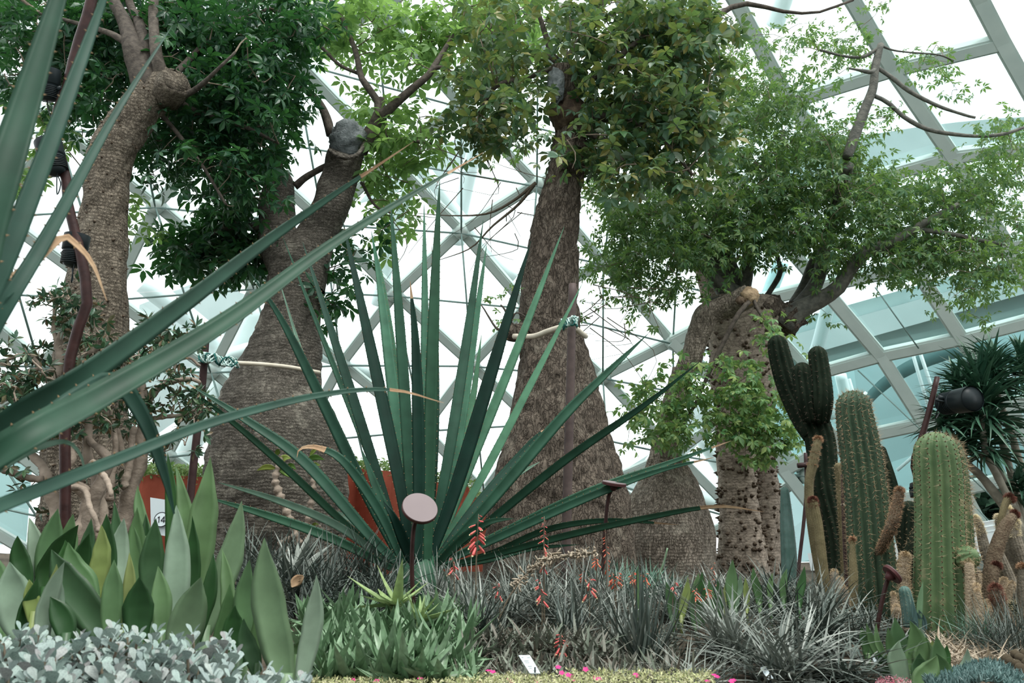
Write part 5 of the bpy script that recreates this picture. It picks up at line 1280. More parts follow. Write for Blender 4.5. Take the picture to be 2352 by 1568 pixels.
# ---- grey spiky clumps
def tuft(px, d, py, L, n, mat, lab, Wd=.014, emin=.1, emax=1.4, arch=.7, nobj=0, group=None, nm='dyckia', jit=.03, cat='plant', **k):
    c = P(px, py, d)
    r = thing(nm, lab, cat, (c.x, c.y, min(c.z, gz(c.x, c.y))), group)
    if c.z > gz(c.x, c.y) + .02:
        mb = MB(); tube(mb, [(c.x, c.y, gz(c.x, c.y) - .03), (c.x, c.y, c.z + .02)], [.04, .02], 8); mb.build('stem', M[mat], r)
    rosette(r, (c.x, c.y, max(c.z, gz(c.x, c.y))), n, L, Wd, mat, emin, emax, arch, nobj=nobj, jitter=jit, segs=6, **k)
GR = 'grey spiky clumps on the right slope'
# large clumps right of centre
tuft(1690, 3.9, 1550, .45, 190, 'dyck', 'largest grey spiky clump, low in the middle of the right slope', .017, -.1, 1.35, .9, 150, GR, jit=.05)
tuft(1480, 3.8, 1530, .45, 70, 'dyckd', 'dark upswept clump of narrow leaves right of the purslane edge', .017, .5, 1.4, -.5, 60, GR)
tuft(1880, 4.1, 1550, .44, 190, 'dyckd', 'grey spiky clump leaning right below the column cacti', .016, -.1, 1.25, 1.0, 120, GR, jit=.06)
tuft(1790, 4.7, 1470, .33, 150, 'dyckd', 'grey spiky clump behind the largest one, below the thorny trunks', .016, .2, 1.45, .6, 80, GR, jit=.05)
tuft(1560, 4.5, 1490, .31, 130, 'dyck', 'grey spiky clump behind and left of the largest one', .015, .1, 1.4, .7, 70, GR, jit=.05)
tuft(1880, 4.9, 1440, .30, 110, 'dyck', 'grey spiky clump under the dark column cactus', .016, .1, 1.4, .6, 60, GR, jit=.05)
tuft(1670, 5.0, 1450, .25, 120, 'dyck', 'grey spiky clump in front of the spear leaves by the thorny trunks', .015, .2, 1.4, .6, 50, GR, jit=.06)
tuft(1975, 4.5, 1500, .27, 90, 'dyckd', 'grey spiky clump touching the broad glossy leaves', .014, .1, 1.3, .7, 40, GR, jit=.05)
tuft(1800, 3.5, 1600, .42, 150, 'dyck', 'frontmost grey spiky clump at the bottom edge of the right slope', .017, .05, 1.2, .8, 80, GR, jit=.06)
tuft(1950, 3.5, 1610, .38, 120, 'dyckd', 'low dark grey clump left of the crimson flower mat', .014, -.1, 1.0, .9, 60, GR, jit=.05)
tuft(1600, 3.4, 1595, .30, 110, 'dyck', 'small grey clump behind the magenta flowers at the left foot of the slope', .012, -.1, 1.1, .8, 60, GR, jit=.05)
GC = 'grey spiky clumps in the centre'
for (px, d, py, L, n, mt, lab, no) in [
    (1330, 4.4, 1430, .42, 90, 'dyck', 'grey spiky clump in front of the tall stake', 60), (1250, 4.6, 1420, .46, 90, 'dyck', 'grey spiky clump under the tallest red flower spike', 60),
    (1170, 4.5, 1430, .42, 80, 'dyck', 'grey spiky clump just left of the tallest red flower spike', 50), (1080, 4.3, 1420, .40, 80, 'dyck', 'grey spiky clump right of the round disc sign', 50),
    (1010, 4.8, 1390, .36, 80, 'dyck', 'grey spiky clump behind the disc sign post', 40), (1400, 4.6, 1450, .42, 80, 'dyck', 'grey spiky clump in front of the far disc sign', 40),
    (1120, 4.0, 1470, .34, 70, 'dyckd', 'low dark grey clump in the middle of the bed', 40), (1420, 4.1, 1500, .36, 80, 'dyck', 'grey arching clump above the pink flower edge', 60),
    (1300, 4.1, 1480, .36, 80, 'dyckd', 'dark grey clump above the white plant label', 50), (1200, 5.2, 1360, .4, 70, 'dyck', 'grey clump at the foot of the broad bottle tree', 30), (1350, 5.3, 1370, .4, 70, 'dyckd', 'dark grey clump at the foot of the tall stake', 30)]:
    tuft(px, d, py, L * .88, n, mt, lab, .013, .15, 1.45, .5, no, GC, jit=.04)
GL = 'grey spiky clumps behind the aloe mat'
for i, (px, d, py, L, n, mt) in enumerate([(560, 5.4, 1310, .36, 80, 'dyckd'), (620, 5.0, 1330, .36, 80, 'dyckd'), (700, 5.2, 1320, .36, 90, 'dyckd'), (760, 4.8, 1360, .36, 90, 'dyckd'), (830, 5.0, 1345, .36, 90, 'dyckd'), (890, 4.7, 1380, .34, 80, 'dyckd'), (660, 4.6, 1370, .34, 80, 'dyckd'), (570, 4.6, 1370, .34, 80, 'dyckd'), (740, 4.5, 1400, .3, 70, 'dyckd'), (850, 4.5, 1400, .3, 70, 'dyckd')]):
    tuft(px, d, py, L, n, mt, 'dark grey spiky clump behind the green aloe mat, %s from the left' % ORD[[0, 2, 4, 6, 7, 9, 3, 1, 5, 8][i]], .015, .1, 1.4, .5, 30, GL, jit=.05)
tuft(675, 4.7, 1330, .3, 16, 'dyck', 'blue-grey broad rosette with a dead leaf lodged in it', .06, .5, 1.3, .1, 16, None, nm='agave_rosette', jit=.01)
o = MB(); o.add([P(672, 1345, 4.45), P(690, 1318, 4.45), P(700, 1330, 4.4), P(690, 1342, 4.42), P(674, 1336, 4.43)], [np.array([[0, 1, 4]]), np.array([[0, 4, 1], [1, 2, 3]]), np.array([[1, 3, 0]])])
q = MB(); v, f, c_, s_, n_, w_ = blade([P(670, 1348, 4.42), P(680, 1335, 4.42), P(697, 1322, 4.42)], [.008, .05, .06, .05, .01], 0, .3, .05, 8); q.add(v, f)
q = q.build('dead_leaf', M['drytip'], None); tag(q, 'curled tan dead leaf lodged in the blue-grey rosette', 'leaf')
# green-blue fine-leaved tufts in front of the squat bottle tree
for i, (px, d, py, L) in enumerate([(1420, 6.2, 1380, .34), (1470, 5.8, 1400, .34), (1510, 6.1, 1390, .3), (1450, 5.3, 1420, .3), (1520, 5.4, 1420, .3), (1390, 5.7, 1390, .3)]):
    tuft(px, d, py, L * .66, 70, 'dyckg', 'green fine-leaved tuft by the squat bottle tree, %s from the left' % ORD[[1, 3, 4, 2, 5, 0][i]], .016, .1, 1.4, .4, 20, 'green tufts by the squat bottle tree', nm='green_tuft', jit=.06)
# low brown-green ground plants above the flower edge
for i, x in enumerate([1080, 1125, 1170, 1215, 1260, 1310, 1360]):
    tuft(x, 3.7 + .1 * (i % 3), 1505 - 12 * (i % 3), .13, 60, 'dyckr', 'low brown-green rosette above the flower edge, %s from the left' % ORD[i], .02, .05, 1.2, .3, 30, 'low rosettes above the flower edge', nm='low_rosette', jit=.05)
mb = MB(); T = []
for _ in range(2400):
    d = random.uniform(3.3, 4.6); x = random.uniform(1060, 1560); T.append(list(P(x, 1560 - (d - 3.3) / 1.3 * 130 + random.uniform(-6, 25), d)))
n = len(T); az = rng.uniform(0, 2 * PI, n); el = rng.uniform(-.1, 1.1, n)
mb.stamp(tm, dirs_np(np.stack([np.cos(az) * np.cos(el), np.sin(az) * np.cos(el), np.sin(el)], -1), rng.normal(0, .4, n)) * rng.uniform(.04, .10, n)[:, None, None], np.array(T))
o = mb.build('low_undergrowth', M['dyckr'], None, kind='stuff'); tag(o, 'brown-green low undergrowth in the centre of the bed', 'undergrowth')
mb = MB(); T = []
for k_ in range(5200):
    x = random.uniform(560, 2352); d = random.uniform(4.4, 6.4) if k_ % 5 else random.uniform(3.3, 4.6)
    x = random.uniform(1420, 1990) if d < 4.4 else x
    q = G(x, d, random.uniform(0, .05))
    T.append(list(q))
n = len(T); az = rng.uniform(0, 2 * PI, n); el = rng.uniform(.1, 1.3, n)
tn = arc_leaf(1, .07, .4, 4)
mb.stamp(tn, dirs_np(np.stack([np.cos(az) * np.cos(el), np.sin(az) * np.cos(el), np.sin(el)], -1), rng.normal(0, .4, n)) * (rng.uniform(.09, .19, n) * np.where(np.array(T)[:, 1] < 4.4, .55, 1))[:, None, None], np.array(T))
o = mb.build('grey_undergrowth', M['dyckd'], None, kind='stuff'); tag(o, 'grey-green grassy undergrowth between the spiky clumps', 'undergrowth')
mb = MB(); T = []
for _ in range(1300):
    x = random.uniform(2130, 2330); d = random.uniform(3.9, 5.2); T.append(list(G(x, d, random.uniform(0, .06))))
n = len(T); az = rng.uniform(0, 2 * PI, n); el = rng.uniform(0, 1.0, n)
mb.stamp(tn, dirs_np(np.stack([np.cos(az) * np.cos(el), np.sin(az) * np.cos(el), np.sin(el)], -1), rng.normal(0, .4, n)) * rng.uniform(.08, .2, n)[:, None, None], np.array(T))
o = mb.build('dry_stalks', M['straw'], None, kind='stuff'); tag(o, 'dry pale straw and twigs at the foot of the light green column cactus', 'straw')
for i, (px, d, py, L, mt) in enumerate([(2300, 4.3, 1490, .28, 'dyckd'), (2250, 4.6, 1470, .2, 'dyckg'), (2352, 4.4, 1490, .3, 'dyckd')]):
    tuft(px, d, py, L, 170, mt, ['dark fine-needled tuft behind the brown globe cushion', 'small blue-green tuft right of the slender tan cacti', 'dark fine-needled tuft at the right edge'][i], .006, .1, 1.4, .3, 0, None, nm='needle_tuft', jit=.05)

# ---- flower edge
mb = MB(); T = []
for _ in range(5200):
    x = random.uniform(690, 1640); d = random.uniform(2.9, 3.35); lim = 1556 if x > 900 else 1560
    T.append(list(P(x, 1572 - (d - 2.9) / .45 * (30 if x > 1300 else 22) + random.uniform(-6, 6), d)))
n = len(T)
sm = leaflet(1, .4, seg=1)
mb.stamp(sm, dirs_np(rng.normal(0, 1, (n, 3)) + np.array([0, 0, .6]), rng.normal(0, 1, n)) * rng.uniform(.009, .02, n)[:, None, None], np.array(T))
o = mb.build('purslane_mat', M['purslane'], None, kind='stuff', smooth=False); tag(o, 'cream and green leafy mat along the bottom edge of the bed', 'flowers')
pt = []
for a in range(5):
    v, f = leaflet(1, .9, seg=1, droop=-.1); ca, sa = math.cos(a * 2 * PI / 5), math.sin(a * 2 * PI / 5)
    pt.append((v @ np.array([[ca, sa, 0], [-sa, ca, 0], [0, 0, 1]]).T, f[0] + 5 * a))
fl = (np.vstack([p[0] for p in pt]), [np.vstack([p[1] for p in pt])])
q = MB(); q.add(*fl); fme = q.mesh('pink_flower', M['pink'], smooth=False)
FP = [(810, 1562), (865, 1564), (965, 1558), (1122, 1540), (1132, 1543), (1170, 1562), (1180, 1566), (1282, 1532), (1290, 1545), (1305, 1550), (1312, 1553), (1315, 1562), (1235, 1563), (1345, 1537), (1365, 1556), (1375, 1560), (1460, 1549), (1462, 1552), (1640, 1550), (1647, 1554), (1625, 1564), (1680, 1565), (1685, 1562), (1100, 1567)]
for k, (x, y) in enumerate(sorted(FP)):
    p = P(x, y, 2.98 + random.uniform(0, .2)); m4 = Matrix.Translation(p) @ Matrix.Rotation(random.uniform(.1, .8), 4, 'X') @ Matrix.Rotation(random.uniform(0, 6), 4, 'Z') @ Matrix.Scale(.0125, 4)
    o = place(fme, 'pink_flower', None, m4); tag(o, 'magenta flower in the cream mat, number %s from the left' % (ORD[k] if k < 20 else 'twenty-' + ORD[k - 20]), 'flower', 'magenta flowers in the cream mat')
def mound(name, x0, x1, y0, d0, d1, n, mat, size, lab, cat, tm_, up=1.2, drop=0.0):
    mb = MB(); T = []
    for _ in range(n):
        a = random.random(); x = x0 + (x1 - x0) * a; t = random.random(); d = d0 + (d1 - d0) * t
        y = y0(a) + (1 - t) * 40
        T.append(list(P(x, y + random.uniform(-3, 5), d)))
    mb.stamp(tm_, dirs_np(rng.normal(0, 1, (n, 3)) * .6 + np.array([0, 0, up]), rng.normal(0, 1, n)) * (size * rng.uniform(.7, 1.3, n))[:, None, None], np.array(T))
    o = mb.build(name, M[mat], None, kind='stuff', smooth=False); tag(o, lab, cat)
mound('crimson_flower_mat', 2010, 2110, lambda a: 1550 + 14 * abs(a - .4) * 2, 3.1, 3.3, 1500, 'redwhite', .008, 'crimson and white speckled flower mat at the bottom edge', 'flowers', sm, .3)
stick = tube_arr([(0, 0, 0), (0, .5, .02), (0, 1, 0)], [.09, .1, .02], 5)
mound('blue_stick_succulent', 2130, 2400, lambda a: 1532 + 9 * math.sin(a * 9) + 26 * max(0, a - .6) / .4, 3.15, 3.4, 2600, 'blue', .028, 'blue-green stick succulent carpet at the lower right corner', 'succulent', stick)

# ---- coral flower spikes on thin stalks
def spike(px, base, top, d, nfl, lab, mat='redflower', L=.035, span=.5, lean=0):
    r = thing('flower_spike', lab, 'flower', G(px, d), 'coral flower spikes above the grey clumps')
    a = G(px - lean, d); t = P(px, top, d)
    c = spline([a, (a + t) / 2 + Vector((random.uniform(-.02, .02), 0, 0)), t], 16)
    mb = MB(); tube(mb, c, np.linspace(.006, .002, 16), 6); mb.build('stalk', M['stalk'], r)
    tb = MB(); tube(tb, [(0, 0, 0), (0, 0, -.25), (0, .04, -.7), (0, .06, -1)], [.07, .12, .15, .10], 7); 
    body = tb.mesh('flower', M[mat])
    tt = MB(); tube(tt, [(0, .06, -.98), (0, .07, -1.12)], [.11, .05], 6); tipme = tt.mesh('flower_tip', M['flowertip'])
    zb = P(px, base, d).z
    for k in range(nfl):
        h = (k + random.random()) / nfl; z = zb + (t.z - zb) * h
        f = (z - a.z) / max(.01, (t.z - a.z)); i = min(15, max(0, int(f * 15))); p = Vector(c[i]); p.z = z
        az = random.uniform(0, 2 * PI); sc = L * (1.1 - .7 * h) * random.uniform(.85, 1.1)
        m4 = Matrix.Translation(p) @ Matrix.Rotation(az, 4, 'Z') @ Matrix.Translation((0, .22 * L, 0)) @ Matrix.Rotation(.55 + .9 * h * random.uniform(.6, 1), 4, 'X') @ Matrix.Scale(sc, 4)
        o = place(body, 'flower', r, m4)
        if h < .75:
            o2 = bpy.data.objects.new('flower_tip', tipme); COL.objects.link(o2); o2.parent = o
SPK = [(1099, 1262, 1180, 4.1, 16, 'large coral flower spike nearest the agave, high above the grey leaves', .05), (1040, 1318, 1280, 4.3, 9, 'small coral flower head low right of the disc sign', .035), (1250, 1310, 1185, 4.3, 26, 'tallest coral flower spike, slender, in front of the broad bottle tree', .033),
       (1240, 1385, 1330, 4.1, 10, 'coral flowers below the tallest spike', .04), (1140, 1370, 1335, 4.1, 6, 'sparse pinkish flower spike left of the tallest spike', .032), (1355, 1365, 1325, 4.3, 9, 'coral flower head with pale tips right of the tall stake', .045), (1340, 1330, 1312, 4.5, 7, 'orange-red flower cluster beside the tall stake', .03),
       (1290, 1500, 1455, 3.7, 12, 'coral flower spike low above the flower edge', .038), (1390, 1310, 1215, 4.6, 16, 'thin orange flower spike over the far disc sign post', .026), (1370, 1300, 1275, 4.5, 9, 'orange-red flower head between the stake and the far disc sign', .035), (1640, 1340, 1290, 5.2, 9, 'faint orange flower spike by the thorny trunk', .03),
       (1550, 1360, 1335, 4.3, 7, 'small coral flowers among the spear leaves', .03), (1600, 1372, 1350, 4.25, 8, 'small orange flower cluster left, in front of the spear leaves', .03), (1624, 1370, 1348, 4.25, 8, 'small orange flower cluster right, in front of the spear leaves', .03)]
for (x, b, t, d, n, lab, L) in SPK: spike(x, b, t, d, n, lab, 'orangeflower' if 'orange' in lab else 'redflower', L)
for k, x in enumerate([1408, 1420, 1452, 1466, 1480]):
    spike(x, 1342, 1314, 4.5, 9, 'orange flower head in the low row before the squat bottle tree, %s from the left' % ORD[k], 'orangeflower', .035)
# seed stalk leaning across
r = thing('seed_stalk', 'leaning brown seed stalk crossing in front of the tall stake', 'seed stalk', G(1130, 4.2))
c = spline([G(1130, 4.2), P(1170, 1370, 4.2), P(1230, 1300, 4.25), P(1290, 1278, 4.3), P(1370, 1270, 4.3)], 40)
mb = MB(); tube(mb, c, .005, 6); mb.build('stalk', M['stalk'], r)
mb = MB()
for k in range(200):
    p = c[int(rng.integers(14, 40))] + rng.normal(0, .012, 3); tube(mb, [p, p + rng.normal(0, .012, 3)], [.006, .003], 4)
mb.build('seed_husks', M['straw'], r, kind='stuff')
r = thing('seed_stalk', 'thin green stalk with small buds in front of the squat bottle tree', 'seed stalk', G(1490, 5.6))
mb = MB(); tube(mb, spline([G(1488, 5.6), P(1510, 1330, 5.6), P(1525, 1290, 5.6), P(1533, 1258, 5.6)], 16), np.linspace(.012, .006, 16), 6); mb.build('stalk', M['aloe'], r)

# ---- climber on the left bottle tree
dcl = 7.2
r = thing('climbing_plant', 'knobbly stemmed climber with curled green leaves on the left bottle tree', 'climber', G(660, dcl))
for pts in ([(690, 1250, 7, dcl), (660, 1180, 9, dcl), (640, 1130, 9, dcl), (632, 1100, 8, dcl), (640, 1070, 6, dcl), (650, 1045, 4, dcl)], [(640, 1250, 6, dcl), (700, 1210, 7, dcl), (715, 1150, 7, dcl), (720, 1110, 6, dcl), (712, 1080, 5, dcl)], [(700, 1240, 5, dcl), (730, 1215, 4, dcl), (735, 1205, 3, dcl)]):
    c, rr = pxpath(pts, 40); mb = MB(); tube(mb, c, rr * (1 + .35 * np.sin(np.arange(40) * 1.9)), 8); mb.build('stem', M['shrubwood'], r)
for (x, y, x2, y2, w) in [(632, 1075, 590, 1080, 14), (640, 1060, 668, 1052, 16), (640, 1078, 672, 1098, 18), (660, 1070, 680, 1078, 12), (636, 1045, 642, 1032, 12), (705, 1055, 745, 1055, 14), (710, 1075, 736, 1068, 12), (712, 1045, 735, 1030, 10), (625, 1190, 643, 1198, 8), (715, 1212, 732, 1204, 9), (726, 1108, 734, 1115, 8)]:
    v, f, *_ = blade([P(x, y, dcl), P((x + x2) / 2, (y + y2) / 2 - 5, dcl - .03), P(x2, y2, dcl - .04)], [a * w * S(y, dcl) for a in (.3, .9, 1, .95, .5, .1)], random.uniform(-.4, .4), .4, .06, 9)
    q = MB(); q.add(v, f); q.build('leaf', M['climber'], r)

# ---- twisted shrubs at the left
def shrub(lab, d, stems, blobs, pid=0, nl=8, size=.075, group=None, mat='leafJ'):
    r = thing('twisted_shrub', lab, 'shrub', G(stems[0][0][0], d))
    pv = []
    for st in stems:
        c, rr = pxpath([(x, y, w, d + dz) for (x, y, w, dz) in st], 26)
        for i in range(1, 25): c[i] += np.array(noise.noise_vector(Vector(c[i] * 6))) * .018
        mb = MB(); tube(mb, c, rr * (1 + .12 * np.sin(np.arange(26) * 1.7)), 10); mb.build('branch', M['shrubwood'], r)
        pv += list(c)[6:]
    lf = []
    for s in range(4):
        rr = random.Random(s); V = []; T = []; Q = []; off = 0
        for k in range(8):
            v, f = leaflet(1, .36, fold=.1, droop=.1); v = v * (1, 1, 1)
            el = rr.uniform(-.1, 1.1); az = k * 2.4
            R = dirs_np(np.array([[math.cos(az) * math.cos(el), math.sin(el), math.sin(az) * math.cos(el)]]))[0] * rr.uniform(.7, 1.1)
            V.append(v @ R.T); T.append(f[0] + off); Q.append(f[1] + off); off += len(v)
        lf.append((np.vstack(V), [np.vstack(T), np.vstack(Q)]))
    canopy(r, blobs, d, .35, lf, mat, size, 2, .05, pv, twigmat='shrubwood', nobj=260, twig=.006, dens=.62)
    return r
shrub('twisted shrub with pale branches and small leaves in front of the spiny left trunk', 5.3,
  [[(150, 1260, 20, 0), (120, 1150, 15, 0), (100, 1090, 11, 0), (60, 1020, 8, .1), (20, 960, 6, .1)],
   [(170, 1270, 22, 0), (200, 1150, 15, 0), (150, 1090, 12, -.1), (165, 1040, 9, -.1), (140, 1000, 7, -.1)],
   [(190, 1260, 20, 0), (220, 1130, 15, 0), (250, 1060, 13, 0), (230, 1030, 9, 0), (200, 1000, 7, .1), (185, 940, 6, .1)],
   [(230, 1250, 18, .1), (225, 1120, 14, .1), (200, 1030, 10, .1), (205, 960, 9, .1), (210, 900, 8, .1), (225, 850, 7, .1)],
   [(120, 1000, 12, .1), (130, 900, 10, 0), (140, 830, 9, 0), (133, 790, 8, 0), (145, 760, 7, 0), (160, 730, 5, 0)],
   [(150, 860, 7, 0), (180, 820, 7, 0), (220, 800, 6, 0), (230, 770, 5, 0)], [(140, 800, 6, 0), (125, 760, 5, 0), (128, 700, 4, 0), (115, 670, 3, 0)],
   [(100, 1100, 8, -.1), (50, 1090, 8, -.1), (0, 1080, 8, -.1), (-30, 1060, 7, -.1)],
   [(90, 1000, 6, 0), (20, 900, 5, 0), (50, 860, 5, 0), (90, 840, 4, 0), (60, 810, 3, 0)], [(0, 830, 5, 0), (40, 815, 4, 0), (70, 825, 4, 0), (100, 850, 3, 0)], [(210, 1060, 8, -.2), (240, 1100, 7, -.25), (255, 1140, 5, -.3)], [(150, 1120, 8, -.2), (190, 1120, 7, -.25), (215, 1180, 6, -.3), (225, 1220, 5, -.3)]],
  [(150, 690, 50, 35, 22), (190, 740, 60, 50, 40), (110, 700, 20, 30, 5), (220, 790, 50, 40, 24), (90, 860, 60, 40, 22), (30, 860, 50, 50, 26), (40, 930, 50, 50, 22), (160, 880, 60, 50, 26), (130, 950, 60, 50, 22), (200, 960, 60, 50, 16), (80, 990, 60, 40, 14), (20, 1030, 30, 40, 8), (60, 800, 40, 20, 8), (60, 1110, 16, 10, 3), (220, 880, 50, 50, 12), (170, 1180, 60, 40, 3)])
shrub('open twisted shrub with leaning pale stems between the left trunk and the leaning stake', 5.6,
  [[(250, 1300, 24, 0), (300, 1130, 18, 0), (325, 1040, 14, 0), (330, 960, 11, 0), (330, 900, 9, 0), (315, 850, 7, 0)],
   [(325, 960, 9, 0), (360, 900, 8, 0), (390, 880, 6, 0), (430, 870, 5, 0), (460, 880, 4, 0)], [(318, 870, 8, 0), (350, 840, 7, 0), (380, 800, 5, 0), (420, 790, 4, 0), (440, 770, 3, 0)], [(330, 920, 7, 0), (310, 850, 6, 0), (300, 800, 5, 0), (320, 760, 4, 0)],
   [(335, 960, 6, 0), (380, 955, 5, 0), (420, 950, 4, 0), (450, 940, 3, 0)], [(300, 1080, 9, 0), (270, 1000, 8, 0), (250, 960, 7, 0), (240, 900, 5, 0)], [(290, 1120, 9, -.1), (300, 1050, 8, -.1), (310, 980, 7, -.1)], [(400, 850, 4, 0), (410, 830, 3, 0), (440, 820, 3, 0), (460, 840, 3, 0)], [(250, 1150, 10, -.1), (260, 1060, 8, -.1), (265, 1000, 6, -.1), (255, 940, 5, -.1)]],
  [(340, 760, 50, 30, 18), (370, 790, 50, 30, 18), (440, 780, 30, 20, 9), (380, 930, 30, 30, 16), (450, 950, 35, 30, 22), (455, 910, 20, 30, 8), (400, 1020, 30, 16, 8), (300, 830, 40, 40, 18), (350, 860, 50, 30, 16), (260, 880, 50, 50, 20), (290, 940, 50, 40, 16), (240, 950, 40, 40, 10), (430, 860, 30, 20, 6), (270, 1110, 20, 20, 4)])

# ---- stakes, ties, signs
def stake(lab, pts, mat, seg=14, caps=True, name='stake'):
    r = thing(name, lab, 'pole', G(pts[-1][0], pts[-1][3]))
    c, rr = pxpath(pts[::-1], 24); mb = MB(); tube(mb, c, rr, seg); mb.build('pole', M[mat], r)
    return r, c
sk1, _ = stake('leaning brown stake tied to the left bottle tree', [(475, 748, 8, 6.9), (463, 900, 8.5, 6.95), (440, 1110, 9, 7.0), (425, 1300, 9, 7.0), (422, 1345, 9, 7.0)], 'pole')
sk2, _ = stake('tall grey-brown stake in front of the broad bottle tree', [(1315, 652, 9, 6.1), (1311, 850, 10, 6.1), (1304, 1100, 11, 6.1), (1300, 1280, 11, 6.1), (1298, 1370, 11, 6.1)], 'pole_grey')
def tie(lab, root_pts, rad, mat='hose', name='hose'):
    pass
def ropeknot(root, pts, d, n=7, wpx=12):
    for k in range(n):
        q = []
        ph = random.uniform(0, 6)
        for t in np.linspace(0, 1, 18):
            i = t * (len(pts) - 1); a = int(min(len(pts) - 2, i)); f = i - a
            x = pts[a][0] * (1 - f) + pts[a + 1][0] * f; y = pts[a][1] * (1 - f) + pts[a + 1][1] * f
            p = P(x, y, d); w = wpx * S(y, d) * .5
            q.append(p + Vector((math.sin(t * 12 + ph) * w * .3, math.sin(t * 17 + ph) * w * .8 - .02, math.cos(t * 15 + ph * 2) * w)))
        mb = MB(); tube(mb, q, .0075, 6); mb.build('rope', M['rope_dark' if k % 2 else 'rope_pale'], root)
t1 = thing('tree_tie', 'cream hose and green rope tying the left bottle tree to its stake', 'tie', P(500, 830, 7.0))
mb = MB(); tube(mb, spline([P(545, 833, 7.0), P(600, 836, 7.1), P(660, 842, 7.25), P(705, 850, 7.4), P(733, 855, 7.6)], 24), .019, 10); mb.build('hose', M['hose'], t1)
ropeknot(t1, [(462, 822), (490, 824), (520, 832), (548, 834)], 6.85, 7, 22)
mb = MB()
for k in range(5): tube(mb, [P(468, 812 + k * 5, 6.9) + Vector((.045 * math.cos(a), .045 * math.sin(a), 0)) for a in np.linspace(0, 2 * PI, 18)], .008, 6)
mb.build('rope_wrap', M['rope_pale'], t1)
t2 = thing('tree_tie', 'cream hose and green rope tying the broad bottle tree to its stake', 'tie', P(1280, 750, 6.3))
mb = MB(); tube(mb, spline([P(1180, 772, 6.9), P(1225, 772, 6.75), P(1260, 760, 6.5), P(1295, 750, 6.35), P(1318, 752, 6.3), P(1335, 765, 6.6), P(1345, 772, 6.9)], 30), .024, 10); mb.build('hose', M['hose'], t2)
ropeknot(t2, [(1286, 750), (1300, 742), (1318, 738), (1325, 742)], 5.98, 7, 22)
t3 = thing('tree_tie', 'cream hose loop round the dark green column cactus', 'tie', P(1985, 1150, 5.2))
mb = MB(); c0 = P(1985, 1152, 5.9); R0 = 48 * S(1152, 5.7)
tube(mb, [c0 + Vector((R0 * math.cos(a), R0 * math.sin(a) * 1.05, .02 * math.cos(a))) for a in np.linspace(0, 2 * PI, 40)], .013, 8); mb.build('hose', M['hose'], t3)

def disc_sign(lab, cx, cy, rpx, d, normal, post, name='disc_sign'):
    r = thing(name, lab, 'sign', G(post[-1][0], d))
    c = P(cx, cy, d); R = rpx * S(cy, d); n = Vector(normal).normalized()
    mb = MB(); tube(mb, [c - n * .018, c - n * .016, c - n * .002, c], [R * .94, R, R, R * .985], 48); mb.build('plate_rim', M['disc_rim'], r, smooth=False)
    mb = MB(); tube(mb, [c, c + n * .003], [R * .975, R * .965], 48); mb.build('plate', M['disc'], r, smooth=False)
    pts = [c - n * .018] + [P(x, y, d + .03) for x, y in post[1:]]
    mb = MB(); tube(mb, spline(pts, 20), .0115, 10); mb.build('post', M['rust_pole'], r)
    mb = MB(); tube(mb, [c - n * .05, c - n * .017], [.013, .03], 10); mb.build('bracket', M['disc_rim'], r)
disc_sign('blank round disc sign on a thin post in front of the agave', 965, 1165, 42, 4.2, (.30, -.74, .58), [(955, 1190), (950, 1215), (946, 1300), (950, 1400), (950, 1440)])
disc_sign('far round disc sign on a bent post beside the squat bottle tree', 1411, 1108, 28, 5.0, (.12, -.15, .9), [(1400, 1120), (1398, 1140), (1391, 1200), (1386, 1290), (1382, 1370)])
disc_sign('small edge-on disc sign among the column cacti', 2052, 1316, 24, 4.4, (.80, .02, .6), [(2047, 1322), (2038, 1335), (2027, 1375), (2015, 1440), (2012, 1480)])
def card(lab, px4, d4, lines, back=.004, name='plant_label', stakepx=None, matl='card'):
    q = [P(x, y, d) for (x, y), d in zip(px4, d4)]
    r = thing(name, lab, 'label', (sum(q, Vector()) / 4))
    n = (q[1] - q[0]).cross(q[3] - q[0]).normalized()
    if n.y > 0: n = -n
    mb = MB(); v = [list(a) for a in q] + [list(a - n * back) for a in q]
    mb.add(v, [np.array([[0, 1, 2, 3], [7, 6, 5, 4], [0, 4, 5, 1], [1, 5, 6, 2], [2, 6, 7, 3], [3, 7, 4, 0]])]); mb.build('card', M[matl], r, smooth=False)
    for (u0, v0, u1, v1) in lines:
        f = lambda u, v: q[0].lerp(q[1], u).lerp(q[3].lerp(q[2], u), v) + n * .0015
        mb = MB(); mb.add([f(u0, v0), f(u1, v0), f(u1, v1), f(u0, v1)], [np.array([[0, 1, 2, 3]])]); mb.build('print_line', M['greyink'], r, smooth=False)
    b = (q[2] + q[3]) / 2; mb = MB(); tube(mb, [b + Vector((0, .004, .02)), (b.x, b.y + .01, gz(b.x, b.y) - .03)], .004, 6); mb.build('pin', M['black'], r)
    return r, q, n
card('white plant label with faint print above the flower edge', [(1191, 1504), (1217, 1504), (1241, 1545), (1217, 1545)], [3.35, 3.35, 3.2, 3.2], [(.12, .12, .3, .17), (.6, .12, .9, .17), (.15, .32, .6, .36), (.15, .42, .55, .46), (.2, .62, .6, .66), (.2, .72, .5, .76), (.4, .85, .8, .89)])
card('narrow white plant label half hidden under the largest grey clump', [(1746, 1533), (1757, 1529), (1776, 1556), (1764, 1560)], [3.4, 3.4, 3.3, 3.3], [(.2, .2, .8, .3)])
card('white plant label beside the broad glossy leaves', [(2000, 1503), (2012, 1501), (2026, 1520), (2008, 1520)], [3.7, 3.7, 3.6, 3.6], [(.2, .3, .8, .4)])
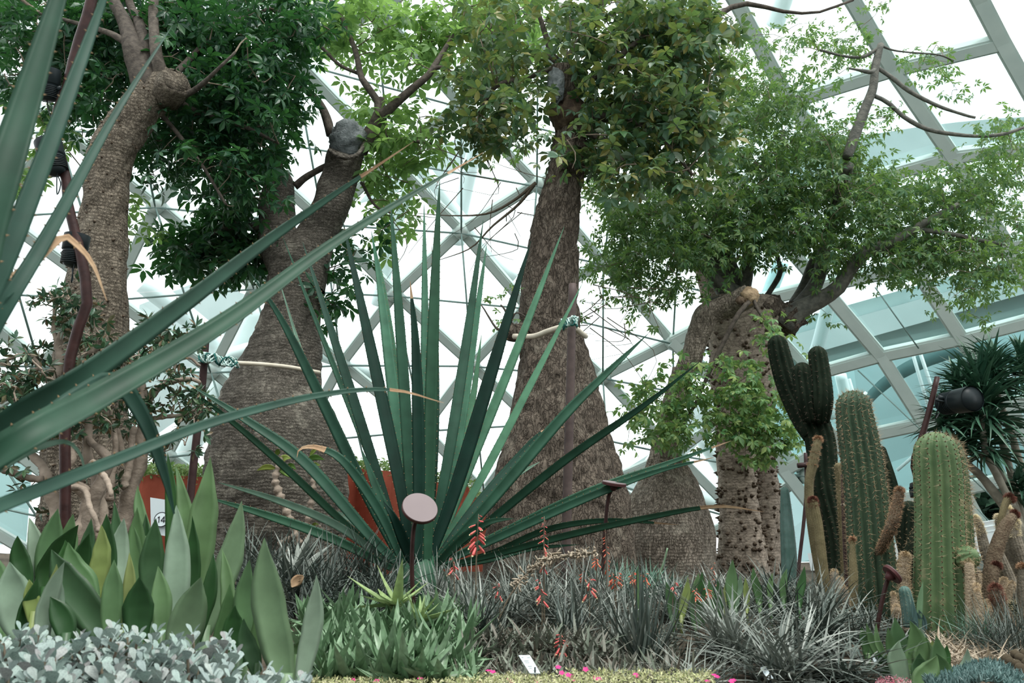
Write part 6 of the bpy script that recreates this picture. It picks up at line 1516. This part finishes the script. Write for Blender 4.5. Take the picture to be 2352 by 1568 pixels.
# numbered card
r, q, n = card('white card with the number 14 in a circle against the red planter', [(345, 1142), (385, 1148), (388, 1232), (347, 1225)], [5.0, 5.0, 5.0, 5.0], [], name='number_card')
cc = P(371, 1193, 4.985); R = 17 * S(1193, 5)
mb = MB(); tube(mb, [cc + n * 0, cc + n * .004], [R, R], 36); mb.build('ring', M['ink'], r, smooth=False)
mb = MB(); tube(mb, [cc + n * .003, cc + n * .006], [R * .88, R * .87], 36); mb.build('disc', M['card'], r, smooth=False)
zax = n; xax = Vector((1, 0, 0)) - n * n.x; xax.normalize(); yax = zax.cross(xax)
def digit(strokes, ox, nm):
    mb = MB()
    for (x0, y0, x1, y1) in strokes:
        f = lambda x, y: cc + xax * ((x + ox) * R) + yax * (y * R) + n * .0075
        bar(mb, f(x0, y0), f(x1, y1), R * .11, .0016, up=n)
    mb.build(nm, M['ink'], r, smooth=False)
digit([(.1, -.4, .1, .42), (.1, .40, -.1, .22)], -.36, 'numeral_one')
digit([(.14, -.4, .14, .42), (.14, .40, -.24, -.14), (-.26, -.16, .3, -.16)], .26, 'numeral_four')

# ---- terracotta planters behind the trees
def planter(lab, corners, zb, plab, dens):
    "corners: (px, py_top, d)"
    r = thing('planter_wall', lab, 'planter', G(corners[0][0], corners[0][2]))
    for k, ((x0, y0, d0), (x1, y1, d1)) in enumerate(zip(corners, corners[1:])):
        a, b = P(x0, y0, d0), P(x1, y1, d1); g0, g1 = Vector((a.x, a.y, zb)), Vector((b.x, b.y, zb))
        th = Vector((0, .15, 0))
        mb = MB(); v = [g0, g1, b, a]; v = [list(p) for p in v] + [list(p + th) for p in v]
        mb.add(v, [np.array([[0, 1, 2, 3], [7, 6, 5, 4], [0, 4, 5, 1], [1, 5, 6, 2], [2, 6, 7, 3], [3, 7, 4, 0]])]); mb.build('panel', M['terracotta'], r, smooth=False)
    p = thing('trailing_plant', plab, 'plant', P(corners[0][0], corners[0][1], corners[0][2]))
    mb = MB(); T = []
    for (x0, y0, d0), (x1, y1, d1) in zip(corners, corners[1:]):
        m = int(dens * abs(x1 - x0))
        for _ in range(m):
            t = random.random(); y = y0 + (y1 - y0) * t
            T.append(list(P(x0 + (x1 - x0) * t, y + random.uniform(-24, 7) + (random.random() < .08) * random.uniform(0, 18), d0 + (d1 - d0) * t + random.uniform(-.06, .5))))
    n = len(T); mb.stamp(sm, dirs_np(rng.normal(0, 1, (n, 3)), rng.normal(0, 1, n)) * rng.uniform(.04, .09, n)[:, None, None], np.array(T))
    mb.build('foliage', M['leafR'], p, smooth=False, kind='stuff')
planter('terracotta planter wall at the left behind the broad leaves', [(296, 1092, 9.4), (330, 1088, 9.4), (480, 1096, 9.6)], .8, 'pale trailing plant along the top of the left terracotta planter', 7)
planter('terracotta planter wall behind the agave', [(770, 1095, 9.6), (820, 1075, 10.2), (900, 1082, 9.8), (1005, 1108, 9.6), (1075, 1118, 9.8), (1120, 1180, 10.0)], .8, 'bright green trailing plant along the top of the terracotta planter behind the agave', 5)
# ------------------------------------------------------------------ cacti
def cactus(lab, pts, ribs, mat, depth=.16, spine='spine', sl=.03, sn=None, nsp=6, group=None, name='column_cactus', areole=True, top='dome', cat='cactus', root=None, part='column', rows=None, seg_per=7, rings=44, skip_spines=False, visible_only=True, wool=None):
    "pts (px,py,r_px,d) from foot to crown"
    c, r = pxpath(pts, rings)
    L = np.linalg.norm(np.diff(c, axis=0), axis=1).sum()
    # round off the crown
    arc = np.concatenate([[0], np.cumsum(np.linalg.norm(np.diff(c, axis=0), axis=1))])
    R = r[-1] if r[-1] > .3 * r.max() else r.max()
    # resample with rounded end
    t = np.concatenate([np.linspace(0, 1 - min(.4, R / L), rings - 10, endpoint=False), 1 - min(.4, R / L) * (1 - np.sin(np.linspace(0, PI / 2, 10)))])
    cc = np.stack([np.interp(t * arc[-1], arc, c[:, a]) for a in range(3)], -1); rr = np.interp(t * arc[-1], arc, r)
    x = np.clip((t - (1 - min(.4, R / L))) / min(.4, R / L), 0, 1)
    rr = rr * np.sqrt(np.maximum(.0004, 1 - x ** 2 * .998))
    fn = lambda tt, th: 1 - depth * (1 - np.abs(np.cos(ribs * th / 2)) ** .7)
    if root is None:
        root = thing(name, lab, cat, G(pts[0][0], pts[0][3]), group)
    mb = MB(); tube(mb, cc, rr, ribs * seg_per if ribs else 20, rfun=fn if ribs else None)
    o = mb.build(part, M[mat], root)
    if skip_spines: return root, cc, rr
    tt, u, w = frames(cc)
    rib_n = ribs or 16
    step = sn or max(.018, R * .22)
    ar = np.concatenate([[0], np.cumsum(np.linalg.norm(np.diff(cc, axis=0), axis=1))])
    S_ = MB(); A_ = MB()
    ks = np.arange(step * .5, ar[-1], step)
    sv = np.array([(-.026, 0, 0), (.026, 0, 0), (0, 0, .04), (0, 1, 0)]); sf = [np.array([[0, 1, 3], [1, 2, 3], [2, 0, 3]])]
    TT = []; DD = []; LL = []; AT = []
    for a in range(rib_n):
        th = 2 * PI * a / rib_n
        for k in ks + (step * .5 if a % 2 else 0):
            if k >= ar[-1]: continue
            i = min(len(cc) - 2, int(np.searchsorted(ar, k)) - 1 if k > 0 else 0); i = max(i, 0)
            f = (k - ar[i]) / max(1e-6, ar[i + 1] - ar[i])
            ce = cc[i] * (1 - f) + cc[i + 1] * f; rad = rr[i] * (1 - f) + rr[i + 1] * f
            di = math.cos(th) * u[i] + math.sin(th) * w[i]
            if di[1] > .45: continue
            p = ce + di * rad
            slope = (rr[i] - rr[i + 1]) / max(1e-6, ar[i + 1] - ar[i]); nd_ = di + tt[i] * min(3, max(-.5, slope)); nd_ /= np.linalg.norm(nd_)
            AT.append((p, nd_))
            for s in range(nsp):
                v = nd_ * rng.uniform(.4, 1) + rng.normal(0, .55, 3); v /= np.linalg.norm(v)
                if v.dot(nd_) < .1: v = v + nd_ * .5
                TT.append(p); DD.append(v); LL.append(sl * rng.uniform(.5, 1.25))
    if TT:
        S_.stamp((sv, sf), dirs_np(np.array(DD)) * np.array(LL)[:, None, None], np.array(TT))
        S_.build('spines', M[spine], root, kind='stuff', smooth=False)
    if areole and AT:
        bv, bf = tube_arr([(0, -.2, 0), (0, .3, 0), (0, .6, 0)], [1, .9, .3], 5)
        A_.stamp((bv, bf), dirs_np(np.array([a[1] for a in AT])) * (R * .05), np.array([a[0] for a in AT]))
        A_.build('areoles', M['areole'], root, kind='stuff')
    return root, cc, rr
def fuzz(root, cc, rr, mat, n, L, i0=0.0, i1=1.0, name='wool', side=None):
    t, u, w = frames(cc); mb = MB(); T = []; D = []
    m = len(cc)
    for _ in range(n):
        i = int(rng.integers(int(i0 * (m - 1)), max(int(i0 * (m - 1)) + 1, int(i1 * (m - 1))))); th = rng.uniform(0, 2 * PI)
        di = math.cos(th) * u[i] + math.sin(th) * w[i]
        if side is not None and di.dot(side) < .2: continue
        T.append(cc[i] + di * rr[i] * .95 + t[i] * rng.uniform(0, .02)); D.append(di + rng.normal(0, .35, 3) + t[i] * .3)
    sv = np.array([(-.08, 0, 0), (.08, 0, 0), (0, 0, .1), (0, 1, 0)]); sf = [np.array([[0, 1, 3], [1, 2, 3], [2, 0, 3]])]
    mb.stamp((sv, sf), dirs_np(np.array(D)) * (L * rng.uniform(.5, 1.2, len(T)))[:, None, None], np.array(T))
    mb.build(name, M[mat], root, kind='stuff', smooth=False)

dC1 = 5.6
r, cc, rr = cactus('thick dark green column cactus with a cream hose loop round it', [(2015, 1440, 50, dC1), (2005, 1320, 52, dC1), (1995, 1200, 48, dC1), (1985, 1100, 46, dC1), (1972, 1010, 44, dC1), (1962, 950, 40, dC1), (1958, 897, 36, dC1)], 16, 'cactus', .26, 'spine', .036, .03, 7, rings=60)
dC2 = 5.0
r, cc, rr = cactus('light green column cactus with a small green offset on its right side', [(2165, 1490, 58, dC2), (2162, 1400, 60, dC2), (2160, 1300, 56, dC2), (2158, 1200, 52, dC2), (2155, 1100, 52, dC2), (2150, 1040, 48, dC2), (2148, 992, 40, dC2)], 15, 'cactus_light', .26, 'spine', .035, .03, 4, rings=64)
c2, r2 = pxpath([(2205, 1285, 20, dC2 - .1), (2222, 1283, 27, dC2 - .14), (2240, 1270, 20, dC2 - .2)], 10)
cactus(None, [(2195, 1290, 16, dC2 - .1), (2212, 1284, 27, dC2 - .12), (2226, 1278, 26, dC2 - .15), (2240, 1270, 20, dC2 - .2)], 11, 'cactus_light', .16, 'spine', .03, .02, 5, root=r, part='offset', rings=24)
cactus('second light green column close behind the one with the offset', [(2200, 1450, 40, 5.5), (2198, 1250, 36, 5.5), (2188, 1100, 34, 5.5), (2178, 1040, 32, 5.5), (2170, 1003, 24, 5.5)], 13, 'cactus_light', .16, 'spine', .045, .03, 7, rings=40)
# dark branching column
dK = 7.4
rk, cc, rr = cactus('tall near-black branching column cactus beside the thorny trunk', [(1930, 1410, 30, dK), (1925, 1250, 30, dK), (1895, 1120, 32, dK), (1885, 1020, 34, dK), (1868, 960, 32, dK), (1862, 945, 24, dK)], 12, 'cactus_dark', .26, 'spine_dark', .03, .05, 4, rings=40)
cactus(None, [(1870, 1000, 26, dK), (1845, 960, 27, dK + .1), (1812, 890, 26, dK + .15), (1792, 820, 25, dK + .15), (1782, 770, 20, dK + .15)], 10, 'cactus_dark', .26, 'spine_dark', .03, .05, 4, root=rk, part='arm', rings=30)
cactus(None, [(1862, 965, 18, dK - .15), (1852, 920, 24, dK - .2), (1845, 870, 24, dK - .2), (1840, 832, 20, dK - .2)], 10, 'cactus_dark', .26, 'spine_dark', .03, .05, 4, root=rk, part='arm', rings=26)
cactus(None, [(1885, 965, 20, dK - .15), (1888, 920, 25, dK - .25), (1884, 860, 23, dK - .25), (1875, 795, 20, dK - .25)], 10, 'cactus_dark', .26, 'spine_dark', .03, .05, 4, root=rk, part='arm', rings=28)
lump(rk, P(1868, 955, dK - .17), .085, .06, .035, 'oldwood', 'scar', .5)
cactus('slim blue-green column cactus at the right edge of the thorny trunk', [(1815, 1370, 19, 7.6), (1812, 1280, 18, 7.6), (1807, 1200, 15, 7.6), (1802, 1118, 9, 7.6)], 9, 'cactus_blue', .15, 'spine_dark', .02, .05, 3, rings=30)
cactus('slim dark column cactus behind the two thick columns', [(2110, 1420, 14, 7.2), (2075, 1250, 15, 7.2), (2050, 1130, 16, 7.2), (2035, 1070, 13, 7.2), (2024, 1024, 8, 7.2)], 8, 'cactus_dark', .15, 'spine_dark', .02, .06, 3, rings=30)
cactus('dark clustered column cactus between the two thick columns', [(2090, 1440, 20, 6.6), (2088, 1300, 22, 6.6), (2088, 1200, 24, 6.6), (2090, 1150, 22, 6.6)], 10, 'cactus_dark', .26, 'spine', .03, .05, 5, rings=30)
cactus('dark leaning arm of cactus crossing towards the light green column', [(2060, 1310, 10, 6.2), (2090, 1260, 12, 6.2), (2120, 1200, 13, 6.2), (2135, 1150, 10, 6.2)], 8, 'cactus_dark', .16, 'spine', .03, .04, 5, rings=24)
cactus('olive column cactus partly hidden left of the dark green column', [(1950, 1420, 14, 6.2), (1945, 1250, 16, 6.2), (1935, 1120, 14, 6.2), (1925, 1062, 10, 6.2)], 10, 'cactus_olive', .15, 'spine', .025, .03, 6, rings=30)
cactus('olive column behind the dark green column, its top at its left shoulder', [(1960, 1400, 12, 6.5), (1958, 1250, 12, 6.5), (1955, 1130, 11, 6.5)], 9, 'cactus_olive', .15, 'spine', .02, .03, 5, rings=24)
# slender woolly-headed ones
def woolly(lab, pts, mat='cactus_olive', w0=.6, wm='wool', n=900, L=.02, side=None, ribs=14):
    r, cc, rr = cactus(lab, pts, ribs, mat, .07, 'spine', .012, .02, 3, rings=34, name='woolly_cactus', areole=False, group=None)
    fuzz(r, cc, rr, wm, n, L, w0, 1.0)
    return r
woolly('slender woolly cactus leaning right in front of the dark branching one', [(1900, 1380, 13, 6.4), (1878, 1280, 12, 6.4), (1862, 1180, 11, 6.4), (1858, 1110, 10, 6.4), (1868, 1060, 11, 6.4), (1880, 1006, 9, 6.4)], w0=.62)
woolly('slender woolly cactus with a bristly brown head left of the dark green column', [(1900, 1390, 12, 6.2), (1890, 1300, 11, 6.2), (1880, 1210, 10, 6.2), (1873, 1178, 11, 6.2), (1866, 1145, 10, 6.2)], w0=.72, wm='wool_red')
woolly('thin woolly cactus close against the dark green column', [(1955, 1400, 10, 5.3), (1960, 1330, 10, 5.3), (1958, 1270, 7, 5.3), (1958, 1238, 5, 5.3)], w0=.7, n=400)
woolly('rusty orange woolly arm leaning out right of the dark green column', [(2015, 1275, 9, 5.5), (2045, 1215, 12, 5.3), (2058, 1170, 12, 5.3), (2068, 1124, 9, 5.3)], 'cactus_brown', w0=.1, n=1600, wm='wool')
woolly('tan furry column just left of the light green column', [(2085, 1450, 13, 5.0), (2080, 1380, 13, 5.0), (2075, 1320, 13, 5.0), (2080, 1274, 10, 5.0)], 'cactus_tan', w0=.3, n=1400, L=.018, wm='spine')
cactus('short blue-green ribbed column beside the tan furry one', [(2090, 1440, 14, 4.7), (2085, 1390, 15, 4.7), (2075, 1345, 12, 4.7)], 10, 'cactus_blue', .15, 'spine_pale', .012, .02, 3, rings=26)
SC_ = [('taller of the two slender tan columns right of the light green column', [(2232, 1480, 12, 4.8), (2230, 1380, 12, 4.8), (2226, 1290, 10, 4.8)]), ('thin tan column second from the light green column', [(2250, 1490, 9, 4.75), (2247, 1400, 10, 4.75), (2243, 1345, 7, 4.75)]), ('curved thin tan column third from the light green column', [(2248, 1480, 8, 4.6), (2250, 1400, 9, 4.6), (2245, 1358, 6, 4.6)]), ('tan column tip showing behind the slender tan columns', [(2250, 1480, 8, 5.1), (2245, 1330, 9, 5.1), (2243, 1322, 8, 5.1)]),
       ('small olive finger cactus, tallest of the group under the dark branching one', [(1922, 1400, 10, 5.4), (1920, 1350, 11, 5.4), (1916, 1312, 8, 5.4)]), ('small olive finger cactus second in the group under the dark branching one', [(1932, 1400, 8, 5.3), (1931, 1360, 9, 5.3), (1930, 1330, 6, 5.3)]), ('short olive finger cactus lowest in the group under the dark branching one', [(1942, 1410, 9, 5.2), (1941, 1380, 10, 5.2), (1938, 1350, 7, 5.2)]),
       ('pinkish finger cactus between the two thick columns', [(2058, 1420, 9, 5.0), (2056, 1390, 9, 5.0), (2052, 1365, 5, 5.0)]), ('round tan finger cactus between the two thick columns', [(2062, 1420, 10, 4.9), (2061, 1405, 11, 4.9), (2060, 1393, 9, 4.9)]), ('tan finger cactus beside the bristly headed column', [(2272, 1450, 9, 4.8), (2271, 1410, 10, 4.8), (2270, 1383, 8, 4.8)]), ('reddish tipped finger cactus in front of the bristly headed column', [(2268, 1460, 11, 4.7), (2274, 1420, 11, 4.7), (2278, 1397, 7, 4.7)]),
       ('tan finger cactus behind the bristly headed column', [(2300, 1420, 9, 5.3), (2302, 1370, 9, 5.3), (2307, 1330, 7, 5.3)]), ('leaning tan finger cactus right of the bristly headed column', [(2300, 1420, 8, 5.1), (2312, 1380, 8, 5.1), (2325, 1340, 7, 5.1)]), ('small tan finger behind the red-tipped arm', [(2290, 1400, 8, 5.5), (2290, 1350, 9, 5.5), (2291, 1332, 7, 5.5)])]
for lab, pts in SC_:
    r, cc, rr = cactus(lab, pts, 0, 'cactus_tan' if 'olive' not in lab else 'cactus_grey', .1, rings=26, name='finger_cactus', skip_spines=True, group='small finger cacti')
    fuzz(r, cc, rr, 'spine', 900, .011, 0, 1, 'bristles')
# brown arms, right edge
for lab, pts, wm, w0, mt in [('dark brown leaning arm with a drooping red-brown tip', [(2262, 1430, 17, 5.2), (2275, 1320, 17, 5.2), (2295, 1240, 15, 5.2), (2315, 1200, 13, 5.2), (2332, 1180, 8, 5.2)], 'wool_red', .8, 'cactus_brown'),
    ('thin brown arm ending in a cut red-brown flower head', [(2290, 1260, 7, 5.3), (2300, 1190, 7, 5.3), (2310, 1155, 8, 5.3), (2322, 1142, 11, 5.3)], 'wool_red', .75, 'cactus_olive'),
    ('dark brown arm with a rusty head in the middle of the right cactus group', [(2258, 1430, 15, 5.0), (2268, 1370, 15, 5.0), (2280, 1320, 13, 5.0), (2290, 1298, 8, 5.0)], 'wool_red', .8, 'cactus_brown'),
    ('stout green-brown column with a bristly collar and tan cap', [(2320, 1450, 20, 4.6), (2300, 1400, 17, 4.6), (2290, 1370, 14, 4.6), (2286, 1347, 10, 4.6)], 'wool_red', .5, 'cactus_brown'),
    ('grey arm with a white furry tip, leftmost of the furry group', [(2275, 1300, 12, 6.0), (2262, 1260, 12, 6.0), (2250, 1210, 9, 6.0), (2240, 1188, 7, 6.0)], 'spine_pale', .5, 'cactus_grey'),
    ('grey arm with pale fur behind the dark leaning arm', [(2300, 1340, 16, 6.0), (2310, 1250, 16, 6.0), (2300, 1210, 12, 6.0), (2295, 1185, 9, 6.0)], 'spine_pale', .6, 'cactus_grey'),
    ('grey arm with pale fur rising near the right edge', [(2350, 1360, 16, 5.9), (2330, 1280, 15, 5.9), (2318, 1225, 13, 5.9), (2313, 1165, 8, 5.9)], 'spine_pale', .55, 'cactus_grey'),
    ('grey arm with pale fur second from the right edge', [(2352, 1300, 15, 5.8), (2335, 1250, 14, 5.8), (2328, 1220, 12, 5.8), (2333, 1195, 8, 5.8)], 'spine_pale', .5, 'cactus_grey'),
    ('grey arm leaning down right in the furry group', [(2345, 1400, 15, 5.6), (2320, 1340, 16, 5.6), (2300, 1290, 14, 5.6), (2290, 1260, 9, 5.6)], 'spine_pale', .8, 'cactus_grey'),
    ('stout reddish capped column at the right edge', [(2360, 1440, 17, 4.9), (2356, 1370, 17, 4.9), (2352, 1330, 14, 4.9), (2350, 1300, 9, 4.9)], 'wool', .75, 'cactus_grey')]:
    woolly(lab, pts, mt, w0, wm, 900, .02)
# golden barrel
r, cc, rr = cactus('golden-spined barrel cactus at the right edge', [(2332, 1440, 22, 5.0), (2333, 1420, 34, 5.0), (2334, 1400, 34, 5.0), (2335, 1382, 26, 5.0)], 18, 'cactus_dark', .16, 'spine_pale', .035, .014, 9, rings=26, name='barrel_cactus')
# globe cushion
gc = thing('globe_cactus_cushion', 'brown cushion of small ball cacti at the lower right', 'cactus', G(2335, 3.5))
mb = MB(); tube(mb, [(0, 0, -1), (0, 0, -.85), (0, 0, -.5), (0, 0, 0), (0, 0, .5), (0, 0, .85), (0, 0, 1)], [.05, .53, .87, 1, .87, .53, .05], 14)
gm = mb.mesh('ball', M['ball'])
for rw in range(7):
    for cl in range(8):
        x = 2292 + cl * 21 + (rw % 2) * 10 + random.uniform(-4, 4); d = 3.72 - rw * .07
        yb = 1500 + abs(x - 2352) ** 1.4 * .07 + rw * 12 + random.uniform(-3, 3)
        if yb > 1500 + 100: continue
        p = P(x, yb, d); place(gm, 'ball', gc, Matrix.Translation(p) @ Matrix.Rotation(random.uniform(0, 3), 4, 'X') @ Matrix.Scale(random.uniform(.019, .025), 4))
mb = MB(); q = G(2345, 3.55); tube(mb, [q + Vector((0, 0, -.05)), q + Vector((0, 0, .03)), q + Vector((0, 0, .07)), q + Vector((0, 0, .085))], [.14, .13, .08, .01], 20); mb.build('cushion_base', M['ball'], gc)
for k, (x, y) in enumerate([(2075, 1418), (2085, 1425), (2100, 1420), (2060, 1432)]):
    pass
# blue paddle leaves between the columns
r = thing('blue_agave', 'small blue-green agave between the two thick column cacti', 'agave', G(2105, 4.6))
for (x, y, x2, y2, w) in [(2112, 1430, 2120, 1335, 14), (2112, 1440, 2100, 1400, 22), (2105, 1445, 2093, 1370, 12), (2118, 1440, 2110, 1400, 20), (2100, 1440, 2085, 1420, 16)]:
    sleaf(r, x, y, x2, y2, w, 4.6, 'aloe' if y2 < 1350 else 'blue', random.uniform(-4, 4))

# ---- tree aloe at the right
dT = 7.2
at = thing('tree_aloe', 'tree aloe with grey stems and dark spiky heads at the right edge', 'tree', G(2330, dT))
heads = [(2255, 920, .66, 290), (2168, 960, .36, 90), (2262, 1010, .52, 200), (2350, 850, .40, 90), (2285, 860, .48, 130), (2212, 1020, .34, 80), (2345, 1120, .28, 60), (2205, 890, .36, 80)]
stems = [[(2400, 1330, 13, dT), (2370, 1250, 11, dT), (2320, 1180, 12, dT), (2260, 1100, 9, dT), (2215, 1060, 8, dT), (2200, 1030, 7, dT), (2180, 985, 6, dT)],
         [(2360, 1270, 12, dT), (2335, 1180, 9, dT), (2310, 1110, 8, dT), (2280, 1050, 8, dT), (2262, 1010, 8, dT)], [(2352, 1220, 10, dT + .1), (2330, 1120, 8, dT + .1), (2315, 1060, 8, dT + .1), (2300, 1010, 8, dT + .1), (2285, 960, 7, dT + .1), (2270, 900, 7, dT + .1)],
         [(2380, 1220, 9, dT + .2), (2352, 1090, 8, dT + .2), (2335, 1040, 8, dT + .2), (2318, 980, 8, dT + .2), (2290, 900, 6, dT + .2)], [(2330, 1170, 8, dT - .1), (2290, 1090, 8, dT - .1), (2262, 1040, 7, dT - .1), (2255, 950, 7, dT - .1)], [(2380, 1200, 7, dT), (2365, 1130, 6, dT), (2345, 1120, 5, dT)]]
for st in stems: limb(at, st, 'aloestem', 'stem', n=20, seg=12)
for i, (x, y, L, n) in enumerate(heads):
    p = P(x, y, dT - .05)
    a0 = p - Vector((0, 0, L * .25))
    for lev in range(5):
        pz = a0 + Vector((0, 0, L * .13 * lev))
        rosette(at, pz, n // 5, L * (1.05 - .1 * lev), .045, 'aloetree', -.3 + lev * .28, .3 + lev * .3, .8, nobj=n // 5 if i < 5 else 0, jitter=.02, segs=5, fold=.35)

# ------------------------------------------------------------------ spotlights and their poles
def spot(root_lab, p, ax, R, L, ribs=True, cone=True, pole_dir=(1, 0, 0), group=None):
    "p = rear of the lamp body, ax = direction it shines"
    r = thing('spotlight', root_lab, 'spotlight', p)
    ax = Vector(ax).normalized(); p = Vector(p)
    mb = MB(); tube(mb, [p, p + ax * L * .05, p + ax * L * .35, p + ax * L * .5], [R * .45, R * .7, R * .85, R * .88], 24); mb.build('rear_housing', M['black'], r)
    mb = MB(); tube(mb, [p + ax * L * .5, p + ax * L * .52, p + ax * L], [R * .88, R, R * 1.02], 28, capb=False); tube(mb, [p + ax * L * .98, p + ax * L * .6, p + ax * L * .59], [R * .95, R * .85, .01], 24); mb.build('hood', M['black'], r)
    if ribs:
        for k in range(7):
            q = p + ax * L * (.08 + .055 * k); mb = MB(); tube(mb, [q, q + ax * L * .015], [R * .93, R * .93], 24); mb.build('cooling_fin', M['black'], r, smooth=False)
    s = ax.cross(Vector((0, 0, 1)));  s = s.normalized() if s.length > .1 else Vector((1, 0, 0))
    q = p + ax * L * .4
    pd = Vector(pole_dir)
    mb = MB()
    for g in (-1, 1): tube(mb, spline([q + s * g * R * .95, q + s * g * R * 1.1 + pd * .05, q + pd * .1 + s * g * .02], 8), .009, 6)
    mb.build('bracket', M['black'], r)
    mb = MB(); tube(mb, [q + pd * .09, q + pd * .14], .018, 10); mb.build('clamp', M['black'], r)
    mb = MB(); tube(mb, spline([p, p - ax * .05 + Vector((.02, 0, -.03)), p + pd * .08 + Vector((0, 0, -.12)), q + pd * .12 + Vector((0, 0, -.02))], 16), .004, 5); mb.build('power_cord', M['black'], r)
dS = 5.0
rp, _ = stake('dark red-brown lamp pole in front of the spiny left trunk', [(225, -60, 12, dS), (200, 40, 12, dS), (175, 120, 13, dS), (152, 220, 13, dS), (128, 270, 13, dS), (125, 310, 12, dS), (150, 400, 11, dS), (158, 480, 11, dS), (180, 560, 11, dS), (196, 640, 12, dS), (200, 700, 12, dS), (165, 800, 12, dS), (150, 950, 12, dS), (150, 1100, 12, dS), (150, 1300, 12, dS)], 'rust_pole', name='lamp_pole')
spot('upper black spotlight on the left lamp pole pointing up', P(108, 232, dS), P(118, 165, dS) - P(108, 232, dS) + Vector((0, -.05, 0)), .085, .22, pole_dir=(.7, 0, 0))
spot('middle black spotlight with hood on the left lamp pole', P(130, 398, dS - .05), P(108, 320, dS) - P(130, 398, dS), .085, .25, pole_dir=(.3, 0, -.4))
spot('lower black spotlight hanging behind the left lamp pole', P(165, 612, dS + .05), P(180, 530, dS) - P(165, 612, dS), .08, .22, pole_dir=(.3, -.3, .1))
r3, _ = stake('bent red-brown lamp pole behind the light green column cactus', [(2153, 866, 6, 5.6), (2135, 940, 6.5, 5.6), (2115, 1010, 7, 5.6), (2098, 1060, 7, 5.6), (2104, 1090, 7, 5.6), (2112, 1150, 7, 5.6), (2112, 1300, 7, 5.6), (2112, 1440, 7, 5.6)], 'rust_pole', name='lamp_pole')
spot('black ribbed spotlight on the right pole in front of the tree aloe', P(2165, 928, 5.6), P(2235, 915, 5.3) - P(2165, 928, 5.6), .085, .30, pole_dir=(-.8, 0, .25))
spot('small rusty fitting low on the right lamp pole', P(2100, 1108, 5.7), (0, -.2, -1), .045, .1, ribs=False, pole_dir=(.2, 0, 0))
sp2, _ = stake('thin dark stake with a side fitting beside the dark branching cactus', [(1850, 1040, 4, 7.0), (1852, 1120, 4, 7.0), (1846, 1200, 4, 7.0), (1835, 1300, 4, 7.0), (1830, 1400, 4, 7.0)], 'pole')
mb = MB(); tube(mb, [P(1832, 1069, 6.97), P(1860, 1066, 6.97)], .022, 10); mb.build('side_fitting', M['pole'], sp2)
sp3, _ = stake('thin dark stake standing left of the dark green column cactus', [(1935, 1090, 4, 5.9), (1938, 1200, 4, 5.9), (1942, 1300, 4, 5.9), (1950, 1430, 4, 5.9)], 'pole')
print('objects', len(bpy.data.objects), 'tris', sum(len(m.loops) for m in bpy.data.meshes))
